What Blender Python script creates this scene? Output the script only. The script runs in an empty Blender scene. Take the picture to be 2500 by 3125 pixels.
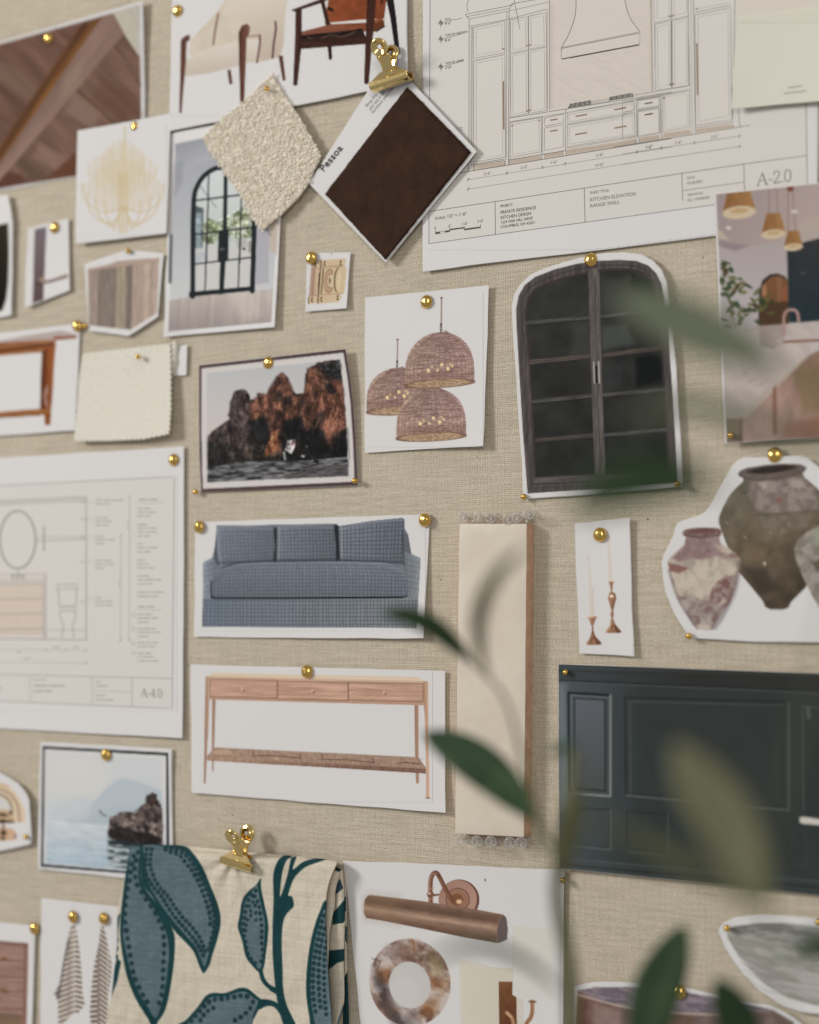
import bpy, bmesh, math, random
import numpy as np
from mathutils import Vector, Matrix

sc = bpy.context.scene
R = math.radians
col = sc.collection

# ------------------------------------------------------------------ camera
W0, H0 = 2500.0, 3125.0            # size of the photograph the traced outlines refer to
LENS, SENS = 45.0, 24.0
F = LENS / SENS * W0               # focal length in those pixels
YAW, PITCH = R(30.0), R(3.45)      # the camera stands to the right of the board's normal
CENTRE = np.array([0.0, 0.0, 1.40])  # where the optical axis meets the board (plane y = 0)
DIST = 1.27
fwd = np.array([-math.sin(YAW) * math.cos(PITCH), math.cos(YAW) * math.cos(PITCH), math.sin(PITCH)])
rgt = np.cross(fwd, [0, 0, 1.0]); rgt /= np.linalg.norm(rgt)
upv = np.cross(rgt, fwd)
CAM = CENTRE - fwd * DIST
cam = bpy.data.cameras.new('camera')
co = bpy.data.objects.new('camera', cam); col.objects.link(co)
m = Matrix.Identity(4)
for i in range(3):
    m[i][0], m[i][1], m[i][2], m[i][3] = rgt[i], upv[i], -fwd[i], CAM[i]
co.matrix_world = m
cam.sensor_fit = 'HORIZONTAL'; cam.sensor_width = SENS; cam.lens = LENS
cam.clip_start = 0.02; cam.clip_end = 50
cam.dof.use_dof = True
cam.dof.focus_distance = 1.235
cam.dof.aperture_fstop = 2.0
cam.dof.aperture_blades = 0
sc.camera = co

# ------------------------------------------------------------------ light: a room lit by soft window light from the left
wd = bpy.data.worlds.new('World'); sc.world = wd; wd.use_nodes = True
bg = wd.node_tree.nodes['Background']
bg.inputs[0].default_value = (1.0, 0.99, 0.975, 1); bg.inputs[1].default_value = 0.28
def area(name, loc, target, sx, sy, power, colr):
    l = bpy.data.lights.new(name, 'AREA'); l.shape = 'RECTANGLE'; l.size = sx; l.size_y = sy
    l.energy = power; l.color = colr
    o = bpy.data.objects.new(name, l); col.objects.link(o); o.location = loc
    d = Vector(target) - Vector(loc)
    o.rotation_euler = d.to_track_quat('-Z', 'Z').to_euler()
    return o
area('window_light', (-3.4, -3.1, 3.1), (0.05, 0, 1.38), 1.05, 1.25, 134, (1.0, 0.99, 0.975))
area('side_fill_light', (1.5, -2.9, 2.3), (0.05, 0, 1.4), 0.8, 1.0, 18, (1.0, 0.97, 0.93))  # unseen fill lamp added at the right, for brass reflections and the clay edge
sc.view_settings.view_transform = 'Standard'; sc.view_settings.look = 'None'
sc.view_settings.exposure = 0.0; sc.view_settings.gamma = 1.0
sc.view_settings.use_curve_mapping = False
sc.cycles.use_denoising = True
sc.cycles.max_bounces = 8
sc.cycles.caustics_reflective = False; sc.cycles.caustics_refractive = False

# ------------------------------------------------------------------ from traced outlines to places on the board
FR = {'U': (0, 0, 1.0), 'V': (0, 0, 2500 / 1725),
      'A': (0, 0, 700 / 1725), 'B': (500, 0, 800 / 1725), 'C': (1250, 0, 800 / 1725), 'D': (1900, 0, 600 / 1725),
      'E': (0, 550, 600 / 1617), 'F': (500, 700, 700 / 1725), 'G': (1080, 840, 540 / 1663), 'H': (1500, 740, 700 / 1725),
      'I': (2050, 500, 450 / 1078), 'J': (0, 1330, 600 / 1362), 'K': (560, 1530, 800 / 1725), 'L': (560, 1980, 840 / 1725),
      'M': (1340, 1500, 640 / 1232), 'N': (1980, 1330, 520 / 1673), 'O': (0, 2240, 640 / 1559), 'P': (340, 2460, 760 / 1725),
      'Q': (1040, 2550, 720 / 1725), 'R': (1680, 2000, 820 / 1725), 'S': (1700, 2600, 800 / 1725), 'T': (1150, 1830, 600 / 1725),
      'X': (920, 760, 170 / 1725), 'Y': (1100, 80, 200 / 1725), 'Z': (640, 2480, 160 / 1725), 'a': (0, 2340, 120 / 862),
      'b': (1000, 2580, 120 / 475), 'c': (1380, 1540, 260 / 1725)}
def px(f, pts):
    ox, oy, s = FR[f]
    p = np.asarray(pts, float).reshape(-1, 2)
    return p * s + (ox, oy)
def at(x, y, h=0.0):
    """a point h metres in front of the board"""
    x = np.asarray(x, float); y = np.asarray(y, float); h = np.asarray(h, float)
    d = fwd * F + rgt * (x[..., None] - W0 / 2) - upv * (y[..., None] - H0 / 2)
    t = (-h - CAM[1]) / d[..., 1]
    return CAM + d * t[..., None]
def deep(x, y, z):
    """a point z metres from the lens along the optical axis"""
    d = fwd * F + rgt * (x - W0 / 2) - upv * (y - H0 / 2)
    return CAM + d / F * z

def jag(pts, amp, seed=0, n=4):
    rg = np.random.default_rng(seed); p = np.asarray(pts, float); out = []
    for i in range(len(p)):
        a, b = p[i], p[(i + 1) % len(p)]
        for j in range(n):
            out.append(a + (b - a) * j / n + (rg.normal(0, amp, 2) if j else rg.normal(0, amp * 0.3, 2)))
    return np.array(out)
def smooth(pts, n=6, closed=False):
    p = np.asarray(pts, float); k = len(p); out = []
    rng = range(k) if closed else range(k - 1)
    for i in rng:
        if closed:
            a, b, c, d = p[(i - 1) % k], p[i], p[(i + 1) % k], p[(i + 2) % k]
        else:
            a, b, c, d = p[max(i - 1, 0)], p[i], p[i + 1], p[min(i + 2, k - 1)]
        for j in range(n):
            t = j / n
            out.append(0.5 * ((2 * b) + (c - a) * t + (2 * a - 5 * b + 4 * c - d) * t * t + (3 * b - a - 3 * c + d) * t ** 3))
    if not closed: out.append(p[-1])
    return np.array(out)

# ------------------------------------------------------------------ value noise
_rng = np.random.default_rng(5)
_TAB = _rng.random((256, 256))
def vnoise(x, y, seed=0):
    x = x + seed * 17.31; y = y + seed * 7.77
    xi = np.floor(x).astype(int); yi = np.floor(y).astype(int)
    fx = x - xi; fy = y - yi
    fx = fx * fx * (3 - 2 * fx); fy = fy * fy * (3 - 2 * fy)
    g = lambda a, b: _TAB[(a) & 255, (b) & 255]
    return (g(xi, yi) * (1 - fx) + g(xi + 1, yi) * fx) * (1 - fy) + (g(xi, yi + 1) * (1 - fx) + g(xi + 1, yi + 1) * fx) * fy
def fbm(x, y, seed=0, octv=4):
    s = 0; a = 0.5; tot = 0
    for k in range(octv):
        s = s + a * vnoise(x * 2 ** k, y * 2 ** k, seed + k * 3); tot += a; a *= 0.55
    return s / tot

# ------------------------------------------------------------------ printed pictures: ink colours held per vertex of a flat sheet
KW = 1.30                                      # printed colour as photographed -> reflectance of the ink
PAPER = (207, 204, 202)
def tone(c):
    return np.clip(c - 0.055 * np.clip(1 - c, 0, 1) ** 2.5, 0.02, 1)
def lin(c):
    c = np.clip(np.asarray(c, float), 0, 1)
    return np.where(c <= 0.04045, c / 12.92, ((c + 0.055) / 1.055) ** 2.4)
class Canvas:
    def __init__(s, f, box, step=2.6, bgc=PAPER):
        s.f = f
        b = px(f, box).reshape(-1)
        s.step = step
        s.xs = np.arange(b[0], b[2] + step, step); s.ys = np.arange(b[1], b[3] + step, step)
        s.X, s.Y = np.meshgrid(s.xs, s.ys)
        s.C = np.zeros(s.X.shape + (3,)); s.C[:] = np.array(bgc) / 255.0
    def use(s, f): s.f = f; return s
    def _sl(s, p, pad):
        x0, y0 = p.min(0) - pad; x1, y1 = p.max(0) + pad
        i0 = max(np.searchsorted(s.xs, x0) - 1, 0); i1 = min(np.searchsorted(s.xs, x1) + 1, len(s.xs))
        j0 = max(np.searchsorted(s.ys, y0) - 1, 0); j1 = min(np.searchsorted(s.ys, y1) + 1, len(s.ys))
        if i1 <= i0 or j1 <= j0: return None
        return (slice(j0, j1), slice(i0, i1))
    def _put(s, sl, cov, colr, tex=None):
        X, Y = s.X[sl], s.Y[sl]
        c = colr(X, Y) if callable(colr) else np.broadcast_to(np.array(colr, float), X.shape + (3,))
        c = c / 255.0
        if tex is not None:
            amp, sx, sy, ang, seed = tex
            k = FR[s.f][2]; ca, sa = math.cos(R(ang)), math.sin(R(ang))
            u = (X * ca + Y * sa) / (sx * k); v = (-X * sa + Y * ca) / (sy * k)
            n = (fbm(u, v, seed) - 0.5) * 2
            c = c * (1 + amp * n * 1.6)[..., None]
        a = cov[..., None]
        s.C[sl] = s.C[sl] * (1 - a) + np.clip(c, 0, 1) * a
    def _sd(s, p, sl, closed):
        X, Y = s.X[sl], s.Y[sl]
        d2 = np.full(X.shape, 1e12); ins = np.zeros(X.shape, bool)
        n = len(p)
        for i in range(n if closed else n - 1):
            ax, ay = p[i]; bx, by = p[(i + 1) % n]
            ex, ey = bx - ax, by - ay; L = ex * ex + ey * ey + 1e-12
            t = np.clip(((X - ax) * ex + (Y - ay) * ey) / L, 0, 1)
            d2 = np.minimum(d2, (X - ax - t * ex) ** 2 + (Y - ay - t * ey) ** 2)
            if closed:
                cr = ((ay > Y) != (by > Y)) & (X < (bx - ax) * (Y - ay) / (by - ay if abs(by - ay) > 1e-9 else 1e-9) + ax)
                ins ^= cr
        return np.sqrt(d2), ins
    def poly(s, pts, colr, a=1.0, blur=0, tex=None, sm=False):
        p = px(s.f, smooth(pts, 5, True) if sm else pts)
        b = max(s.step * 0.9, blur * FR[s.f][2])
        sl = s._sl(p, b)
        if sl is None: return s
        d, ins = s._sd(p, sl, True)
        cov = np.clip(0.5 + np.where(ins, d, -d) / b, 0, 1) * a
        s._put(sl, cov, colr, tex); return s
    def line(s, pts, w, colr, a=1.0, blur=0, sm=False, tex=None):
        p = px(s.f, smooth(pts, 6) if sm else pts)
        k = FR[s.f][2]; w = w * k; b = max(s.step * 0.9, blur * k)
        if w < s.step * 0.9: a = a * w / (s.step * 0.9); w = s.step * 0.9
        sl = s._sl(p, w + b)
        if sl is None: return s
        d, _ = s._sd(p, sl, False)
        s._put(sl, np.clip(0.5 + (w / 2 - d) / b, 0, 1) * a, colr, tex); return s
    def ell(s, cx, cy, rx, ry, colr, rot=0, a=1.0, blur=0, tex=None, ring=None):
        c = px(s.f, (cx, cy))[0]; k = FR[s.f][2]; rx *= k; ry *= k
        b = max(s.step * 0.9, blur * k); rr = max(rx, ry) + b
        sl = s._sl(np.array([c - rr, c + rr]), 0)
        if sl is None: return s
        X, Y = s.X[sl] - c[0], s.Y[sl] - c[1]; ca, sa = math.cos(R(rot)), math.sin(R(rot))
        u, v = X * ca + Y * sa, -X * sa + Y * ca
        q = np.sqrt((u / rx) ** 2 + (v / ry) ** 2)
        d = (1 - q) * min(rx, ry)
        if ring is not None: d = ring * k / 2 - np.abs(d)
        s._put(sl, np.clip(0.5 + d / b, 0, 1) * a, colr, tex); return s
    def lg(s, p0, c0, p1, c1, mid=None):
        a, b = px(s.f, [p0, p1]); e = b - a; L = e @ e
        c0 = np.array(c0, float); c1 = np.array(c1, float)
        def fn(X, Y):
            t = np.clip(((X - a[0]) * e[0] + (Y - a[1]) * e[1]) / L, 0, 1)[..., None]
            if mid is not None:
                cm = np.array(mid, float)
                return np.where(t < 0.5, c0 + (cm - c0) * t * 2, cm + (c1 - cm) * (t - 0.5) * 2)
            return c0 + (c1 - c0) * t
        return fn
    def mix(s, c0, c1, sx, sy, ang=0, seed=1, lo=0.4, hi=0.6):
        k = FR[s.f][2]; ca, sa = math.cos(R(ang)), math.sin(R(ang))
        c0 = np.array(c0, float); c1 = np.array(c1, float)
        def fn(X, Y):
            u = (X * ca + Y * sa) / (sx * k); v = (-X * sa + Y * ca) / (sy * k)
            t = np.clip((fbm(u, v, seed) - lo) / (hi - lo), 0, 1)[..., None]
            return c0 + (c1 - c0) * t
        return fn
    def crag(s, pts, amp, sx, sy, ang, seed, blur=10):
        """dark clefts and lit ridges over a painted rock"""
        p = px(s.f, pts); k = FR[s.f][2]; sl = s._sl(p, blur * k)
        d, ins = s._sd(p, sl, True); cov = np.clip(0.5 + np.where(ins, d, -d) / (blur * k), 0, 1)
        X, Y = s.X[sl], s.Y[sl]; ca, sa = math.cos(R(ang)), math.sin(R(ang)); u = (X * ca + Y * sa) / (sx * k); v = (-X * sa + Y * ca) / (sy * k)
        wv = fbm(u * 0.7, v * 0.7, seed + 5); r_ = 1 - np.abs(fbm(u + wv * 1.5, v + wv, seed) - 0.5) * 5
        g = 1 + amp * (np.clip(1 - np.clip(r_, 0, 1) * 1.35, -0.6, 1) + 0.25 * (fbm(u * 3, v * 3, seed + 9) - 0.5))
        s.C[sl] = np.clip(s.C[sl] * (1 + (g - 1) * cov)[..., None], 0, 1); return s
    def sat(s, f, gain=1.0):
        g = (s.C * (0.3, 0.59, 0.11)).sum(-1, keepdims=True); s.C = np.clip((g + (s.C - g) * f) * gain, 0, 1); return s
    def grain(s, amp=0.012, seed=3):
        rg = np.random.default_rng(seed)
        s.C = np.clip(s.C * (1 + amp * rg.standard_normal(s.X.shape))[..., None], 0, 1); return s

# ------------------------------------------------------------------ mesh helpers
def mesh_obj(name, v, f, mat, parent=None, loc=None, smoothf=False):
    me = bpy.data.meshes.new(name)
    v = np.asarray(v, float).reshape(-1, 3)
    if loc is not None: v = v - np.asarray(loc)
    me.from_pydata(v.tolist(), [], [tuple(int(i) for i in q) for q in f]); me.update()
    if smoothf: me.shade_smooth()
    o = bpy.data.objects.new(name, me); col.objects.link(o)
    if mat: me.materials.append(mat)
    if parent: o.parent = parent
    return o
def fast_grid(name, V, mask, C, mat, parent, loc):
    """quads of a vertex grid (h,w,3) where mask holds for the four corners; C = linear colour per vertex"""
    h, w = V.shape[:2]
    idx = np.arange(h * w).reshape(h, w)
    q = np.stack([idx[:-1, :-1], idx[1:, :-1], idx[1:, 1:], idx[:-1, 1:]], -1).reshape(-1, 4)
    if mask is not None:
        mm = mask.reshape(-1)[q].all(1); q = q[mm]
        used = np.unique(q); rem = np.zeros(h * w, int); rem[used] = np.arange(len(used)); q = rem[q]
    else: used = np.arange(h * w)
    vv = (V.reshape(-1, 3)[used] - np.asarray(loc)).astype(np.float32)
    me = bpy.data.meshes.new(name)
    me.vertices.add(len(vv)); me.vertices.foreach_set('co', vv.ravel())
    me.loops.add(len(q) * 4); me.loops.foreach_set('vertex_index', q.ravel().astype(np.int32))
    me.polygons.add(len(q)); me.polygons.foreach_set('loop_start', np.arange(0, len(q) * 4, 4, dtype=np.int32))
    me.update(calc_edges=True)
    if C is not None:
        at_ = me.color_attributes.new('ink', 'FLOAT_COLOR', 'POINT')
        c4 = np.ones((len(used), 4), np.float32); c4[:, :3] = C.reshape(-1, 3)[used]
        at_.data.foreach_set('color', c4.ravel())
    me.materials.append(mat); me.shade_smooth()
    o = bpy.data.objects.new(name, me); col.objects.link(o); o.parent = parent
    return o
def empty(name, loc, label=None, cat=None, group=None):
    o = bpy.data.objects.new(name, None); col.objects.link(o); o.location = loc; o.empty_display_size = 0.02
    if label: o['label'] = label; o['category'] = cat
    if group: o['group'] = group
    return o
def solid(o, t):
    md = o.modifiers.new('thickness', 'SOLIDIFY'); md.thickness = t; md.offset = -1; return o

# ------------------------------------------------------------------ materials
def mat(name, base=(0.8, 0.8, 0.8), rough=0.6, metal=0.0, spec=0.5, **kw):
    mt = bpy.data.materials.new(name); mt.use_nodes = True
    b = mt.node_tree.nodes['Principled BSDF']
    b.inputs['Base Color'].default_value = (*base, 1); b.inputs['Roughness'].default_value = rough
    b.inputs['Metallic'].default_value = metal; b.inputs['Specular IOR Level'].default_value = spec
    for k, v in kw.items(): b.inputs[k.replace('_', ' ')].default_value = v
    return mt, mt.node_tree, b
def N(nt, typ, **kw):
    n = nt.nodes.new(typ)
    for k, v in kw.items():
        if k in n.inputs.keys(): n.inputs[k].default_value = v
        else: setattr(n, k, v)
    return n
def L(nt, a, ao, b, bi): nt.links.new(a.outputs[ao], b.inputs[bi])
def bump(nt, b, src, out, strength, dist):
    bp = N(nt, 'ShaderNodeBump'); bp.inputs['Strength'].default_value = strength; bp.inputs['Distance'].default_value = dist
    L(nt, src, out, bp, 'Height'); L(nt, bp, 'Normal', b, 'Normal'); return bp
def ob(nt, scale=(1, 1, 1), rot=(0, 0, 0)):
    tc = N(nt, 'ShaderNodeTexCoord'); mp = N(nt, 'ShaderNodeMapping')
    mp.inputs['Scale'].default_value = scale; mp.inputs['Rotation'].default_value = rot
    L(nt, tc, 'Object', mp, 'Vector'); return mp
def ramp(nt, src, out, stops):
    r = N(nt, 'ShaderNodeValToRGB'); e = r.color_ramp.elements
    e[0].position, e[0].color = stops[0][0], (*stops[0][1], 1); e[1].position, e[1].color = stops[-1][0], (*stops[-1][1], 1)
    for p, c in stops[1:-1]:
        x = e.new(p); x.color = (*c, 1)
    L(nt, src, out, r, 'Fac'); return r
def s2l(c): return tuple(float(x) for x in lin(np.array(c) / 255.0) * KW)

def make_mats():
    M = {}
    # white paper with a faint tooth
    mt, nt, b = mat('white_paper', s2l(PAPER), 0.75, spec=0.06)
    n = N(nt, 'ShaderNodeTexNoise', Scale=900.0, Detail=3.0); mp = ob(nt); L(nt, mp, 0, n, 'Vector')
    bump(nt, b, n, 'Fac', 0.12, 0.0004); M['paper'] = mt
    mt, nt, b = mat('cream_card', s2l((205, 201, 187)), 0.65, spec=0.3); M['cream_card'] = mt
    for nm, ro, sp in (('ink', 0.75, 0.06), ('photo_ink', 0.6, 0.08)):
        mt, nt, b = mat(nm + '_print', (0.5, 0.5, 0.5), ro, spec=sp)
        a = N(nt, 'ShaderNodeAttribute', attribute_name='ink'); L(nt, a, 'Color', b, 'Base Color'); M[nm] = mt
    def inkc(nm, c): mt, nt, b = mat(nm, s2l(c), 0.6, spec=0.25); M[nm] = mt
    inkc('black_ink', (74, 71, 69)); inkc('title_ink', (44, 44, 44)); inkc('grey_ink', (128, 123, 118)); inkc('soft_ink', (152, 147, 142)); inkc('faint_ink', (170, 164, 158)); inkc('brown_ink', (132, 106, 84))
    # brass
    for nm, c, ro, bs in (('brass_hammered', (0.87, 0.56, 0.16), 0.20, 0.5), ('brass', (0.90, 0.68, 0.30), 0.16, 0.05), ('brass_ball', (0.86, 0.54, 0.13), 0.22, 0.12)):
        mt, nt, b = mat(nm, c, ro, metal=1.0)
        mp = ob(nt)
        if nm == 'brass_hammered':
            n = N(nt, 'ShaderNodeTexNoise', Scale=300.0, Detail=0.5); L(nt, mp, 0, n, 'Vector'); bump(nt, b, n, 'Fac', 0.34, 0.0020)
        else:
            n = N(nt, 'ShaderNodeTexNoise', Scale=330.0, Detail=2.0); L(nt, mp, 0, n, 'Vector'); bump(nt, b, n, 'Fac', bs, 0.0016)
        M[nm] = mt
    mt, nt, b = mat('steel', (0.7, 0.7, 0.7), 0.3, metal=1.0); M['steel'] = mt
    mt, nt, b = mat('clear_plastic', (0.9, 0.89, 0.88), 0.12, spec=0.6)
    tr = N(nt, 'ShaderNodeBsdfTransparent'); tr.inputs[0].default_value = (0.93, 0.92, 0.905, 1)
    lw = N(nt, 'ShaderNodeLayerWeight'); lw.inputs[0].default_value = 0.35
    mr = N(nt, 'ShaderNodeMapRange'); mr.inputs[1].default_value = 0.0; mr.inputs[2].default_value = 1.0; mr.inputs[3].default_value = 0.08; mr.inputs[4].default_value = 0.66
    L(nt, lw, 'Facing', mr, 0); mx = N(nt, 'ShaderNodeMixShader'); L(nt, mr, 0, mx, 0); L(nt, tr, 0, mx, 1); L(nt, b, 0, mx, 2)
    L(nt, mx, 0, nt.nodes['Material Output'], 'Surface'); M['clear'] = mt
    # tile
    mt, nt, b = mat('tile_glaze', s2l((198, 182, 160)), 0.33, spec=0.5)
    mp = ob(nt); n = N(nt, 'ShaderNodeTexNoise', Scale=28.0, Detail=4.0); L(nt, mp, 0, n, 'Vector')
    r = ramp(nt, n, 'Fac', [(0.3, s2l((199, 186, 169))), (0.7, s2l((208, 197, 181)))]); L(nt, r, 'Color', b, 'Base Color')
    bump(nt, b, n, 'Fac', 0.35, 0.004); M['glaze'] = mt
    mt, nt, b = mat('tile_clay', s2l((190, 154, 126)), 0.85, spec=0.2)
    mp = ob(nt); n = N(nt, 'ShaderNodeTexNoise', Scale=120.0, Detail=5.0); L(nt, mp, 0, n, 'Vector')
    r = ramp(nt, n, 'Fac', [(0.3, s2l((184, 146, 120))), (0.7, s2l((204, 168, 142)))]); L(nt, r, 'Color', b, 'Base Color')
    bump(nt, b, n, 'Fac', 0.5, 0.002); M['clay'] = mt
    # leather
    mt, nt, b = mat('brown_leather', s2l((50, 32, 21)), 0.75, spec=0.12)
    mp = ob(nt); n = N(nt, 'ShaderNodeTexNoise', Scale=60.0, Detail=6.0, Roughness=0.7); L(nt, mp, 0, n, 'Vector')
    r = ramp(nt, n, 'Fac', [(0.3, s2l((43, 27, 18))), (0.62, s2l((57, 37, 24))), (0.8, s2l((78, 52, 32)))]); L(nt, r, 'Color', b, 'Base Color')
    v = N(nt, 'ShaderNodeTexVoronoi', Scale=1100.0); L(nt, mp, 0, v, 'Vector'); bump(nt, b, v, 'Distance', 0.35, 0.0006); M['leather'] = mt
    # leaves
    for nm, c0, c1 in (('leaf_green', (0.022, 0.052, 0.017), (0.038, 0.078, 0.027)), ('leaf_olive', (0.22, 0.22, 0.12), (0.27, 0.265, 0.155)),
                       ('leaf_pale', (0.145, 0.17, 0.105), (0.19, 0.215, 0.14)), ('stem_olive', (0.105, 0.11, 0.045), (0.15, 0.15, 0.07))):
        mt, nt, b = mat(nm, c0, 0.5, spec=0.3, **{'Subsurface_Weight': 0.0})
        mp = ob(nt); n = N(nt, 'ShaderNodeTexNoise', Scale=45.0, Detail=3.0); L(nt, mp, 0, n, 'Vector')
        r = ramp(nt, n, 'Fac', [(0.35, c0), (0.65, c1)]); L(nt, r, 'Color', b, 'Base Color'); M[nm] = mt
    # woven cloths: linen of the board, printed cloth, boucle, cream wool
    def weave(name, pitch, warp, hole, c_lo, c_hi, strength, attr=None, rough=0.9, specks=False):
        mt, nt, b = mat(name, c_hi, rough, spec=0.15)
        tc = N(nt, 'ShaderNodeTexCoord'); sp = N(nt, 'ShaderNodeSeparateXYZ')
        wn = N(nt, 'ShaderNodeTexNoise', Scale=55.0, Detail=2.0); L(nt, tc, 'Object', wn, 'Vector')
        wv = N(nt, 'ShaderNodeVectorMath', operation='SCALE'); wv.inputs['Scale'].default_value = warp
        L(nt, wn, 'Color', wv, 0)
        ad = N(nt, 'ShaderNodeVectorMath', operation='ADD'); L(nt, tc, 'Object', ad, 0); L(nt, wv, 0, ad, 1)
        L(nt, ad, 0, sp, 0)
        def thread(axis):
            m1 = N(nt, 'ShaderNodeMath', operation='MULTIPLY'); m1.inputs[1].default_value = math.pi / pitch; L(nt, sp, axis, m1, 0)
            s1 = N(nt, 'ShaderNodeMath', operation='SINE'); L(nt, m1, 0, s1, 0)
            a1 = N(nt, 'ShaderNodeMath', operation='ABSOLUTE'); L(nt, s1, 0, a1, 0); return a1
        tx, tz = thread('X'), thread('Z')
        mx = N(nt, 'ShaderNodeMath', operation='MAXIMUM'); L(nt, tx, 0, mx, 0); L(nt, tz, 0, mx, 1)   # 0 only where both gaps meet
        sumt = N(nt, 'ShaderNodeMath', operation='ADD'); L(nt, tx, 0, sumt, 0); L(nt, tz, 0, sumt, 1)
        # slubs: long soft streaks along both thread directions
        def streak(sc_, seed):
            mp = N(nt, 'ShaderNodeMapping'); mp.inputs['Scale'].default_value = sc_; mp.inputs['Location'].default_value = (seed, 0, seed)
            L(nt, tc, 'Object', mp, 0); n = N(nt, 'ShaderNodeTexNoise', Scale=1.0, Detail=3.0, Roughness=0.65); L(nt, mp, 0, n, 'Vector'); return n
        s1 = streak((26, 26, 520), 0.0); s2 = streak((480, 26, 30), 3.1); s3 = streak((9, 9, 11), 7.0)
        hn = N(nt, 'ShaderNodeTexNoise', Scale=640.0, Detail=1.0); L(nt, tc, 'Object', hn, 'Vector')
        hs = N(nt, 'ShaderNodeMapRange'); hs.inputs[1].default_value = 0.35; hs.inputs[2].default_value = 0.65
        hs.inputs[3].default_value = hole * 0.45; hs.inputs[4].default_value = hole * 1.35; L(nt, hn, 'Fac', hs, 0)
        hl = N(nt, 'ShaderNodeMath', operation='LESS_THAN'); L(nt, mx, 0, hl, 0); L(nt, hs, 0, hl, 1)
        r1 = ramp(nt, s1, 'Fac', [(0.32, c_lo), (0.62, c_hi)])
        r2 = ramp(nt, s2, 'Fac', [(0.30, (0.90, 0.895, 0.885)), (0.6, (1, 1, 1))])
        r3 = ramp(nt, s3, 'Fac', [(0.3, (0.94, 0.945, 0.93)), (0.7, (1.03, 1.02, 1.02))])
        def mul(a, bsock, fac=1.0):
            mm = N(nt, 'ShaderNodeMixRGB', blend_type='MULTIPLY'); mm.inputs[0].default_value = fac
            nt.links.new(a, mm.inputs[1]); nt.links.new(bsock, mm.inputs[2]); return mm
        if attr:
            at_ = N(nt, 'ShaderNodeAttribute', attribute_name=attr); k = mul(at_.outputs['Color'], r1.outputs[0])
        else: k = r1
        k = mul(k.outputs[0], r2.outputs[0]); k = mul(k.outputs[0], r3.outputs[0])
        dk = N(nt, 'ShaderNodeMixRGB', blend_type='MULTIPLY'); L(nt, hl, 0, dk, 0); L(nt, k, 0, dk, 1); dk.inputs[2].default_value = (0.40, 0.36, 0.30, 1)
        if specks:                                     # stray dark fibres in the undyed linen
            vo = N(nt, 'ShaderNodeTexVoronoi', Scale=62.0); mpv = N(nt, 'ShaderNodeMapping'); mpv.inputs['Scale'].default_value = (1, 1, 1.6)
            L(nt, tc, 'Object', mpv, 0); L(nt, mpv, 0, vo, 'Vector')
            rnd = N(nt, 'ShaderNodeSeparateColor'); L(nt, vo, 'Color', rnd, 0)
            th = N(nt, 'ShaderNodeMath', operation='MULTIPLY'); th.inputs[1].default_value = 0.075; L(nt, rnd, 0, th, 0)
            ls = N(nt, 'ShaderNodeMath', operation='LESS_THAN'); L(nt, vo, 'Distance', ls, 0); L(nt, th, 0, ls, 1)
            gt = N(nt, 'ShaderNodeMath', operation='GREATER_THAN'); gt.inputs[1].default_value = 0.72; L(nt, rnd, 1, gt, 0)
            an = N(nt, 'ShaderNodeMath', operation='MULTIPLY'); L(nt, ls, 0, an, 0); L(nt, gt, 0, an, 1)
            d2 = N(nt, 'ShaderNodeMixRGB', blend_type='MULTIPLY'); L(nt, an, 0, d2, 0); L(nt, dk, 0, d2, 1); d2.inputs[2].default_value = (0.34, 0.28, 0.22, 1); dk = d2
        L(nt, dk, 0, b, 'Base Color')
        bump(nt, b, sumt, 0, strength, pitch * 0.5)
        return mt
    M['linen'] = weave('board_linen', 0.00152, 0.0006, 0.52, s2l((183, 172, 153)), s2l((202, 191, 172)), 0.4, specks=True)
    M['print_cloth'] = weave('printed_linen', 0.00085, 0.0005, 0.25, (0.88, 0.88, 0.88), (1.05, 1.05, 1.05), 0.4, attr='ink')
    mt, nt, b = mat('boucle_wool', s2l((214, 199, 174)), 0.95, spec=0.1)
    mp = ob(nt); n = N(nt, 'ShaderNodeTexNoise', Scale=160.0, Detail=4.0); L(nt, mp, 0, n, 'Vector')
    r = ramp(nt, n, 'Fac', [(0.3, s2l((208, 197, 178))), (0.5, s2l((220, 212, 198))), (0.75, s2l((226, 219, 206)))]); L(nt, r, 'Color', b, 'Base Color'); M['boucle'] = mt
    mt, nt, b = mat('cream_wool', s2l((205, 199, 174)), 0.95, spec=0.1)
    mp = ob(nt); n = N(nt, 'ShaderNodeTexNoise', Scale=420.0, Detail=4.0); L(nt, mp, 0, n, 'Vector')
    r = ramp(nt, n, 'Fac', [(0.3, s2l((203, 197, 183))), (0.65, s2l((213, 208, 196)))]); L(nt, r, 'Color', b, 'Base Color')
    bump(nt, b, n, 'Fac', 0.35, 0.001); M['wool'] = mt
    return M
M = make_mats()

# ------------------------------------------------------------------ the board
def build_board():
    x0, x1, z0, z1 = -0.75, 0.70, 0.62, 2.15
    nx, nz = 40, 40
    v = []; f = []
    for j in range(nz + 1):
        for i in range(nx + 1):
            v.append((x0 + (x1 - x0) * i / nx, 0.0, z0 + (z1 - z0) * j / nz))
    for j in range(nz):
        for i in range(nx):
            a = j * (nx + 1) + i; f.append((a, a + 1, a + nx + 2, a + nx + 1))
    o = mesh_obj('linen_board', v, f, M['linen']); o['kind'] = 'structure'
    md = o.modifiers.new('thickness', 'SOLIDIFY'); md.thickness = 0.018; md.offset = -1
    o['label'] = 'natural linen covered pin board'; 
build_board()

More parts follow.
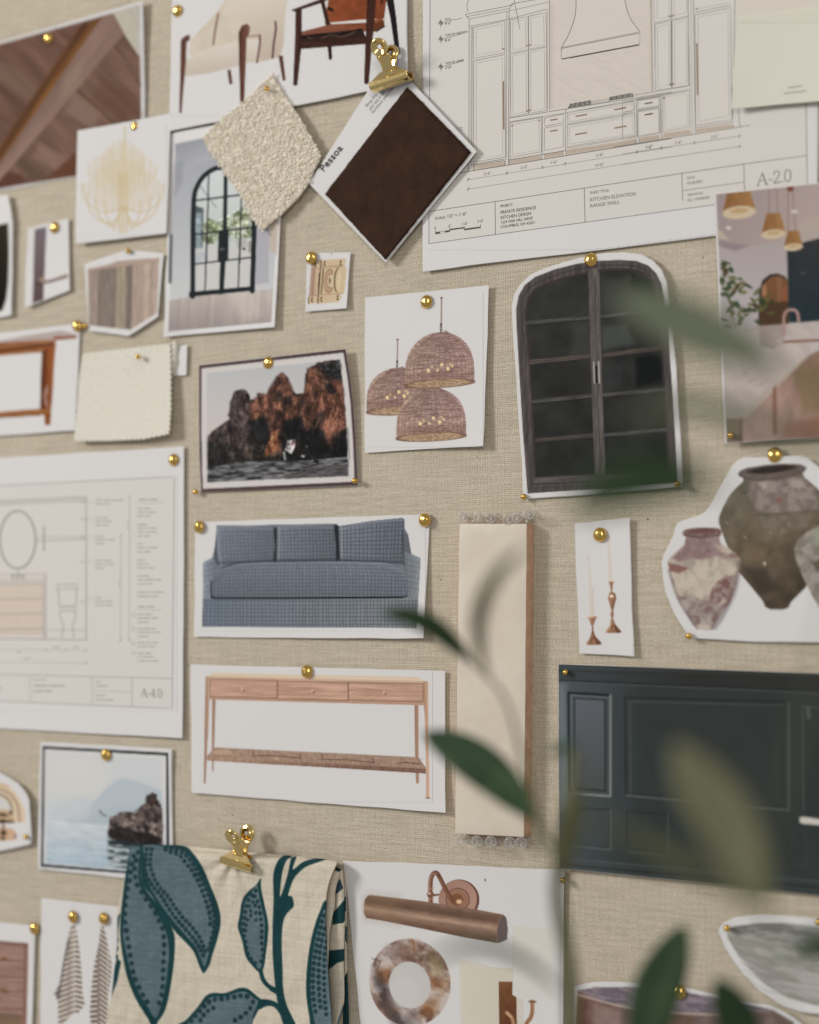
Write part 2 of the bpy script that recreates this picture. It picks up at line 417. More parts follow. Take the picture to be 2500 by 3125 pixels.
# ------------------------------------------------------------------ sheets of paper
def homography(q):
    """unit square (u right, v down) -> quad TL,TR,BR,BL"""
    src = [(0, 0), (1, 0), (1, 1), (0, 1)]; A = []; b = []
    for (u, v), (x, y) in zip(src, q):
        A += [[u, v, 1, 0, 0, 0, -u * x, -v * x], [0, 0, 0, u, v, 1, -u * y, -v * y]]; b += [x, y]
    h = np.linalg.solve(np.array(A), np.array(b)); return np.append(h, 1).reshape(3, 3)
def hmap(Hm, x, y):
    w = Hm[2, 0] * x + Hm[2, 1] * y + Hm[2, 2]
    return (Hm[0, 0] * x + Hm[0, 1] * y + Hm[0, 2]) / w, (Hm[1, 0] * x + Hm[1, 1] * y + Hm[1, 2]) / w
def inside(p, X, Y):
    ins = np.zeros(X.shape, bool); n = len(p)
    for i in range(n):
        ax, ay = p[i]; bx, by = p[(i + 1) % n]
        ins ^= ((ay > Y) != (by > Y)) & (X < (bx - ax) * (Y - ay) / (by - ay if abs(by - ay) > 1e-9 else 1e-9) + ax)
    return ins
class Sheet:
    def __init__(s, name, label, cat, f, pts, layer=0, lift=(1, 1, 3, 1), outline=False, group=None, material='paper', part='paper_sheet',
                 thick=0.00035, wob=1.0, sm=False, bow=0.0, centre=None, seed=0):
        P_ = px(f, pts)
        s.base = 0.0008 + 0.0009 * layer; s.lift = [x / 1000 for x in lift]; s.bow = bow / 1000
        if outline:
            s.out = smooth(P_, 5, True) if sm else P_
            o_ = []                                     # short edges all round, so that the sheet bends as finely as its print
            for i in range(len(s.out)):
                a, b = s.out[i], s.out[(i + 1) % len(s.out)]; k = max(1, int(np.hypot(*(b - a)) / 14))
                o_ += [a + (b - a) * j / k for j in range(k)]
            s.out = np.array(o_)
            (x0, y0), (x1, y1) = s.out.min(0), s.out.max(0)
            q = np.array([(x0, y0), (x1, y0), (x1, y1), (x0, y1)])
        else: q = P_
        s.H = homography(q); s.Hi = np.linalg.inv(s.H); s.seed = seed
        if not outline:
            n = 36; e = []
            t = np.linspace(0, 1, n, endpoint=False)
            for uu, vv in ((t, 0 * t), (0 * t + 1, t), (1 - t, 0 * t + 1), (0 * t, 1 - t)):
                e.append(np.stack(hmap(s.H, uu, vv), -1))
            s.out = np.concatenate(e)
        if wob:
            o_ = s.out; s.out = o_ + wob * (np.stack([vnoise(o_[:, 0] / 90, o_[:, 1] / 90, 3 + seed), vnoise(o_[:, 0] / 80, o_[:, 1] / 80, 9 + seed)], -1) - 0.5) * 3.0
        c = s.out.mean(0) if centre is None else px(f, centre)[0]
        loc = at(np.array([c[0]]), np.array([c[1]]), np.array([0.0]))[0]; s.loc = loc
        s.root = empty(name, loc, label, cat, group)
        # rings towards the middle so the paper can bend
        k = len(s.out); ts = [1.0, 0.995, 0.97, 0.93, 0.88, 0.82, 0.76, 0.69, 0.62, 0.55, 0.48, 0.41, 0.34, 0.26, 0.18, 0.09]
        pts_ = np.concatenate([c + (s.out - c) * t for t in ts] + [c[None]])
        V = s.P(pts_[:, 0], pts_[:, 1]); fc = []
        for r in range(len(ts) - 1):
            for i in range(k):
                j = (i + 1) % k; fc.append((r * k + i, (r + 1) * k + i, (r + 1) * k + j, r * k + j))
        last = len(pts_) - 1; r = len(ts) - 1
        for i in range(k): fc.append((r * k + i, last, r * k + (i + 1) % k))
        # orient towards the room (-y)
        a = V[fc[0][0]]; n_ = np.cross(V[fc[0][1]] - a, V[fc[0][2]] - a)
        if n_[1] > 0: fc = [tuple(reversed(q_)) for q_ in fc]
        s.paper = solid(mesh_obj(part, V, fc, M[material], s.root, loc, True), thick)
    def h(s, X, Y):
        u, v = hmap(s.Hi, X, Y); u = np.clip(u, 0, 1); v = np.clip(v, 0, 1)
        tl, tr, br, bl = s.lift; p = 1.6
        l = tl * ((1 - u) * (1 - v)) ** p + tr * (u * (1 - v)) ** p + br * (u * v) ** p + bl * ((1 - u) * v) ** p
        w = 0.0006 * fbm(u * 2.0, v * 2.0, 21 + s.seed, 2)
        return s.base + l + w + s.bow * 4 * u * (1 - u) * (0.4 + 0.6 * v)
    def P(s, X, Y, dz=0.0):
        return at(X, Y, s.h(X, Y) + dz)
    def print_(s, c, name='printed_picture', material='ink', mask=None, dz=0.00020, inset=0.997):
        m_ = inside(mask if mask is not None else s.out.mean(0) + (s.out - s.out.mean(0)) * inset, c.X, c.Y)
        return fast_grid(name, s.P(c.X, c.Y, dz), m_, lin(tone(c.C)) * KW, M[material], s.root, s.loc)
    def print_ruled(s, c, left, right, name='printed_picture', material='photo_ink', dz=0.00022):
        """a picture that runs to the edges of its sheet: rows ruled between the left and the right edge"""
        def edge(p, n):
            p = np.asarray(p, float); d = np.concatenate([[0], np.cumsum(np.hypot(*np.diff(p, axis=0).T))]); t = np.linspace(0, d[-1], n)
            return np.stack([np.interp(t, d, p[:, 0]), np.interp(t, d, p[:, 1])], -1)
        l0, r0 = np.asarray(left), np.asarray(right)
        nv = int(np.hypot(*(l0[-1] - l0[0])) / c.step); nu = int(np.hypot(*(r0[0] - l0[0])) / c.step)
        a, b = edge(left, nv), edge(right, nv); t = np.linspace(0, 1, nu)[None, :, None]
        G = a[:, None] * (1 - t) + b[:, None] * t; X, Y = G[..., 0], G[..., 1]
        fx = np.clip((X - c.xs[0]) / c.step, 0, len(c.xs) - 1.001); fy = np.clip((Y - c.ys[0]) / c.step, 0, len(c.ys) - 1.001)
        i, j = fx.astype(int), fy.astype(int); fx = (fx - i)[..., None]; fy = (fy - j)[..., None]
        C = (c.C[j, i] * (1 - fx) + c.C[j, i + 1] * fx) * (1 - fy) + (c.C[j + 1, i] * (1 - fx) + c.C[j + 1, i + 1] * fx) * fy
        return fast_grid(name, s.P(X, Y, dz), None, lin(tone(C)) * KW, M[material], s.root, s.loc)
    def lines(s, items, material, name='drawn_lines', dz=0.00032):
        """items: (pts in px, width in px) -> thin flat strips lying on the sheet"""
        V = []; fc = []
        for pts, w in items:
            w = w * 0.86
            pts = np.asarray(pts, float); n = len(pts)
            seg = []
            for i in range(n - 1):                       # subdivide so that strips follow the bend
                k = max(1, int(np.hypot(*(pts[i + 1] - pts[i])) / 60))
                seg += [pts[i] + (pts[i + 1] - pts[i]) * j / k for j in range(k)]
            seg.append(pts[-1]); p = np.array(seg)
            d = np.gradient(p, axis=0); d /= np.linalg.norm(d, axis=1)[:, None] + 1e-9
            nn = np.stack([-d[:, 1], d[:, 0]], -1) * w / 2
            b0 = len(V); L_ = p + nn; R_ = p - nn
            for i in range(len(p)):
                V += [L_[i], R_[i]]
            for i in range(len(p) - 1):
                a = b0 + 2 * i; fc.append((a, a + 1, a + 3, a + 2))
        V = np.array(V)
        o = mesh_obj(name, s.P(V[:, 0], V[:, 1], dz), fc, M[material], s.root, s.loc); o['kind'] = 'stuff'; return o
    def shapes(s, polys, material, name, dz=0.00036):
        V = []; fc = []
        for p in polys:
            b0 = len(V); V += [tuple(q) for q in p]; fc.append(tuple(range(b0, b0 + len(p))))
        V = np.array(V, float)
        o = mesh_obj(name, s.P(V[:, 0], V[:, 1], dz), fc, M[material], s.root, s.loc); o['kind'] = 'stuff'; return o
    def text(s, items, material, name='lettering', dz=0.00038):
        """items: (string, origin px, direction px of the baseline, cap height px, width factor)"""
        V = []; fc = []
        for (t, o, d, hgt, wf) in items:
            tv, tf = glyphs(t); o = np.asarray(o, float); d = np.asarray(d, float); d = d / np.hypot(*d)
            upd = np.array([d[1], -d[0]])
            if abs(d[1]) < 0.4: upd = np.array([0.0, -1.0])   # a drawing seen at a slant keeps its uprights upright
            b0 = len(V); k = hgt / 0.69
            p = o + tv[:, :1] * k * wf * d + tv[:, 1:2] * k * upd
            V += p.tolist(); fc += [tuple(b0 + i for i in q) for q in tf]
        V = np.array(V)
        o = mesh_obj(name, s.P(V[:, 0], V[:, 1], dz), fc, M[material], s.root, s.loc); o['kind'] = 'stuff'; return o
_gl = {}
def glyphs(t):
    if t in _gl: return _gl[t]
    cu = bpy.data.curves.new('t', 'FONT'); cu.body = t; cu.resolution_u = 3
    o = bpy.data.objects.new('t', cu); col.objects.link(o)
    dg = bpy.context.evaluated_depsgraph_get(); dg.update()
    me = o.evaluated_get(dg).to_mesh()
    v = np.array([tuple(x.co) for x in me.vertices])[:, :2]; f = [tuple(p.vertices) for p in me.polygons]
    o.evaluated_get(dg).to_mesh_clear()
    bpy.data.objects.remove(o); bpy.data.curves.remove(cu)
    _gl[t] = (v, f); return _gl[t]
# ================================================================== top row
def beam_photo():
    s = Sheet('ceiling_photo', 'photo of a wooden ceiling with a diagonal beam, pinned at the upper left corner', 'photo', 'A',
              [(-150, 352), (1078, 3), (1100, 1236), (-150, 1462)], 0, (2, 5, 0, 0), seed=1)
    c = Canvas('A', [(-40, 10), (1095, 1450)], 4.0)
    c.poly([(-150, 372), (850, 100), (1045, 42), (1066, 1250), (-150, 1436)], (108, 79, 66), tex=(0.16, 420, 60, 48, 2))
    for (a, b, w, k) in (((-100, 330), (420, 880), 40, (88, 62, 48)), ((60, 330), (480, 760), 18, (92, 64, 50)), ((-100, 560), (260, 900), 26, (90, 64, 52)),
                         ((-100, 800), (180, 1010), 20, (88, 60, 46)), ((420, 220), (560, 330), 12, (80, 52, 38))):
        c.line([a, b], w, k, 0.55, 26)
    c.poly([(-60, 420), (150, 520), (330, 700), (240, 800), (-60, 560)], (132, 108, 94), 0.5, 60)
    c.poly([(-60, 860), (200, 1000), (120, 1130), (-60, 1130)], (112, 84, 72), 0.5, 40)
    # right hand ceiling boards
    c.poly([(930, 250), (1050, 420), (1066, 1250), (300, 1360), (60, 1290), (420, 850)], (112, 86, 73), tex=(0.15, 420, 50, 46, 4))
    for (a, b, w, k) in (((870, 350), (1060, 640), 10, (84, 60, 50)), ((740, 560), (900, 760), 8, (88, 62, 50)), ((590, 680), (900, 960), 14, (82, 58, 46)), ((480, 820), (740, 1060), 12, (86, 60, 50)),
                         ((410, 930), (600, 1110), 9, (140, 112, 98)), ((310, 1040), (480, 1160), 10, (92, 66, 56)), ((900, 420), (1040, 600), 6, (140, 112, 100))):
        c.line([a, b], w, k, 0.7, 10)
    c.poly([(760, 600), (1000, 700), (1060, 860), (900, 900), (700, 740)], (104, 72, 52), 0.55, 60)
    c.poly([(560, 700), (760, 860), (700, 960), (470, 850)], (140, 118, 106), 0.6, 40)
    c.poly([(300, 1080), (560, 1210), (420, 1290), (240, 1180)], (146, 118, 104), 0.6, 40)
    c.poly([(560, 1150), (720, 1100), (760, 1300), (350, 1345)], (98, 60, 38), 0.9, 30)
    c.poly([(-60, 1300), (160, 1310), (180, 1380), (-60, 1430)], (92, 56, 42), 0.9, 20)
    c.poly([(850, 98), (1045, 42), (1052, 430), (930, 250)], (188, 182, 168), blur=8)
    c.line([(960, 60), (1052, 200)], 6, (170, 164, 150), 0.7, 8)
    # beam: warm under-edge and mauve face
    c.poly([(600, 195), (775, 118), (-60, 1330), (-60, 1190)], c.lg((600, 160), (92, 58, 34), (690, 260), (120, 78, 34)), blur=12, tex=(0.12, 300, 30, -55, 7))
    c.line([(640, 190), (-60, 1240)], 40, (66, 40, 24), 0.6, 34)
    c.poly([(770, 120), (852, 98), (935, 250), (430, 850), (70, 1270), (-60, 1420), (-60, 1310)], (134, 108, 97), blur=10, tex=(0.10, 500, 45, -52, 5))
    c.poly([(480, 560), (640, 420), (600, 640), (460, 760)], (146, 126, 108), 0.5, 50)
    c.sat(1.0, 0.93); c.grain(0.01)
    s.print_(c, material='photo_ink')
beam_photo()

def chair_print():
    s = Sheet('chair_printout', 'white printout of a beige armchair and a leather safari chair at the top edge', 'printout', 'B',
              [(58, -160), (1600, -400), (1607, 548), (35, 862)], 1, (1, 2, 3, 4), seed=2)
    c = Canvas('B', [(60, -8), (1598, 760)], 2.6)
    be = (198, 186, 170)
    c.poly([(168, 360), (175, 262), (300, 130), (372, 50), (430, -40), (822, -40), (800, 60), (786, 300), (760, 372), (610, 412), (400, 400)], be, tex=(0.03, 60, 60, 0, 2), blur=4)
    c.poly([(430, -40), (822, -40), (800, 60), (786, 300), (760, 372), (640, 400), (560, 170), (380, 90)], c.lg((600, 0), (204, 193, 179), (700, 380), (184, 170, 155)), blur=20)
    c.line([(358, 90), (340, 190), (325, 290)], 13, (122, 98, 92), 0.9, 8, sm=True)
    c.poly([(128, 402), (250, 335), (420, 285), (560, 262), (640, 255), (622, 380), (540, 418), (300, 482), (122, 502)], c.lg((400, 270), (208, 200, 189), (420, 470), (188, 176, 163)), blur=5)
    c.line([(735, 142), (738, 190), (722, 300), (716, 378)], 15, (104, 80, 82), 1, 5)
    c.line([(632, 232), (634, 280), (614, 408)], 14, (110, 86, 84), 1, 5); c.line([(550, 242), (632, 230)], 8, (130, 104, 98), 0.9, 4)
    br = (92, 64, 54)
    c.poly([(112, 262), (140, 235), (170, 228), (172, 258), (150, 280), (146, 400), (128, 600), (117, 742), (101, 742), (108, 500)], br, tex=(0.15, 10, 90, 0, 3))
    c.poly([(492, 215), (512, 168), (548, 155), (568, 175), (562, 228), (545, 244), (540, 400), (528, 690), (504, 692), (496, 430)], c.lg((495, 0), (78, 50, 42), (560, 0), (120, 86, 72)), tex=(0.12, 10, 90, 0, 3))
    c.poly([(418, 460), (440, 458), (453, 550), (432, 556)], br); c.poly([(755, 368), (783, 364), (802, 526), (783, 532)], br)
    # safari chair
    dk = (62, 42, 37)
    c.poly([(1064, 150), (1096, 146), (1108, 380), (1100, 396), (1086, 388)], (50, 36, 34))
    c.poly([(1456, -40), (1508, -40), (1530, 120), (1554, 352), (1540, 364), (1526, 352), (1490, 110)], (40, 32, 34))
    c.poly([(1088, -30), (1470, -40), (1450, 122), (1300, 128), (1058, 152)], c.lg((1100, 0), (134, 76, 50), (1400, 130), (118, 66, 44)), tex=(0.08, 40, 40, 0, 6))
    c.line([(1440, -10), (1432, 20)], 12, (60, 36, 28))
    c.line([(1085, 55), (1108, 66)], 22, (44, 32, 30))
    c.poly([(888, 212), (1100, 158), (1330, 148), (1380, 130), (1440, 120), (1444, 150), (1340, 205), (1100, 230), (900, 240)], c.lg((900, 200), (126, 82, 70), (1400, 160), (122, 72, 50)), tex=(0.08, 80, 14, -10, 6))
    c.poly([(872, 235), (1310, 190), (1330, 250), (900, 290)], (52, 40, 36))
    c.line([(880, 250), (1040, 226), (1130, 236), (1200, 214), (1300, 192)], 13, (30, 26, 26), sm=True); c.line([(950, 246), (1010, 262), (1090, 232), (1180, 240), (1260, 206)], 8, (120, 100, 86), 0.6, sm=True)
    c.poly([(866, 262), (1334, 236), (1336, 288), (905, 322), (866, 316)], (62, 42, 36), tex=(0.2, 120, 10, -4, 6))
    c.poly([(836, 66), (1030, -6), (1086, -30), (1092, -8), (1040, 18), (862, 76)], dk)
    c.line([(1040, -10), (1076, 140)], 26, dk)
    c.poly([(868, 66), (908, 62), (908, 180), (903, 330), (880, 556), (866, 566), (851, 556), (862, 300)], (66, 45, 39), tex=(0.18, 10, 120, 0, 4))
    c.poly([(1340, -40), (1400, -40), (1388, 120), (1370, 300), (1349, 545), (1334, 556), (1318, 545), (1328, 250)], (64, 43, 37), tex=(0.18, 10, 120, 0, 4))
    c.poly([(1382, 160), (1450, 130), (1452, 168), (1400, 206), (1378, 210)], (96, 60, 40)); c.line([(1400, 205), (1452, 172)], 10, (50, 34, 30))
    c.grain(0.008)
    s.print_(c, 'printed_chairs')
chair_print()

def chandelier():
    s = Sheet('chandelier_printout', 'white printout of a pale gold tiered chandelier', 'printout', 'A',
              [(582, 985), (1285, 852), (1252, 1755), (568, 1832)], 4, (1, 1, 2, 2), seed=3)
    c = Canvas('A', [(600, 930), (1245, 1760)], 4.0)
    rg = random.Random(4)
    g = (198, 182, 150)
    for tier, (r, y1, n) in enumerate(((310, 1600, 34), (270, 1480, 26), (170, 1420, 16))):
        for i in range(n):
            t = -1 + 2 * (i + rg.random() * 0.6) / n; x = 925 + t * r
            top = 1080 + 190 * t * t * (1.2 if tier == 0 else 0.8) + (120 if tier == 0 else 30) + rg.uniform(-20, 20) - 60 * (tier == 2)
            c.line([(x, top), (x - 3, y1 - 170 * t * t + rg.uniform(-20, 20))], 15, g, 0.42, 8)
    c.line([(940, 955), (938, 1120)], 16, (196, 180, 146), 0.7, 8)
    c.line([(930, 1100), (928, 1740)], 44, (202, 186, 154), 0.4, 24)
    for x, k in ((900, 12), (925, 10), (955, 12)): c.line([(x, 1300), (x, 1740)], k, (186, 160, 110), 0.6, 8)
    for k, (dx, dy) in enumerate(((250, 1640), (190, 1660), (120, 1690), (285, 1560))):
        for sg in (-1, 1):
            c.line([(925 + sg * 12, 1560), (925 + sg * 60, dy + 20), (925 + sg * dx * 0.6, dy + 30), (925 + sg * dx, dy - 60), (925 + sg * (dx + 20), dy - 180)], 14, (194, 176, 144), 0.65, 8, sm=True)
    s.print_(c, 'printed_chandelier')
chandelier()

def door_photo():
    s = Sheet('arched_door_photo', 'photo of a black steel arched door opening onto a patio', 'photo', 'U',
              [(521, 408), (876, 338), (839, 999), (500, 1028)], 1, (1, 1, 3.5, 2), seed=4)
    c = Canvas('U', [(512, 370), (868, 1014)], 2.6)
    c.poly([(535, 440), (864, 372), (828, 983), (514, 1012)], c.lg((640, 420), (150, 152, 160), (640, 900), (186, 188, 188)))
    c.poly([(535, 440), (864, 372), (860, 500), (700, 470), (545, 520)], c.lg((600, 420), (142, 144, 152), (640, 510), (168, 170, 176)), blur=10)
    c.poly([(535, 498), (560, 490), (556, 560), (532, 600)], (136, 138, 146), 0.6, 14)
    c.line([(522, 720), (519, 860)], 10, (60, 70, 74), 0.8, 4)
    # floor
    c.poly([(517, 916), (580, 905), (777, 888), (834, 880), (828, 983), (514, 1012)], c.lg((660, 890), (182, 168, 158), (650, 1005), (150, 136, 132)), tex=(0.05, 10, 160, 4, 3))
    c.poly([(700, 890), (770, 885), (800, 960), (740, 985)], (196, 182, 170), 0.5, 26)
    c.use('F').poly([(690, 0), (790, -20), (790, 400), (685, 420)], (160, 158, 166), 0.8, 6); c.line([(685, 425), (800, 405)], 12, (188, 184, 182), 0.9, 4)
    c.poly([(800, -60), (866, -60), (850, 200), (790, 140)], (186, 164, 140), 0.7, 10); c.use('U')
    # view through the glass
    arch = smooth([(578, 905), (580, 700), (584, 603), (592, 566), (612, 533), (640, 512), (668, 503), (700, 506), (735, 520), (765, 550), (783, 598), (784, 690), (778, 888)], 5)
    c.poly(arch, c.lg((680, 510), (196, 200, 202), (680, 700), (184, 190, 182)))
    c.use('B').poly([(190, 1430), (330, 1480), (440, 1420), (520, 1360), (580, 1380), (605, 1480), (590, 1560), (190, 1600)], c.mix((158, 164, 140), (98, 106, 70), 30, 24, 0, 8), 0.9, 10)
    c.poly(jag([(290, 1440), (350, 1450), (370, 1520), (300, 1560)], 8, 3), c.mix((140, 150, 110), (92, 108, 62), 14, 12, 0, 8), 0.9, 8); c.poly(jag([(270, 1575), (300, 1556), (332, 1574), (326, 1606), (282, 1608)], 5, 4), c.mix((116, 128, 84), (66, 84, 48), 10, 9, 0, 9), 1, 5); c.ell(440, 1580, 40, 30, (168, 186, 180), a=0.7, blur=14)
    c.poly([(200, 1350), (262, 1370), (255, 1640), (200, 1700)], (64, 76, 84), 0.85, 5); c.poly([(212, 1400), (250, 1400), (246, 1620), (212, 1660)], (140, 158, 164), 0.8, 4)
    c.use('F').poly([(205, 150), (690, 60), (680, 440), (205, 480)], (190, 188, 184), 0.95, 16)
    c.poly([(205, 200), (330, 150), (320, 220), (205, 270)], (168, 174, 180), 0.8, 10)
    c.poly([(540, 70), (620, 60), (630, 130), (550, 140)], (160, 156, 150), 0.6, 10); c.poly([(636, 90), (682, 84), (676, 170), (634, 176)], (150, 138, 126), 0.8, 4)
    c.ell(603, 146, 14, 9, (70, 66, 62), blur=3); c.poly(jag([(306, 90), (330, 64), (372, 72), (376, 104), (330, 112)], 5, 5), c.mix((116, 126, 84), (64, 80, 48), 10, 9, 0, 11), 0.95, 5)
    for yy in (100, 125, 150): c.line([(638, yy), (680, yy - 4)], 4, (110, 100, 90), 0.7)
    c.use('B').crag([(190, 1420), (330, 1470), (520, 1360), (605, 1480), (590, 1560), (190, 1600)], 0.35, 26, 22, 0, 4)
    dk = (30, 38, 42)
    c.use('B'); c.line([(240, 1225), (345, 1365)], 8, (120, 126, 128), 0.8, 3)
    for a, b in (((200, 1320), (600, 1270)), ((190, 1545), (610, 1492))): c.line([a, b], 11, dk)
    c.line([(296, 1140), (280, 1730)], 9, dk); c.line([(512, 1180), (500, 1730)], 9, dk)
    c.use('F'); c.line([(325, 0), (310, 468)], 10, dk); c.line([(575, 0), (560, 442)], 10, dk); c.line([(205, 264), (690, 207)], 11, dk)
    c.use('U'); c.line(smooth([(588, 905), (589, 700), (592, 606), (600, 572), (618, 541), (644, 520), (670, 511), (700, 514), (731, 527), (758, 554), (775, 600), (776, 690), (770, 888)], 4), 15, dk)
    c.use('B'); c.poly([(396, 1080), (420, 1080), (416, 1530), (388, 1530)], dk); c.use('F')
    c.poly([(412, 10), (490, 0), (484, 235), (405, 245)], dk); c.poly([(424, 236), (466, 230), (450, 485), (415, 490)], dk)
    c.poly([(190, 470), (685, 426), (684, 460), (188, 508)], dk)
    c.ell(430, 150, 6, 8, (120, 120, 116)); c.ell(448, 148, 6, 8, (110, 110, 108))
    c.sat(0.72, 1.02); s.print_(c, material='photo_ink')
door_photo()

def boucle():
    out = [(715, 495), (742, 540), (770, 590), (802, 640), (838, 690), (884, 758), (920, 820), (965, 900), (1000, 962), (1030, 1020), (1018, 1062), (985, 1125), (960, 1190), (880, 1300), (840, 1340), (780, 1400), (730, 1440),
           (690, 1475), (650, 1515), (612, 1482), (590, 1440), (560, 1400), (530, 1330), (490, 1260), (420, 1165), (385, 1110), (360, 1070), (325, 1020), (290, 970), (262, 905), (300, 862), (370, 800), (440, 740), (500, 690), (560, 640), (640, 560), (690, 515)]
    s = Sheet('boucle_swatch', 'nubby cream boucle wool swatch hung by one corner below the armchair picture', 'fabric swatch', 'B', out, 5, (1, 1, 2.5, 2), outline=True,
              material='boucle', part='backing', thick=0.002, wob=0, seed=5)
    P_ = s.out; rg = np.random.default_rng(7)
    # nubs: little loops of yarn packed over the cloth
    x0, y0 = P_.min(0); x1, y1 = P_.max(0)
    stepx = 7.4; pts = []
    for j, y in enumerate(np.arange(y0, y1, 6.4)):
        for x in np.arange(x0 + (j % 2) * stepx / 2, x1, stepx):
            pts.append((x + rg.normal(0, 1.7), y + rg.normal(0, 1.5)))
    pts = np.array(pts); pts = pts[inside(P_, pts[:, 0], pts[:, 1])]
    edge = smooth(P_, 2, True); edge = edge + rg.normal(0, 2.2, edge.shape); pts = np.concatenate([pts, edge])
    bm = bmesh.new(); bmesh.ops.create_icosphere(bm, subdivisions=1, radius=1.0)
    bv = np.array([tuple(v.co) for v in bm.verts]); bf = np.array([[v.index for v in f.verts] for f in bm.faces]); bm.free()
    ctr = s.P(pts[:, 0], pts[:, 1], 0.0004)
    V = []; Fc = []
    for i, c in enumerate(ctr):
        r = 0.00108 * rg.uniform(0.75, 1.3); sx, sz = rg.uniform(0.8, 1.2, 2); a = rg.uniform(0, math.pi)
        q = bv * (sx, 0.8, sz) * r; ca, sa = math.cos(a), math.sin(a)
        q = np.stack([q[:, 0] * ca - q[:, 2] * sa, q[:, 1], q[:, 0] * sa + q[:, 2] * ca], -1)
        q = q * (1 + 0.16 * rg.standard_normal((len(q), 1)))
        V.append(q + c + (0, -rg.uniform(0, 0.0008), 0)); Fc.append(bf + i * len(bv))
    V = np.concatenate(V); Fc = np.concatenate(Fc)
    o = mesh_obj('yarn_loops', V, Fc.tolist(), M['boucle'], s.root, s.loc, True); o['kind'] = 'stuff'
boucle()

def leather_card():
    s = Sheet('leather_sample_card', 'white sample card with a dark brown leather panel hanging from a brass clip', 'sample card', 'U',
              [(1128, 270), (1170, 240), (1244, 236), (1310, 306), (1380, 380), (1455, 461), (1316, 631), (1177, 801), (1060, 680), (942, 559), (1035, 415)], 4, (0.5, 2, 5, 3), outline=True, thick=0.0012, wob=0.4, seed=6)
    q = px('B', [(1600, 572)]).tolist() + [[1436, 464]] + px('B', [(1456, 1706), (1060, 1275)]).tolist()
    # the leather panel: a slab glued on the card with slightly ragged edges
    Hm = homography(np.array(q)); n = 40; t = np.linspace(0, 1, n)
    U_, V_ = np.meshgrid(t, t); X, Y = hmap(Hm, U_, V_)
    rg = np.random.default_rng(3); j = rg.normal(0, 0.7, X.shape)
    X = X + np.where((U_ == 0) | (U_ == 1) | (V_ == 0) | (V_ == 1), j, 0)
    o = fast_grid('leather_panel', s.P(X, Y, 0.0016), None, None, M['leather'], s.root, s.loc); solid(o, 0.0015)
    d = (138, -168)
    B = lambda x, y: px('B', (x, y))[0]
    s.text([('Pessoa', B(1051 + k * 0.9, 1133 + k * 0.8), d, 20.5, 1.16) for k in (-1, 0, 1)], 'title_ink', 'lettering')
    s.text([('Shop this material', B(1336, 706), d, 9.2, 1.02), ('and see it on', B(1358, 726), d, 9.2, 1.02), ('furniture you love.', B(1376, 747), d, 9.2, 1.02)], 'grey_ink', 'small_lettering')
leather_card()

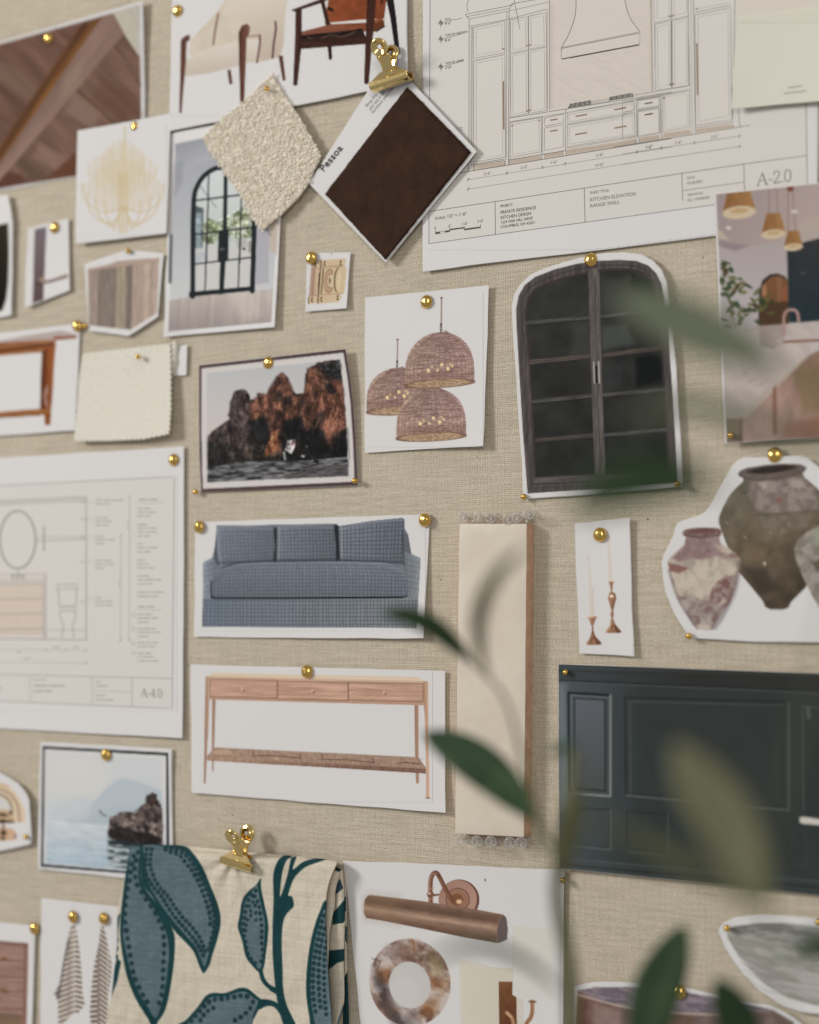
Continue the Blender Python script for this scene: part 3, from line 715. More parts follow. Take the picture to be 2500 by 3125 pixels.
def kitchen_drawing():
    s = Sheet('kitchen_elevation_drawing', 'large architectural drawing sheet of a kitchen range wall, numbered A-2.0', 'drawing', 'U',
              [(1292, -60), (2502, -330), (2497, 682), (1290, 828)], 0, (1, 1, 2.5, 3.5), seed=7)
    C_ = lambda *p: px('C', p); D_ = lambda *p: px('D', p)
    c = Canvas('U', [(1300, -6), (2490, 760)], 4.0)
    c.poly(np.array([(1311, -80), (2458, -330), (2463, 474), (2463, 560), (2180, 622), (1309, 742)]), (204, 199, 193), 0.9, 4)
    c.use('C').poly([(920, -10), (1100, -60), (1600, -60), (1600, 610), (930, 722)], (202, 193, 184), 0.9, 10, tex=(0.012, 120, 40, 30, 3))
    rg = random.Random(8)
    for i in range(16):
        x, y = rg.uniform(930, 1500), rg.uniform(260, 640); p = [(x, y)]
        for k in range(5): x += rg.uniform(20, 60); y += rg.uniform(4, 40); p.append((x, y))
        c.line(p, 5, (184, 175, 168), 0.45, 5, sm=True)
    c.poly([(1095, -30), (1085, 120), (1040, 235), (998, 318), (1000, 385), (1515, 290), (1516, 212), (1440, 90), (1412, -40)], (204, 197, 188), blur=4)
    c.line([(935, 40), (930, 715)], 26, (184, 173, 163), 0.5, 20); c.line([(1590, 0), (1592, 600)], 18, (184, 168, 154), 0.4, 16)
    c.poly([(392, 130), (920, 20), (920, 720), (1040, 700), (1600, 600), (2100, 510), (2100, 870), (390, 1125)], (205, 199, 192), 0.8, 4)
    for q in ([(425, 1085), (625, 1060), (628, 1092), (420, 1118)], [(660, 1050), (868, 1022), (870, 1048), (658, 1080)], [(893, 1012), (1008, 994), (1010, 1022), (892, 1040)], [(1034, 985), (1490, 915), (1492, 945), (1032, 1018)], [(1515, 905), (1640, 888), (1640, 915), (1515, 940)]):
        c.poly(q, (176, 160, 144), 0.9, 4)
    c.use('D')
    for q in ([(0, 1238), (115, 1215), (115, 1250), (0, 1276)], [(150, 1210), (315, 1185), (315, 1225), (150, 1252)], [(355, 1170), (595, 1135), (595, 1175), (355, 1215)], [(650, 1130), (970, 1088), (970, 1120), (650, 1165)]):
        c.poly(q, (178, 162, 146), 0.9, 4)
    s.print_(c, 'printed_wash', inset=0.995)
    bl, gr, so, bn = [], [], [], []
    def P(lst, f, w, *pts): lst.append((px(f, pts), w))
    def rect(lst, f, w, a, b, cc, d): P(lst, f, w, a, b, cc, d, a)
    def panel(f, tl, tr, br_, bl_, ins=16, w=2.0, w2=1.3):
        rect(gr, f, w, tl, tr, br_, bl_)
        i = ins; sl = (tr[1] - tl[1]) / (tr[0] - tl[0]); 
        a = (tl[0] + i, tl[1] + i + sl * i); b = (tr[0] - i, tr[1] + i - sl * i); cc = (br_[0] - i, br_[1] - i - sl * i); d = (bl_[0] + i, bl_[1] - i + sl * i)
        rect(so, f, w2, a, b, cc, d)
    # frame of the sheet and title block
    P(bl, 'C', 1.5, (135, -20), (127, 1603)); P(bl, 'U', 1.7, (1310, 645), (2272, 500), (2463, 474)); P(bl, 'U', 1.7, (1309, 743), (2050, 642), (2200, 622))
    P(gr, 'D', 2.4, (1608, 700), (1622, 1640)); P(bl, 'C', 1.6, (563, 1325), (565, 1541)); P(bl, 'C', 1.6, (1150, 1237), (1155, 1462))
    P(gr, 'D', 2.2, (520, 1515), (528, 1760)); P(gr, 'D', 2.2, (1065, 1436), (1072, 1700)); P(gr, 'D', 2.0, (525, 1672), (1068, 1596))
    # crown and tall unit on the left
    P(bl, 'C', 1.4, (368, 93), (660, 36), (680, 22), (925, -20)); P(gr, 'C', 1.6, (378, 108), (655, 55)); P(gr, 'C', 1.6, (392, 124), (652, 72)); P(bl, 'C', 1.4, (368, 93), (374, 106), (392, 124)); P(bl, 'C', 1.3, (682, 24), (664, 42), (655, 70))
    P(gr, 'C', 1.8, (392, 124), (390, 1125)); P(so, 'C', 1.4, (405, 175), (402, 1080)); P(gr, 'C', 1.4, (412, 172), (408, 1090)); P(gr, 'C', 1.6, (393, 172), (630, 130), (900, 60))
    P(bl, 'C', 1.7, (655, 72), (652, 1085)); P(gr, 'C', 1.4, (640, 80), (636, 1050)); P(gr, 'C', 1.7, (920, 0), (922, 722)); P(so, 'C', 1.4, (908, 60), (908, 728)); P(gr, 'C', 1.3, (660, 70), (925, 10))
    panel('C', (420, 180), (627, 137), (627, 345), (420, 384), 18); panel('C', (420, 400), (627, 358), (631, 1032), (420, 1066), 18)
    panel('C', (663, 130), (780, 107), (782, 325), (663, 345), 16); panel('C', (782, 106), (898, 82), (902, 302), (784, 322), 16)
    panel('C', (664, 355), (781, 334), (782, 745), (666, 768), 14); panel('C', (783, 332), (902, 308), (904, 725), (785, 745), 14)
    P(bl, 'C', 1.6, (658, 776), (1030, 716)); P(gr, 'C', 1.6, (658, 800), (1030, 742)); panel('C', (662, 806), (866, 772), (868, 998), (662, 1034), 15)
    P(bl, 'C', 1.6, (655, 1052), (1030, 990)); P(bl, 'C', 1.9, (335, 1136), (1725, 910)); P(bl, 'C', 1.6, (415, 1080), (625, 1045)); P(bl, 'C', 1.6, (420, 1118), (422, 1092), (430, 1086), (620, 1056), (628, 1064), (628, 1086))
    for x, y in ((388, 1084), (420, 1078), (630, 1044), (655, 1040), (872, 1010), (890, 1008), (1010, 986), (1030, 984), (1492, 910), (1510, 906), (1640, 884), (1658, 880)): P(gr, 'C', 1.5, (x, y), (x, y + 36))
    # base run
    P(gr, 'C', 1.6, (875, 765), (872, 1010)); rect(gr, 'C', 1.7, (888, 776), (1012, 750), (1014, 806), (888, 830)); rect(gr, 'C', 1.6, (888, 842), (1013, 820), (1012, 965), (886, 990))
    P(gr, 'C', 1.6, (1028, 716), (1024, 985)); rect(gr, 'C', 1.5, (1040, 740), (1472, 668), (1480, 740), (1040, 815)); rect(so, 'C', 1.3, (1050, 752), (1462, 682), (1468, 730), (1050, 800))
    rect(gr, 'C', 1.5, (1040, 822), (1482, 750), (1484, 890), (1036, 965)); rect(so, 'C', 1.3, (1052, 836), (1468, 766), (1470, 880), (1050, 948)); P(gr, 'C', 1.5, (1030, 975), (1490, 900))
    P(bl, 'C', 1.5, (1020, 718), (1600, 625), (1725, 604)); P(gr, 'C', 1.5, (1030, 742), (1490, 655), (1725, 618)); P(gr, 'C', 1.5, (1492, 655), (1500, 905))
    rect(gr, 'C', 1.5, (1503, 662), (1640, 640), (1642, 695), (1503, 715)); rect(gr, 'C', 1.5, (1503, 728), (1640, 708), (1642, 870), (1505, 893)); P(gr, 'C', 1.5, (1652, 622), (1656, 880))
    # hood
    P(bl, 'C', 1.5, *smooth([(1096, -20), (1090, 100), (1050, 220), (1000, 312)], 5).tolist()); P(bl, 'C', 1.5, *smooth([(1410, -30), (1440, 90), (1480, 160), (1516, 206)], 5).tolist())
    rect(bl, 'C', 1.5, (998, 318), (1517, 216), (1514, 290), (1000, 386)); P(gr, 'C', 1.3, (996, 312), (1518, 208)); P(bl, 'C', 3.4, (1000, 388), (1512, 294)); P(bl, 'C', 2.0, (1060, 380), (1510, 296))
    # range grates
    for k in range(3): P(bl, 'C', 3.2, (1042 + 6 * k, 708 - 10 * k), (1198 - 2 * k, 682 - 10 * k)); P(bl, 'C', 3.2, (1312 + 2 * k, 660 - 9 * k), (1476 - 8 * k, 632 - 9 * k))
    for x in (1055, 1090, 1120, 1150, 1180): P(bl, 'C', 2.4, (x, 704 - (x - 1055) * 0.16), (x + 4, 680 - (x - 1055) * 0.16))
    for x in (1325, 1360, 1400, 1440, 1465): P(bl, 'C', 2.4, (x, 658 - (x - 1325) * 0.17), (x + 4, 636 - (x - 1325) * 0.17))
    P(gr, 'C', 1.6, (1198, 670), (1312, 650)); P(gr, 'C', 1.6, (1198, 682), (1312, 664))
    # upper units on the right of the hood
    P(gr, 'D', 1.8, (250, -10), (265, 805)); P(so, 'D', 1.6, (275, -10), (290, 790)); P(gr, 'D', 1.8, (430, -10), (432, 760)); P(gr, 'D', 1.8, (575, -10), (588, 745)); P(so, 'D', 1.6, (600, -10), (612, 1170)); P(gr, 'D', 1.8, (622, -10), (640, 1150))
    for x0, x1 in ((285, 425), (435, 578)):
        rect(gr, 'D', 1.6, (x0, 212 - (x0 - 285) * 0.2), (x1, 212 - (x1 - 285) * 0.2), (x1 + 2, 790 - (x1 - 285) * 0.14), (x0 + 2, 790 - (x0 - 285) * 0.14))
        rect(so, 'D', 1.4, (x0 + 22, 236 - (x0 - 285) * 0.2), (x1 - 16, 236 - (x1 - 285) * 0.2), (x1 - 14, 762 - (x1 - 285) * 0.14), (x0 + 24, 762 - (x0 - 285) * 0.14))
        P(gr, 'D', 1.6, (x0, 198 - (x0 - 285) * 0.2), (x1, 198 - (x1 - 285) * 0.2)); P(so, 'D', 1.3, (x0 + 18, -10), (x0 + 20, 166 - (x0 - 285) * 0.2), (x1 - 14, 166 - (x1 - 285) * 0.2), (x1 - 16, -10))
    P(gr, 'D', 1.8, (100, 835), (600, 748)); P(gr, 'D', 1.6, (120, 868), (600, 782)); P(so, 'D', 1.4, (0, 885), (110, 868))
    for tl, tr, br_, bl_ in (((135, 875), (325, 845), (325, 935), (135, 965)), ((135, 980), (328, 948), (328, 1165), (138, 1200)), ((0, 905), (100, 885), (105, 965), (0, 985)), ((0, 1000), (105, 985), (112, 1195), (0, 1220))):
        rect(gr, 'D', 1.7, tl, tr, br_, bl_)
    panel('D', (352, 835), (590, 795), (590, 1112), (354, 1155), 20, 1.8)
    P(gr, 'D', 1.6, (120, 868), (128, 1210)); P(gr, 'D', 1.6, (335, 835), (342, 1190))
    # tall unit on the right
    P(gr, 'D', 1.7, (636, 130), (950, 65), (960, 1050), (642, 1098), (636, 130)); P(so, 'D', 1.5, (662, 150), (925, 100), (935, 1015), (668, 1064), (662, 150)); P(gr, 'D', 1.6, (636, 108), (950, 42)); P(so, 'D', 1.4, (640, 80), (925, 24))
    P(so, 'D', 4.0, (985, -10), (978, 600)); P(gr, 'D', 1.8, (1015, 950), (1030, 1110)); P(gr, 'D', 1.6, (962, 760), (968, 1050)); P(gr, 'D', 2.0, (-80, 1290), (1120, 1098)); P(gr, 'D', 1.6, (640, 1120), (975, 1068))
    for x in (116, 146, 318, 345, 602, 645, 975, 1030): P(gr, 'D', 1.6, (x, 1228 - (x - 116) * 0.155), (x, 1262 - (x - 116) * 0.155))
    # dimension strings
    P(gr, 'C', 1.2, (385, 1182), (1725, 966)); P(gr, 'C', 1.2, (385, 1244), (1725, 1030)); P(gr, 'D', 1.5, (0, 1350), (1030, 1192)); P(gr, 'D', 1.5, (0, 1440), (1030, 1284))
    for x, y in ((386, 1181), (640, 1138), (873, 1100), (1024, 1076), (1498, 1000), (1657, 974), (386, 1243)): P(bl, 'C', 1.7, (x - 6, y + 8), (x + 6, y - 8)); P(gr, 'C', 1.2, (x, y - 12), (x, y + 12))
    for x, y in ((128, 1332), (340, 1299), (630, 1252), (1028, 1192), (1030, 1284)): P(gr, 'D', 2.6, (x - 6, y + 8), (x + 6, y - 8)); P(gr, 'D', 1.4, (x, y - 16), (x, y + 16))
    # level marks
    for y in (150, 256, 438):
        P(bl, 'C', 1.1, (183, y + 3), (225, y - 3), (352 if y > 200 else 300, y - 3 - (y > 200) * 34 + (y < 200) * -22)); P(bl, 'C', 1.1, (207, y - 28), (206, y + 30))
        a = np.linspace(0, 2 * np.pi, 21); P(bl, 'C', 1.5, *np.stack([206 + 11 * np.cos(a), y + 13 * np.sin(a)], -1).tolist())
    P(bl, 'C', 1.2, (300, 128), (345, 119)); P(gr, 'C', 1.2, (298, 865), (354, 855))
    P(bl, 'C', 1.2, *smooth([(395, -10), (378, 30), (384, 76)], 5).tolist()); P(bl, 'C', 1.2, (686, -10), (726, 190))
    # handles
    for f, a, b in (('C', (926, 790), (974, 783)), ('C', (926, 863), (974, 855)), ('C', (1092, 765), (1168, 752)), ('C', (1346, 722), (1424, 708)), ('C', (1090, 885), (1168, 872)), ('C', (1348, 842), (1425, 829)), ('C', (1548, 682), (1600, 673)), ('C', (1548, 755), (1600, 746)),
                    ('D', (195, 910), (265, 897)), ('D', (195, 1008), (268, 995)), ('D', (-20, 950), (32, 942)), ('D', (-20, 1112), (34, 1106)), ('D', (652, 378), (660, 832)), ('C', (617, 534), (620, 850))):
        P(bn, f, 4.4, a, b)
    for f, x, y in (('C', 617, 320), ('C', 771, 300), ('C', 790, 296), ('C', 774, 729), ('C', 792, 725), ('C', 676, 826), ('C', 853, 791), ('C', 1712, 107), ('C', 1716, 554), ('C', 1676, 645), ('D', 416, 142), ('D', 444, 136), ('D', 424, 741), ('D', 448, 736), ('D', 366, 858), ('D', 650, 77)):
        a = np.linspace(0, 2 * np.pi, 11); r = 5.0 if f == 'C' else 7; bn.append((px(f, np.stack([x + r * np.cos(a), y + r * np.sin(a)], -1)), 1.9))
    s.lines(bl, 'black_ink', 'ink_lines'); s.lines(gr, 'grey_ink', 'pencil_lines'); s.lines(so, 'faint_ink', 'panel_lines'); s.lines(bn, 'brown_ink', 'handle_lines')
    # scale bar
    sb = [[(171, 1527), (264, 1513), (264, 1525), (171, 1541)], [(264, 1506), (360, 1493), (360, 1502), (264, 1515)], [(360, 1504), (467, 1490), (467, 1500), (360, 1515)]]
    for y in (150, 256, 438): sb += [[(206, y), (217, y), (214, y + 9), (206, y + 13)], [(206, y), (195, y), (198, y - 9), (206, y - 13)]]
    s.shapes([px('C', q) for q in sb], 'black_ink', 'scale_bar'); s.shapes([px('C', [(202, 1526), (232, 1521), (232, 1530), (202, 1535)])], 'paper', 'scale_bar_gap', 0.0005)
    s.lines([(px('C', q), 1.6) for q in ([(171, 1541), (171, 1514)], [(264, 1525), (264, 1498)], [(360, 1515), (360, 1488)], [(467, 1500), (467, 1476)])], 'black_ink', 'scale_ticks')
    sd = (100, -14); T = lambda f, x, y: px(f, (x, y))[0]
    tx = [('SCALE:', T('C', 166, 1446), sd, 8, 0.95), ('1/2" = 1\'-0"', T('C', 245, 1434), sd, 9.5, 0.95), ('0', T('C', 164, 1508), sd, 7.5, 0.9), ('6"', T('C', 256, 1495), sd, 7.5, 0.9), ('1\'-0"', T('C', 342, 1483), sd, 7.5, 0.9), ('2\'-0"', T('C', 446, 1466), sd, 7.5, 0.9),
          ('PROJECT:', T('C', 597, 1364), sd, 7.5, 0.85), ('PRIVATE RESIDENCE', T('C', 598, 1408), (100, -14.5), 9.6, 0.87), ('KITCHEN DESIGN', T('C', 598, 1442), (100, -14.5), 9.4, 0.87), ('1234 OAK HILL DRIVE', T('C', 598, 1472), sd, 8.2, 0.87), ('COLUMBUS, OH 43221', T('C', 598, 1502), sd, 8.4, 0.87),
          ('CLG.', T('C', 232, 133), (100, -12), 7, 0.9), ('9\'-6"', T('C', 232, 165), (100, -20), 8, 0.9), ('TOP OF CROWN', T('C', 232, 241), (100, -18), 7, 0.9), ('8\'-6"', T('C', 232, 274), (100, -20), 8, 0.9),
          ('TOP OF UPPER', T('C', 234, 425), (100, -18), 7, 0.87), ('7\'-0"', T('C', 234, 455), (100, -16), 8, 0.9)]
    s.text(tx, 'black_ink', 'lettering')
    tg = [('SHEET TITLE:', T('C', 1186, 1277), sd, 8, 0.9), ('KITCHEN ELEVATION', T('C', 1186, 1326), (100, -13.5), 11, 0.92), ('RANGE WALL', T('C', 1187, 1366), sd, 11, 0.92), ('RTOP', T('C', 298, 855), sd, 7, 0.9),
          ('2\'-6"', T('C', 488, 1154), (100, -16), 8.5, 0.95), ('2\'-6"', T('C', 730, 1113), (100, -16), 8.5, 0.95), ('1\'-6"', T('C', 925, 1080), (100, -16), 8.5, 0.95), ('5\'-0"', T('C', 1228, 1032), (100, -16), 8.5, 0.95), ('17\'-0"', T('C', 1218, 1100), (100, -16), 8.5, 0.95), ('1\'-6"', T('C', 1550, 982), (100, -16), 8.5, 0.95),
          ('1\'-6"', T('D', 200, 1302), (100, -16), 8.5, 0.95), ('2\'-6"', T('D', 458, 1266), (100, -16), 8.5, 0.95), ('2\'-6"', T('D', 776, 1216), (100, -16), 8.5, 0.95),
          ('DATE:', T('D', 566, 1572), sd, 7, 0.9), ('05.28.2025', T('D', 568, 1618), sd, 8, 0.9), ('DRAWN BY:', T('D', 570, 1720), sd, 7, 0.9), ('S.D. / INTERIOR', T('I', 115, 275), sd, 8, 0.85)]
    s.text(tg, 'grey_ink', 'soft_lettering')
    serif(s, 'A-2.0', px('D', (1186, 1628))[0], np.array([100, -13.5]), 37, 104)
def serif(s, t, o, d, hgt, wid):
    """roman capitals and figures for the sheet numbers, drawn as strokes"""
    G = {'A': [([(0, 0), (0.34, 1)], .055), ([(0.34, 1), (0.68, 0)], .12), ([(0.13, 0.36), (0.52, 0.36)], .05), ([(-0.09, 0.0), (0.12, 0.0)], .05), ([(0.54, 0.0), (0.80, 0.0)], .05)],
         '-': [([(0.02, 0.36), (0.30, 0.36)], .08)],
         '2': [(smooth([(0.03, 0.72), (0.08, 0.92), (0.25, 0.99), (0.42, 0.9), (0.45, 0.7), (0.34, 0.46), (0.02, 0.04)], 5).tolist(), .08), ([(0.02, 0.04), (0.46, 0.04)], .1), ([(0.46, 0.04), (0.49, 0.17)], .05)],
         '4': [([(0.37, 0), (0.37, 1)], .1), ([(0.37, 1), (0.0, 0.3)], .05), ([(0.0, 0.29), (0.52, 0.29)], .07), ([(0.24, 0.0), (0.50, 0.0)], .05)],
         '.': [([(0.02, 0.05), (0.13, 0.05)], .1)],
         '0': [(smooth([(0.26, 0.99), (0.44, 0.85), (0.48, 0.5), (0.44, 0.15), (0.26, 0.01), (0.08, 0.15), (0.04, 0.5), (0.08, 0.85)], 5, True).tolist() + [[0.26, 0.99]], .09)]}
    adv = {'A': 0.82, '-': 0.36, '2': 0.58, '4': 0.62, '.': 0.24, '0': 0.54}
    tot = sum(adv[ch] for ch in t) * hgt; k = wid / tot; d = d / np.hypot(*d); it = []; x = 0
    for ch in t:
        for pts, w in G[ch]:
            it.append(([o + d * (x + p[0]) * hgt * k + np.array([0, -1.0]) * p[1] * hgt for p in pts], w * hgt * 1.05))
        x += adv[ch]
    s.lines(it, 'grey_ink', 'sheet_number', 0.0004)
kitchen_drawing()

def paint_card():
    s = Sheet('paint_card', 'cream paint swatch card with a paler top band at the top right corner', 'paint card', 'D',
              [(1022, -60), (1850, -140), (1850, 872), (955, 956)], 4, (1, 1, 6, 5), material='cream_card', part='card', thick=0.0006, seed=8)
    c = Canvas('D', [(1010, -10), (1740, 190)], 4.0, (205, 201, 187))
    c.poly([(1000, -100), (1900, -180), (1900, 50), (1012, 168)], c.lg((1300, 0), (206, 197, 186), (1300, 130), (206, 199, 188)), blur=10)
    c.poly([(1012, 140), (1900, 25), (1900, 55), (1012, 170)], (208, 204, 188), 0.9, 8)
    s.print_(c, 'pale_band')
    it = []
    for x0, y0, x1, y1, n in ((1452, 768, 1578, 752, 7), (1415, 818, 1612, 795, 11)):
        for i in range(n):
            t0, t1 = (i + 0.1) / n, (i + 0.75) / n
            it.append((px('D', [(x0 + (x1 - x0) * t0, y0 + (y1 - y0) * t0), (x0 + (x1 - x0) * t1, y0 + (y1 - y0) * t1)]), 4.0))
    s.lines(it, 'soft_ink', 'small_print')
paint_card()
# ================================================================== right: kitchen photo
def kitchen_photo():
    s = Sheet('kitchen_photo', 'photo of a kitchen with tapered lampshades, a houseplant and an island, at the right edge', 'photo', 'I',
              [(312, 217), (1250, 122), (1250, 1995), (390, 2046)], 3, (2, 2, 4, 4), wob=0.3, seed=9)
    c = Canvas('I', [(318, 130), (1100, 2046)], 3.6)
    c.poly([(330, 222), (1250, 125), (1250, 1995), (402, 2040)], c.lg((700, 200), (172, 152, 148), (700, 900), (184, 172, 172)))
    c.poly([(330, 222), (1250, 125), (1250, 380), (960, 470), (860, 560), (520, 610), (470, 632), (345, 590)], c.lg((400, 250), (168, 146, 144), (900, 500), (182, 160, 152)), blur=20)
    c.poly([(345, 560), (560, 600), (470, 640), (345, 600)], (150, 132, 136), 0.8, 14); c.poly([(335, 480), (360, 490), (425, 560), (345, 545)], (200, 180, 152), 0.8, 10)
    c.poly([(930, 430), (1250, 330), (1250, 500), (950, 570)], (190, 168, 152), 0.7, 20)
    c.poly([(844, 640), (940, 580), (1250, 500), (1250, 1150), (860, 1160)], c.lg((1000, 560), (62, 62, 64), (960, 1150), (42, 58, 66)), tex=(0.06, 60, 200, 0, 2), blur=4)
    c.line([(945, 800), (975, 798)], 8, (130, 116, 100), 0.7, 6)
    # arched door
    c.poly([(636, 1180), (640, 930), (665, 850), (720, 806), (780, 802), (830, 824), (852, 860), (858, 1180)], (64, 54, 50), blur=5)
    c.poly([(655, 1180), (658, 940), (680, 868), (730, 824), (790, 820), (848, 850), (852, 1180)], c.lg((700, 830), (140, 88, 56), (740, 1050), (126, 80, 48)), blur=6)
    c.poly([(660, 890), (690, 880), (695, 960), (660, 970)], (196, 130, 84), 0.8, 14); c.poly([(800, 900), (845, 890), (848, 1000), (800, 1000)], (164, 92, 58), 0.7, 14); c.poly([(770, 820), (805, 825), (800, 1010), (770, 1010)], (150, 104, 70), 0.7, 10)
    c.poly([(640, 1020), (856, 1005), (858, 1180), (640, 1180)], (84, 62, 44), 0.9, 10)
    # plant on the counter
    rg = random.Random(3)
    for i in range(70):
        t = rg.random()
        if t < 0.22: x, y = rg.gauss(385, 26), rg.gauss(800, 36)
        elif t < 0.6: x, y = rg.gauss(450, 60), rg.gauss(930, 50)
        elif t < 0.85: x, y = rg.gauss(480, 70), rg.gauss(1080, 46)
        else: x, y = rg.gauss(660, 34), rg.gauss(1030, 46)
        if x < 350: continue
        k = rg.choice([(74, 84, 42), (60, 80, 46), (96, 96, 48), (88, 70, 44), (52, 74, 44), (110, 112, 56)])
        c.ell(x, y, rg.uniform(16, 38), rg.uniform(9, 17), k, rg.uniform(-70, 70), 0.85, 6)
    for a, b in (((440, 1190), (450, 1000)), ((470, 1190), (400, 860)), ((460, 1180), (640, 1040))): c.line([a, b], 6, (92, 78, 54), 0.7, 5)
    # counter, tap, island
    c.poly([(360, 1210), (560, 1215), (650, 1190), (1250, 1130), (1250, 1260), (1050, 1300), (990, 1400), (520, 1850), (396, 1862)], c.lg((700, 1200), (192, 176, 168), (500, 1800), (186, 170, 156)), tex=(0.05, 120, 60, 40, 5), blur=8)
    c.line([(530, 1225), (640, 1195)], 5, (120, 110, 100), 0.6, 5)
    c.poly([(640, 1190), (830, 1165), (830, 1300), (740, 1350), (650, 1330)], (158, 138, 132), 0.8, 12); c.poly([(740, 1290), (1250, 1210), (1250, 1275), (830, 1320)], (196, 180, 172), 0.9, 10)
    c.line([(815, 1302), (1250, 1280)], 18, (142, 88, 70), 0.9, 6); c.poly([(1010, 1310), (1078, 1300), (1060, 1480), (1015, 1500)], (196, 184, 176), 0.9, 6)
    for k in range(6): c.line([(725 + k * 18, 1250 - rg.random() * 30), (728 + k * 18, 1330)], 10, (176, 160, 150), 0.7, 6)
    c.line([(826, 1250), (822, 1120), (845, 1075), (890, 1066), (920, 1090), (930, 1150)], 22, (180, 138, 128), 1, 6, sm=True)
    c.poly([(520, 1850), (990, 1400), (1250, 1300), (1250, 2000), (402, 2040), (398, 1862)], c.lg((560, 1900), (186, 146, 138), (1100, 1600), (150, 116, 94)), tex=(0.12, 90, 200, 10, 6), blur=8)
    c.poly([(990, 1400), (1020, 1390), (545, 1862), (520, 1850)], (188, 170, 152), 0.9, 8)
    c.poly([(740, 1640), (765, 1615), (775, 1980), (740, 1985)], (140, 92, 72), 0.8, 6); c.poly([(900, 1520), (1250, 1440), (1250, 1800), (960, 1820)], (126, 104, 62), 0.55, 60)
    c.poly([(830, 1900), (1250, 1820), (1250, 2000), (830, 2010)], (160, 96, 74), 0.6, 50); c.poly([(396, 1868), (480, 1866), (484, 2036), (402, 2040)], (128, 112, 88), 0.9, 5); c.poly([(484, 1870), (516, 1868), (520, 2036), (488, 2038)], (118, 92, 82), 0.9, 4)
    for x, y in ((560, 1600), (640, 1620), (500, 1560)): c.line([(x, y), (x + 50, y - 30)], 7, (140, 120, 106), 0.5, 8)
    # pendant lamps
    for cord in (((712, 190), (712, 360)), ((768, 185), (775, 360)), ((852, 180), (852, 490)), ((884, 190), (905, 490))): c.line(list(cord), 6, (150, 100, 86), 0.8, 4)
    c.ell(868, 180, 26, 22, (140, 76, 58), blur=6)
    for tl, tr, br_, bl_ in (((405, 215), (575, 196), (618, 345), (372, 365)), ((695, 362), (795, 358), (836, 505), (655, 522)), ((852, 490), (928, 486), (960, 600), (818, 618))):
        c.poly([tl, tr, br_, bl_], c.lg(tl, (158, 104, 54), tr, (176, 122, 68)), tex=(0.06, 8, 80, 0, 3), blur=5)
        cx, cy = (br_[0] + bl_[0]) / 2, (br_[1] + bl_[1]) / 2; rx = (br_[0] - bl_[0]) / 2
        c.ell(cx, cy, rx, rx * 0.38, (214, 188, 150), -5, 1, 5); c.ell(cx, cy - rx * 0.1, rx * 0.55, rx * 0.16, (196, 150, 92), -5, 0.7, 8)
    c.ell(418, 468, 20, 12, (222, 206, 190), blur=8); c.ell(898, 348, 24, 12, (222, 206, 192), blur=8)
    c.sat(0.74, 0.94)
    s.print_ruled(c, px('I', [(322, 221), (402, 2042)]), px('I', [(1246, 126), (1248, 1992)]))
kitchen_photo()

# ================================================================== left column
def dark_card():
    s = Sheet('cut_out_picture', 'cut-out with a dark rounded shape, cropped by the left edge above the table picture', 'cut-out', 'E',
              [(-160, 150), (20, 118), (62, 116), (84, 220), (104, 350), (102, 800), (94, 1108), (60, 1122), (-160, 1150)], 1, (2, 4, 3, 2), outline=True, seed=10)
    c = Canvas('E', [(-60, 300), (100, 1130)], 4.0)
    c.poly([(-100, 385), (66, 352), (74, 600), (66, 850), (50, 980), (20, 1070), (-100, 1100)], c.lg((0, 360), (52, 48, 36), (0, 1080), (30, 26, 22)), blur=12)
    s.print_(c)
dark_card()
def handle_print():
    s = Sheet('towel_bar_printout', 'small white printout of a dark cabinet with a bronze bar handle', 'printout', 'E', [(225, 395), (565, 313), (577, 905), (200, 1047)], 1, (3, 1, 2, 3), seed=11)
    c = Canvas('E', [(215, 330), (570, 1030)], 4.0)
    c.poly([(285, 405), (382, 383), (356, 990), (268, 1012)], c.lg((320, 400), (116, 106, 112), (310, 1000), (92, 76, 74)), tex=(0.06, 20, 120, 3, 2))
    c.line([(300, 845), (365, 838), (440, 822), (550, 782)], 24, (142, 126, 116), 1, 8); c.line([(360, 850), (550, 798)], 8, (84, 70, 64), 0.9, 5); c.ell(345, 815, 24, 18, (150, 130, 112), blur=8); c.ell(318, 850, 30, 14, (74, 60, 56), blur=8)
    s.print_(c)
handle_print()
def rug():
    s = Sheet('rug_cut_out', 'six-sided cut-out of a taupe striped rug', 'cut-out', 'E', [(695, 690), (860, 632), (1045, 575), (1200, 584), (1345, 600), (1324, 860), (1300, 1125), (1180, 1203), (1055, 1285), (890, 1262), (730, 1240), (712, 960)], 1, (2, 4, 3, 2), outline=True, seed=12)
    c = Canvas('E', [(700, 590), (1340, 1270)], 3.6)
    o = [(722, 730), (905, 690), (960, 668), (1130, 650), (1310, 640), (1280, 1098), (1072, 1230), (735, 1192)]
    c.poly(o, (154, 138, 126), tex=(0.10, 7, 300, 2, 3))
    c.poly([(735, 728), (960, 690), (1090, 660), (1310, 638), (1308, 672), (1095, 690), (960, 708), (735, 745)], (172, 150, 138), 0.9, 6)
    for x0, x1, k in ((732, 802, (150, 134, 126)), (806, 962, (122, 112, 104)), (962, 1040, (152, 140, 122)), (1040, 1092, (112, 102, 96)), (1092, 1180, (166, 148, 136)), (1180, 1232, (186, 166, 150)), (1232, 1308, (172, 154, 142))):
        b = lambda x: 1192 + (x - 735) * 0.11 if x < 1072 else 1230 - (x - 1072) * 0.63
        c.poly([(x0, 742 - (x0 - 735) * 0.12), (x1, 742 - (x1 - 735) * 0.12), (x1 - 14, b(x1 - 14)), (x0 - 6, b(x0))], k, 0.8, 10, tex=(0.13, 5, 240, 2, 5))
    s.print_(c)
rug()
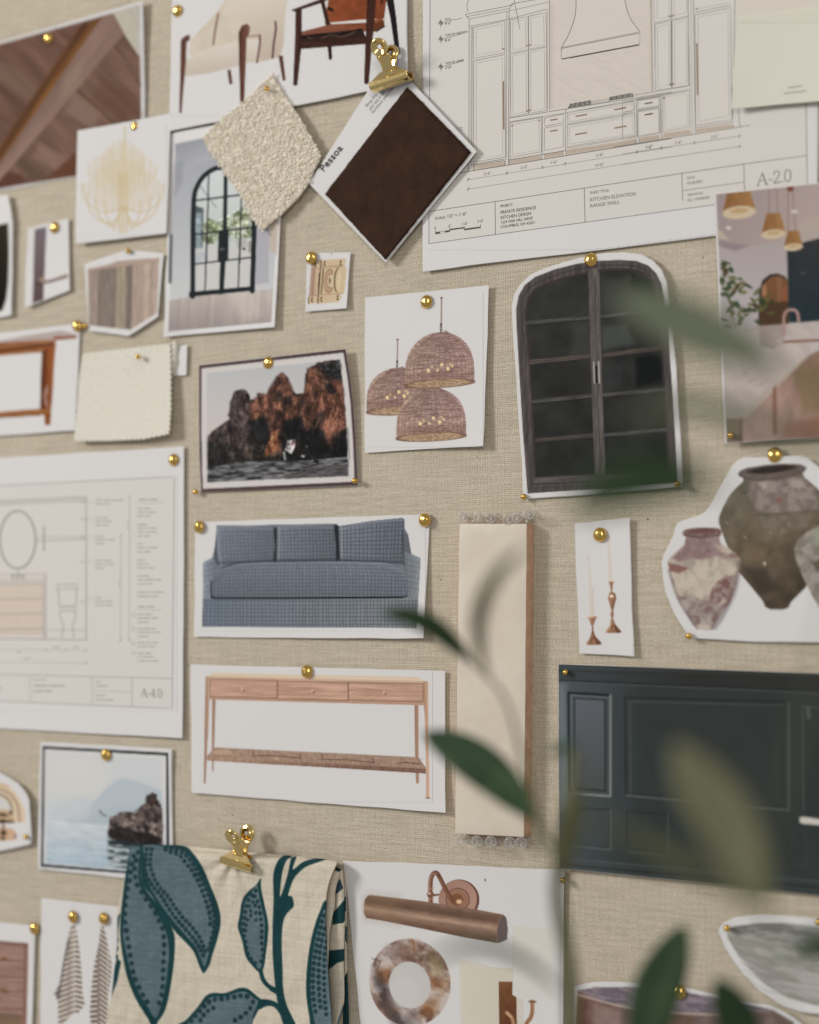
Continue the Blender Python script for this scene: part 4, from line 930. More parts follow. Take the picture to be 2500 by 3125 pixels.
def table_print():
    s = Sheet('table_printout', 'white printout of a turned wooden table leg at the left edge', 'printout', 'E', [(-160, 1275), (662, 1178), (620, 2056), (-160, 2116)], 0, (1, 1, 3, 2), seed=13)
    c = Canvas('E', [(-60, 1190), (655, 2080)], 4.0)
    c.poly([(-100, 1340), (200, 1280), (500, 1235), (570, 1250), (640, 1278), (620, 1305), (450, 1312), (-100, 1345)], (172, 158, 152), blur=8)
    c.poly([(440, 1285), (630, 1276), (628, 1298), (450, 1318)], (138, 88, 74), 0.9, 8)
    c.poly([(-100, 1340), (460, 1308), (450, 1385), (-100, 1440)], c.lg((200, 1310), (154, 110, 84), (205, 1400), (128, 80, 48)), blur=6, tex=(0.1, 120, 12, -5, 3)); c.line([(-100, 1415), (440, 1345)], 14, (74, 44, 28), 0.9, 8); c.line([(-100, 1440), (345, 1405)], 20, (146, 96, 56), 0.9, 6)
    c.poly([(345, 1400), (460, 1345), (446, 1500), (432, 1760), (420, 1890), (330, 1900), (334, 1700)], c.lg((335, 0), (96, 54, 34), (450, 0), (150, 92, 56)), blur=6, tex=(0.14, 12, 120, 0, 5))
    c.line([(362, 1420), (345, 1880)], 18, (82, 46, 32), 0.9, 10); c.ell(380, 1735, 14, 46, (190, 170, 168), 12, 0.6, 14); c.ell(376, 1820, 12, 50, (180, 158, 156), -14, 0.6, 12)
    c.poly([(-100, 1915), (130, 1895), (330, 1880), (420, 1890), (420, 1925), (200, 1940), (-100, 1960)], (146, 98, 60), blur=6, tex=(0.1, 120, 12, -5, 3)); c.poly([(362, 1920), (420, 1915), (412, 2010), (372, 2016)], (130, 78, 46), blur=4)
    c.line([(-100, 1955), (330, 1930)], 10, (106, 66, 40), 0.8, 6)
    s.print_(c)
table_print()
def pinked(pts, amp, pitch):
    """zigzag along an outline, as cut with pinking shears"""
    out = []; n = len(pts); k = 0
    for i in range(n):
        a = np.array(pts[i], float); b = np.array(pts[(i + 1) % n], float); d = b - a; L_ = np.hypot(*d); m_ = max(2, int(L_ / pitch / 2) * 2)
        nn = np.array([-d[1], d[0]]) / L_
        for j in range(m_): out.append(a + d * j / m_ + nn * amp * (0.5 if j % 2 else -0.5))
    return np.array(out)
def wool_swatch():
    o = pinked([(680, 1424), (1050, 1382), (1400, 1342), (1404, 1620), (1404, 1880), (1390, 2086), (1180, 2128), (900, 2142), (608, 2146), (632, 1880), (648, 1640)], 13, 20)
    s = Sheet('wool_swatch', 'cream wool swatch with zigzag pinked edges and a white label behind', 'fabric swatch', 'E', o, 4, (2, 3, 7, 4), outline=True, material='wool', part='cloth', thick=0.0016, wob=0, seed=14)
    # the part folded away behind, and the paper label it carries
    q = px('E', [(1395, 1345), (1440, 1318), (1472, 1326), (1462, 1420), (1475, 1500), (1440, 1600), (1402, 1620), (1398, 1480)])
    c = q.mean(0); V = []; fc = []; n = len(q)
    h = [0.006, 0.0065, 0.004, 0.003, 0.003, 0.003, 0.004, 0.006]
    for (x, y), hh in zip(q, h): V.append(at(np.array([x]), np.array([y]), np.array([hh]))[0])
    V.append(at(np.array([c[0]]), np.array([c[1]]), np.array([0.0052]))[0])
    fc = [(i, n, (i + 1) % n) for i in range(n)]
    solid(mesh_obj('folded_edge', V, fc, M['wool'], s.root, s.loc, True), 0.0014)
    q = px('E', [(1405, 1372), (1480, 1360), (1540, 1350), (1532, 1602), (1408, 1612)])
    V = [at(np.array([x]), np.array([y]), np.array([hh]))[0] for (x, y), hh in zip(q, (0.0024, 0.0024, 0.003, 0.003, 0.0024))]
    solid(mesh_obj('paper_label', V, [(0, 4, 3, 2, 1)], M['paper'], s.root, s.loc), 0.0003)
wool_swatch()

# ================================================================== middle
def latch():
    s = Sheet('latch_printout', 'tiny white printout of a brass cabinet latch with an oval knob', 'printout', 'X', [(185, 130), (1528, 103), (1390, 1832), (118, 1945)], 0, (0.5, 1.5, 3, 2), seed=15)
    c = Canvas('X', [(190, 120), (1500, 1900)], 2.2)
    g = (206, 178, 138); dk = (92, 62, 36)
    c.ell(935, 150, 16, 22, (110, 98, 96))
    c.poly([(330, 350), (590, 330), (500, 1660), (215, 1695)], c.lg((260, 0), (178, 140, 116), (520, 0), (206, 176, 140)))
    c.poly([(305, 590), (420, 580), (340, 1440), (235, 1445)], (178, 142, 122))
    c.line([(415, 590), (345, 1440)], 26, (150, 108, 76)); c.poly([(215, 1500), (300, 1470), (500, 1450), (500, 1660), (215, 1700)], (208, 180, 138)); c.line([(225, 1500), (225, 1690)], 30, (110, 76, 48))
    c.poly([(620, 345), (1380, 290), (1340, 560), (1400, 570), (1330, 1350), (1220, 1400), (1160, 1640), (520, 1690)], g)
    c.line([(612, 345), (508, 1680)], 34, dk); c.line([(560, 760), (530, 1380)], 40, (70, 44, 24)); c.line([(680, 600), (610, 1390)], 34, (84, 54, 30)); c.line([(640, 600), (566, 1400)], 22, (218, 194, 156))
    for a, b in (((610, 525), (1330, 510)), ((610, 580), (1220, 545)), ((600, 1420), (1290, 1370)), ((370, 590), (600, 575)), ((330, 1430), (520, 1420))): c.line([a, b], 16, (150, 114, 78), 0.9)
    c.ell(860, 990, 160, 355, (190, 152, 122), 4); c.ell(860, 990, 160, 355, (140, 102, 70), 4, 0.9, ring=16); c.ell(920, 985, 120, 215, (210, 184, 146), 2); c.ell(920, 985, 140, 218, (132, 96, 66), 2, 0.9, ring=18)
    c.ell(880, 980, 22, 90, (64, 40, 22)); c.ell(1110, 955, 160, 385, (210, 186, 142), 4); c.ell(1125, 955, 120, 375, (80, 52, 28), 4); c.ell(1150, 955, 105, 372, (206, 180, 138), 4); c.ell(1185, 955, 70, 370, (212, 192, 154), 4, 0.9)
    c.line(smooth([(1200, 620), (1250, 860), (1180, 1260)], 5).tolist(), 10, (150, 130, 96), 0.8); c.poly([(1260, 580), (1400, 565), (1330, 1350), (1180, 1360)], (206, 178, 134), 0.8, 20)
    for x, y in ((760, 450), (1260, 425), (470, 470), (370, 1570), (660, 1555), (1165, 1500)):
        c.ell(x, y, 78, 82, (214, 190, 152)); c.ell(x - 40, y - 30, 26, 55, (84, 54, 30), 25); c.ell(x - 35, y + 50, 36, 28, (96, 62, 36), 30); c.line([(x - 60, y + 5), (x + 60, y - 15)], 14, (220, 196, 158)); c.ell(x + 62, y - 15, 12, 14, (120, 84, 52))
    cw = c.C.min(-1, keepdims=True) > 0.74; k0 = c.C.copy(); c.sat(0.78, 0.98); c.C = np.where(cw, k0, c.C); s.print_(c, 'printed_latch')
latch()

def pendants():
    s = Sheet('pendant_lamp_printout', 'white printout of three woven dome pendant lamps', 'printout', 'G', [(105, 210), (1271, 93), (1218, 1603), (102, 1668)], 0, (0.5, 3, 6, 1.5), seed=16)
    c = Canvas('G', [(110, 160), (1210, 1610)], 2.2)
    rg = random.Random(6)
    def dome(cx, cy, rx, top, bot, tilt, seed):
        """woven shade: dome outline, open rim below"""
        L_ = [(cx - rx, bot + tilt), (cx - rx * 1.0, bot - 60 + tilt)]
        n = 14; body = []
        for i in range(n + 1):
            a = math.pi * (1 - i / n); body.append((cx + rx * math.cos(a), top + (bot - 120 - top) * (1 - math.sin(a) ** 0.9) + (tilt if math.cos(a) < 0 else -tilt) * abs(math.cos(a))))
        rim = []
        for i in range(n + 1):
            a = math.pi * i / n; rim.append((cx + rx * math.cos(a), bot + 38 * math.sin(a) - tilt * math.cos(a)))
        out = body + rim
        c.poly(out, c.lg((cx - rx, 0), (170, 146, 130), (cx + rx, 0), (168, 142, 134), mid=(146, 122, 116)), tex=(0.22, 26, 5, -2, seed))
        # vertical canes
        for k in range(-8, 9):
            t = k / 8.5; x1 = cx + rx * math.sin(t * 1.45)
            p = []
            for j in range(9):
                q = j / 8; yy = top + 6 + (bot - 30 - top) * q
                p.append((cx + (x1 - cx) * math.sin(min(1, 0.12 + q * 1.25) * math.pi / 2), yy - tilt * (x1 - cx) / rx))
            c.line(p, 10, (112, 88, 82), 0.35, 7)
        # weave rows, darker towards the rim
        for j in range(46):
            q = j / 46; yy = top + 14 + (bot - 22 - top) * q; w = rx * math.sqrt(max(0, 1 - max(0, 1 - q * 1.35) ** 2))
            for m_ in range(5):
                xa = cx + w * rg.uniform(-0.98, 0.7); xb = min(xa + rx * rg.uniform(0.2, 0.5), cx + w * 0.98)
                c.line([(xa, yy - tilt * (xa - cx) / rx + rg.uniform(-2, 2)), (xb, yy - tilt * (xb - cx) / rx)], 4.2, (84, 58, 52) if rg.random() < 0.62 else (198, 178, 164), (0.32 + 0.22 * q) * rg.uniform(0.4, 1))
        c.poly([(cx - rx, bot + tilt - 100), (cx + rx, bot - tilt - 100), (cx + rx, bot - tilt - 40), (cx - rx, bot + tilt - 40)], (116, 82, 76), 0.28, 30)
        # the open underside
        c.ell(cx, bot, rx * 0.985, 40, (162, 136, 112), -math.degrees(math.atan2(tilt, rx)), 1, 3, tex=(0.25, 24, 4, -3, seed + 3)); c.ell(cx, bot, rx * 0.985, 40, (104, 78, 66), -math.degrees(math.atan2(tilt, rx)), 0.8, 2, ring=6)
        for dx, dy, r in ((-0.32, 0, 15), (0.06, -46, 14), (0.24, -6, 15), (0.36, -30, 10), (-0.06, 2, 9), (0.30, -52, 6), (-0.22, -30, 6)):
            x, y = cx + dx * rx, bot - 130 + dy - tilt * dx
            c.ell(x, y, r, r * 1.15, (232, 208, 160), blur=9)
            for _ in range(3): c.line([(x + rg.uniform(-20, 4), y + rg.uniform(-14, 22)), (x + rg.uniform(0, 24), y + rg.uniform(-14, 22))], 4, (214, 186, 136), 0.7, 3)
    c.line([(412, 605), (408, 800)], 12, (150, 122, 112)); c.line([(405, 604), (420, 603)], 9, (90, 70, 66)); c.ell(407, 808, 8, 10, (50, 42, 42)); c.ell(407, 834, 7, 16, (60, 50, 48), ring=5); c.line([(406, 848), (405, 868)], 8, (50, 42, 42))
    c.line([(825, 213), (822, 455)], 13, (150, 122, 112)); c.line([(816, 213), (833, 211)], 10, (80, 62, 60)); c.ell(821, 462, 9, 12, (46, 40, 40)); c.ell(820, 496, 8, 18, (60, 50, 48), ring=6); c.line([(819, 512), (819, 534)], 9, (46, 40, 40))
    dome(405, 0, 284, 868, 1274, 14, 3)
    # cut the left shade where the right one hangs in front: drawn in order
    dome(728, 0, 326, 1058, 1520, 16, 5)
    dome(806, 0, 326, 533, 1018, 20, 7)
    s.print_(c, 'printed_lamps')
pendants()

def cabinet():
    out = [(242, 1912), (272, 1928), (600, 1908), (1000, 1876), (1438, 1842), (1440, 1780), (1414, 1300), (1390, 900), (1362, 640), (1336, 420), (1320, 290), (1280, 200), (1215, 130), (1130, 86), (1000, 74), (860, 78), (720, 100), (560, 140), (400, 190), (290, 245), (215, 320), (172, 395), (155, 470), (160, 680), (185, 1000), (212, 1400)]
    s = Sheet('arched_cabinet_cut_out', 'cut-out of a dark arched glass-front display cabinet', 'cut-out', 'H', out, 1, (2, 4, 3, 1), outline=True, centre=(780, 900), seed=17)
    c = Canvas('H', [(160, 80), (1440, 1920)], 2.6)
    fr = [(272, 1888), (235, 1400), (205, 900), (188, 600), (186, 500), (205, 400), (250, 320), (330, 258), (480, 200), (640, 160), (800, 138), (960, 130), (1090, 138), (1180, 172), (1240, 230), (1280, 310), (1300, 420), (1330, 680), (1360, 1100), (1385, 1500), (1402, 1812)]
    wood = (84, 77, 77)
    c.poly(fr, wood, tex=(0.18, 14, 160, 4, 3))
    c.line([(232, 690), (222, 480), (262, 370), (360, 295), (560, 222), (780, 178), (980, 170), (1120, 190), (1200, 250)], 5, (58, 50, 52), 0.9, sm=True)
    c.line([(250, 690), (262, 1200), (290, 1800)], 4, (72, 64, 66), 0.8); c.line([(1248, 400), (1300, 900), (1340, 1700)], 8, (72, 62, 64), 0.6, 6)
    gl = (46, 52, 50)
    L_ = [(262, 590), (258, 520), (275, 430), (320, 360), (410, 312), (560, 262), (730, 225), (745, 500), (752, 900), (770, 1400), (782, 1742), (330, 1768), (306, 1200), (280, 800)]
    R_ = [(806, 212), (900, 202), (1010, 200), (1110, 215), (1180, 250), (1215, 300), (1240, 420), (1275, 780), (1300, 1120), (1318, 1480), (1330, 1722), (852, 1742), (835, 1300), (820, 700)]
    for q in (L_, R_): c.poly(q, c.lg((300, 300), (58, 58, 55), (1200, 1700), (48, 48, 47)), tex=(0.12, 160, 120, 0, 6))
    for q in (L_, R_): c.line([(x, y) for x, y in q] + [q[0]], 16, (66, 58, 57), 0.9, 6)
    c.poly([(640, 640), (740, 560), (750, 830), (600, 850)], (72, 72, 70), 0.5, 50); c.poly([(820, 260), (1010, 300), (1080, 500), (830, 560)], (68, 70, 68), 0.6, 60); c.poly([(830, 640), (1010, 610), (1080, 760), (830, 810)], (84, 88, 86), 0.6, 40); c.poly([(830, 920), (1000, 900), (980, 1100), (840, 1120)], (62, 66, 66), 0.5, 50)
    c.poly([(1060, 240), (1200, 290), (1230, 420), (1050, 330)], (26, 28, 28), 0.8, 40); c.poly([(1080, 860), (1280, 820), (1290, 1070), (1090, 1090)], (24, 26, 28), 0.7, 40)
    for a, b, w, k in (((262, 606), (735, 566), 26, (88, 88, 89)), ((820, 560), (1255, 505), 24, (92, 90, 88)), ((300, 900), (742, 856), 32, (92, 82, 78)), ((850, 848), (1265, 796), 30, (88, 77, 73)), ((300, 1200), (752, 1152), 28, (86, 83, 83)), ((838, 1148), (1300, 1108), 26, (86, 82, 81)), ((345, 1490), (765, 1452), 30, (84, 77, 73)), ((860, 1450), (1310, 1410), 26, (90, 88, 90))):
        c.line([a, b], w * 1.15, k, 0.75, 7, tex=(0.2, 90, 10, -5, 4)); c.line([(a[0], a[1] + w * 0.62), (b[0], b[1] + w * 0.62)], 8, (34, 36, 36), 0.6, 8)
    c.poly([(728, 225), (762, 190), (800, 205), (812, 230), (822, 700), (836, 1200), (858, 1740), (780, 1745), (762, 1300), (745, 800)], (96, 90, 88), tex=(0.16, 14, 140, 2, 6)); c.line([(776, 240), (790, 760), (800, 1100), (818, 1730)], 5, (64, 58, 58), 0.8)
    c.line([(770, 900), (774, 1056)], 10, (168, 160, 150)); c.line([(806, 896), (812, 1056)], 10, (176, 168, 158)); c.line([(788, 930), (792, 1050)], 14, (34, 32, 34))
    c.poly([(330, 1768), (1330, 1722), (1334, 1762), (325, 1812)], (90, 84, 84), tex=(0.15, 140, 12, -3, 4)); c.line([(300, 1818), (1340, 1768)], 6, (60, 54, 56)); c.line([(280, 1850), (1370, 1795)], 5, (74, 66, 68))
    s.print_(c, 'printed_cabinet')
cabinet()

def rocks():
    out = [(262, 1020), (520, 990), (800, 958), (1100, 928), (1368, 898), (1392, 1040), (1414, 1200), (1434, 1420), (1448, 1640), (1460, 1925), (1100, 1942), (700, 1958), (278, 1978), (266, 1700), (262, 1350)]
    s = Sheet('sea_rocks_photo', 'bordered photo of rust-coloured sea rocks rising from grey water', 'photo', 'F', out, 1, (2, 5, 0.5, 0.5), outline=True, wob=0, seed=18)
    c = Canvas('F', [(262, 896), (1462, 1980)], 2.4, (112, 84, 84))
    c.poly([(284, 1045), (1350, 926), (1380, 1100), (1404, 1300), (1424, 1600), (1436, 1898), (292, 1952), (282, 1500)], (206, 200, 197))
    pic = [(322, 1082), (1322, 980), (1348, 1150), (1366, 1350), (1382, 1600), (1390, 1852), (328, 1902), (324, 1500)]
    c.poly(pic, c.lg((600, 1050), (186, 186, 186), (600, 1560), (202, 192, 188)))
    rk = c.mix((58, 44, 40), (122, 74, 56), 70, 90, 15, 4, 0.35, 0.65)
    rk2 = c.mix((44, 38, 38), (92, 78, 76), 60, 60, 0, 9, 0.35, 0.65)
    RK = jag([(330, 1560), (385, 1505), (440, 1490), (470, 1445), (495, 1430), (498, 1360), (500, 1300), (520, 1255), (530, 1222), (570, 1208), (610, 1210), (640, 1240), (652, 1280), (690, 1270), (700, 1240), (720, 1228), (770, 1240), (790, 1200), (830, 1160), (850, 1110), (890, 1078), (908, 1085), (935, 1130), (960, 1180), (972, 1225), (1010, 1236), (1055, 1228), (1064, 1130), (1085, 1050), (1130, 1030), (1160, 1000), (1200, 990), (1322, 980), (1350, 1170), (1370, 1400), (1388, 1720), (1000, 1740), (700, 1750), (332, 1790)], 5.5, 3)
    c.poly(RK, rk)
    c.poly([(330, 1560), (385, 1505), (470, 1445), (495, 1430), (500, 1300), (530, 1222), (570, 1208), (620, 1212), (648, 1260), (650, 1500), (640, 1650), (560, 1720), (332, 1790)], rk2, 0.85, 10)
    c.poly([(1170, 1010), (1322, 980), (1345, 1140), (1290, 1120), (1220, 1080)], c.mix((34, 36, 38), (70, 68, 66), 14, 14, 0, 12), 0.95, 12)
    org = c.mix((76, 46, 36), (146, 88, 64), 40, 90, 12, 14, 0.3, 0.7)
    for q in ([(800, 1190), (850, 1110), (892, 1080), (935, 1130), (962, 1190), (980, 1240), (900, 1260), (880, 1400), (940, 1380), (900, 1500), (830, 1540), (790, 1400), (770, 1260)], [(1070, 1120), (1150, 1100), (1230, 1140), (1220, 1260), (1150, 1400), (1080, 1500), (1040, 1480), (1060, 1280)], [(1230, 1250), (1330, 1230), (1360, 1420), (1280, 1500), (1240, 1640), (1210, 1500)], [(690, 1270), (740, 1240), (772, 1260), (770, 1340), (700, 1330)], [(1080, 1050), (1130, 1030), (1200, 1100), (1100, 1120)]):
        c.poly(q, org, 0.8, 26)
    c.poly([(500, 1300), (560, 1290), (600, 1420), (560, 1500), (500, 1430)], c.mix((84, 70, 66), (128, 106, 98), 24, 24, 0, 5), 0.6, 24); c.poly([(480, 1520), (580, 1530), (610, 1620), (500, 1610)], (110, 78, 68), 0.5, 30)
    c.poly([(640, 1440), (760, 1400), (800, 1500), (800, 1620), (760, 1700), (640, 1720)], (30, 32, 34), 0.9, 34); c.poly([(840, 1220), (900, 1230), (880, 1300), (835, 1290)], (60, 56, 46), 0.7, 14)
    c.poly([(905, 1440), (1040, 1400), (1060, 1520), (1130, 1500), (1200, 1520), (1260, 1650), (1330, 1520), (1380, 1500), (1390, 1720), (1060, 1740), (890, 1740), (870, 1560)], (26, 27, 29), 0.92, 30)
    c.poly([(330, 1600), (420, 1600), (480, 1680), (640, 1720), (900, 1700), (1390, 1690), (1390, 1730), (700, 1760), (332, 1800)], (38, 37, 37), 0.9, 24)
    c.poly([(1200, 1150), (1260, 1160), (1300, 1220), (1270, 1250), (1215, 1200)], (40, 36, 38), 0.8, 14)
    c.poly([(820, 1520), (850, 1520), (866, 1600), (850, 1690), (800, 1700), (756, 1702), (770, 1630), (800, 1580)], c.mix((120, 66, 40), (196, 116, 70), 24, 40, 0, 3), 0.95, 6)
    c.poly([(930, 1590), (990, 1578), (985, 1630), (960, 1690), (912, 1660)], (184, 176, 176), 0.95, 8); c.poly([(960, 1590), (990, 1580), (980, 1640), (955, 1620)], (120, 92, 90), 0.8, 6); c.line([(905, 1680), (912, 1730)], 14, (150, 160, 156), 0.7, 6); c.ell(1075, 1632, 6, 6, (150, 140, 130)); c.ell(1045, 1705, 20, 8, (140, 136, 134), blur=5)
    for x, y, r in ((560, 1600, 60), (700, 1640, 50), (650, 1700, 40), (850, 1700, 50), (480, 1660, 60), (520, 1740, 60), (400, 1600, 50)): c.ell(x, y, r, r * 0.7, c.mix((44, 40, 38), (96, 82, 74), 18, 14, 20, 7), 0, 0.6, 16)
    c.crag(RK, 0.5, 46, 100, 8, 4, 4); c.crag(RK, 0.32, 16, 22, -20, 14, 4)
    for i in range(26):
        rg = random.Random(i + 40); x = rg.uniform(480, 1340); y = rg.uniform(1250, 1600); c.line(jag([(x, y), (x + rg.uniform(-14, 10), y + 50), (x + rg.uniform(-30, 20), y + rg.uniform(80, 150))], 3, i, 3)[:-2].tolist(), rg.uniform(4, 11), rg.choice([(30, 26, 26), (44, 34, 32), (126, 78, 58)]), 0.45, 5)
    c.poly([(330, 1790), (420, 1780), (560, 1750), (760, 1742), (1000, 1745), (1390, 1708), (1390, 1852), (328, 1902)], c.mix((62, 64, 66), (134, 132, 132), 60, 12, -3, 6, 0.35, 0.68), blur=6)
    c.poly([(900, 1850), (1100, 1790), (1390, 1760), (1390, 1852), (900, 1876)], c.mix((84, 78, 80), (150, 138, 140), 70, 12, -8, 16), 0.7, 20); c.ell(1145, 1745, 22, 12, (40, 38, 38), blur=4)
    c.line([(1322, 980), (1348, 1150), (1366, 1350), (1382, 1600), (1390, 1852)], 5, (206, 200, 197), 1, 0, sm=True)
    c0 = c.C.copy(); cw = c0.min(-1, keepdims=True) > 0.68
    # mask whatever strayed past the picture's right edge
    c.poly([(1326, 960), (1352, 926), (1380, 1100), (1404, 1300), (1424, 1600), (1436, 1898), (1394, 1900), (1386, 1600), (1370, 1350), (1352, 1150)], (206, 200, 197))
    c.sat(0.72, 0.74); c.C = np.where(cw | (c0[..., 2:3] > c0[..., :1] * 0.97) & (c0.min(-1, keepdims=True) > 0.30), np.maximum(c.C, c0 * 0.97), c.C)
    s.print_ruled(c, px('F', [(264, 1022), (264, 1350), (268, 1700), (280, 1976)]), px('F', smooth([(1366, 900), (1390, 1040), (1412, 1200), (1432, 1420), (1446, 1640), (1458, 1923)], 5)))
rocks()

def bath_drawing():
    s = Sheet('bathroom_elevation_drawing', 'architectural drawing sheet of a bathroom vanity wall, numbered A-4.0, at the left edge', 'drawing', 'J', [(-200, 168), (1277, 72), (1265, 2096), (-200, 2018)], 0, (1, 2, 3, 1), seed=19)
    c = Canvas('J', [(-40, 270), (1215, 1905)], 4.6)
    c.poly([(-200, 355), (1207, 283), (1193, 1890), (-200, 1830)], (204, 199, 194))
    c.poly([(-100, 1035), (295, 1030), (295, 1370), (-100, 1375)], (202, 184, 170), blur=4); c.poly([(-100, 965), (320, 955), (318, 1405), (-100, 1410)], (202, 190, 180), 0.5, 6)
    for i in range(14): c.line([(330 + i * 18, 740), (330 + i * 18, 1330)], 5, (208, 202, 196), 0.5, 5)
    s.print_(c, 'printed_wash')
    gr, so = [], []
    def P(l, w, *p): l.append((px('J', p), w))
    P(gr, 2.6, (-200, 355), (1207, 283), (1193, 1890), (-200, 1830)); P(gr, 2.2, (-200, 1648), (1193, 1682)); P(so, 2.2, (208, 1656), (210, 1842)); P(so, 2.2, (638, 1668), (640, 1866)); P(so, 2.2, (915, 1676), (914, 1878)); P(so, 2.0, (640, 1768), (915, 1774))
    for k in (0, 14, 30): P(so, 3.4, (-100, 455 + k * 0.9), (600, 420 + k))
    P(gr, 3.0, (597, 420), (597, 1412)); P(gr, 3.0, (-100, 1405), (600, 1414)); P(so, 2.4, (325, 1345), (600, 1347)); P(so, 2.6, (320, 702), (595, 696)); P(gr, 2.6, (255, 730), (595, 715)); P(so, 2.6, (255, 706), (320, 702))
    a = np.linspace(0, 2 * np.pi, 41); P(gr, 7.0, *np.stack([122 + 124 * np.cos(a), 720 + 200 * np.sin(a)], -1).tolist())
    P(gr, 5, (305, 680), (305, 800)); P(so, 7, (303, 620), (303, 680)); P(gr, 4, (296, 690), (316, 690))
    for x in (90, 125, 158): P(gr, 5, (x, 1000), (x, 960 - (x == 125) * 20)); P(gr, 4, (x - 14, 968), (x + 14, 966))
    for y in (1030, 1132, 1236, 1340): P(gr, 3.2, (-100, y), (300, y - 4))
    P(gr, 2.8, (298, 1020), (300, 1405)); P(gr, 2.8, (316, 960), (318, 1405)); P(so, 2.4, (-100, 962), (316, 956)); P(so, 3, (-100, 1008), (316, 1000)); P(so, 2.2, (-100, 1362), (316, 1364))
    for y in (1082, 1184, 1288): P(so, 5, (120, y), (130, y))
    # toilet
    P(gr, 2.8, (396, 1030), (538, 1028), (536, 1056), (400, 1060), (396, 1030)); P(gr, 2.8, (404, 1060), (412, 1180), (524, 1180), (530, 1058)); P(gr, 3.4, (410, 1214), (526, 1212)); P(so, 3, (412, 1188), (524, 1186)); P(gr, 2.6, (412, 1220), (420, 1270), (440, 1310), (430, 1400)); P(gr, 2.6, (526, 1218), (518, 1280), (500, 1305), (512, 1400)); P(gr, 5, (396, 1072), (404, 1072))
    # leaders, dimensions, notes
    for y0, y1 in ((462, 456), (576, 578), (702, 700), (874, 870), (1150, 1128)): P(so, 1.6, (560, y0), (645, y1)); P(gr, 5, (560, y0), (572, y0))
    P(so, 1.8, (898, 420), (894, 1418)); P(so, 1.8, (838, 685), (834, 1418)); P(so, 1.8, (-100, 1478), (596, 1486)); P(so, 1.6, (-100, 1566), (596, 1574))
    for x, y in ((320, 1482), (458, 1484), (596, 1486), (596, 1574), (898, 424), (894, 1416), (838, 688), (834, 1416)): P(gr, 3.2, (x - 6, y + 8), (x + 6, y - 8))
    rg = random.Random(9)
    def note(x, y, wds, w=3.4):
        for k in wds:
            P(gr, w, (x, y), (x + k, y - 1)); x += k + 9
    for x, ys in ((660, [(446, (44, 60, 72)), (472, (52, 42)), (568, (34, 42)), (592, (48, 60)), (618, (40, 44)), (696, (22, 30)), (720, (54, 20, 44)), (748, (60,)), (866, (48, 60)), (892, (48, 20, 44)), (918, (60,)), (1122, (40,)), (1148, (66, 42)), (1174, (62, 48))]),
                  (952, [(504, (32, 50)), (530, (50, 66)), (556, (42, 40)), (616, (66,)), (640, (48, 16, 50)), (666, (46, 20, 50)), (694, (32, 48)), (750, (34,)), (776, (48, 20, 50)), (804, (34, 48)), (862, (48,)), (890, (42, 26)), (916, (60, 46)), (972, (82,)), (998, (40, 62, 44)), (1026, (20, 30, 32)), (1084, (74, 14, 72)), (1112, (90, 46)), (1238, (44, 52)), (1264, (86, 46)), (1292, (76,)), (1338, (86, 30)), (1362, (84, 18, 40)), (1390, (76,)), (1434, (50, 26, 48)), (1460, (18, 46, 40)), (1508, (42, 46)), (1532, (12, 18, 66)), (1560, (12, 40, 18, 48))])):
        for y, w in ys: note(x, y, w)
    for x, y, w in ((960, 442, (66, 56)), (955, 1184, (56, 52))): note(x, y, w, 4); P(so, 1.6, (x - 6, y + 22), (x + 170, y + 22))
    for y in (1242, 1338, 1436, 1506): P(so, 1.8, *np.stack([924 + 10 * np.cos(a), y + 12 * np.sin(a)], -1).tolist())
    note(232, 1692, (40, 36)); note(232, 1732, (96, 112), 4.5); note(232, 1770, (66, 54), 4.5); note(664, 1704, (32,)); note(664, 1734, (84,)); note(664, 1800, (66,)); note(664, 1830, (30, 84)); note(115, 1497, (30,)); note(370, 1465, (38,)); note(508, 1466, (34,)); note(165, 1545, (46,)); note(820, 1005, (12,)); note(820, 1035, (12,)); note(880, 610, (12,)); note(880, 640, (12,)); note(-20, 1750, (30,))
    s.lines(gr, 'soft_ink', 'ink_lines'); s.lines(so, 'faint_ink', 'pencil_lines')
    serif(s, 'A-4.0', px('J', (978, 1808))[0], np.array([100, 3.0]), 25, 64)
bath_drawing()

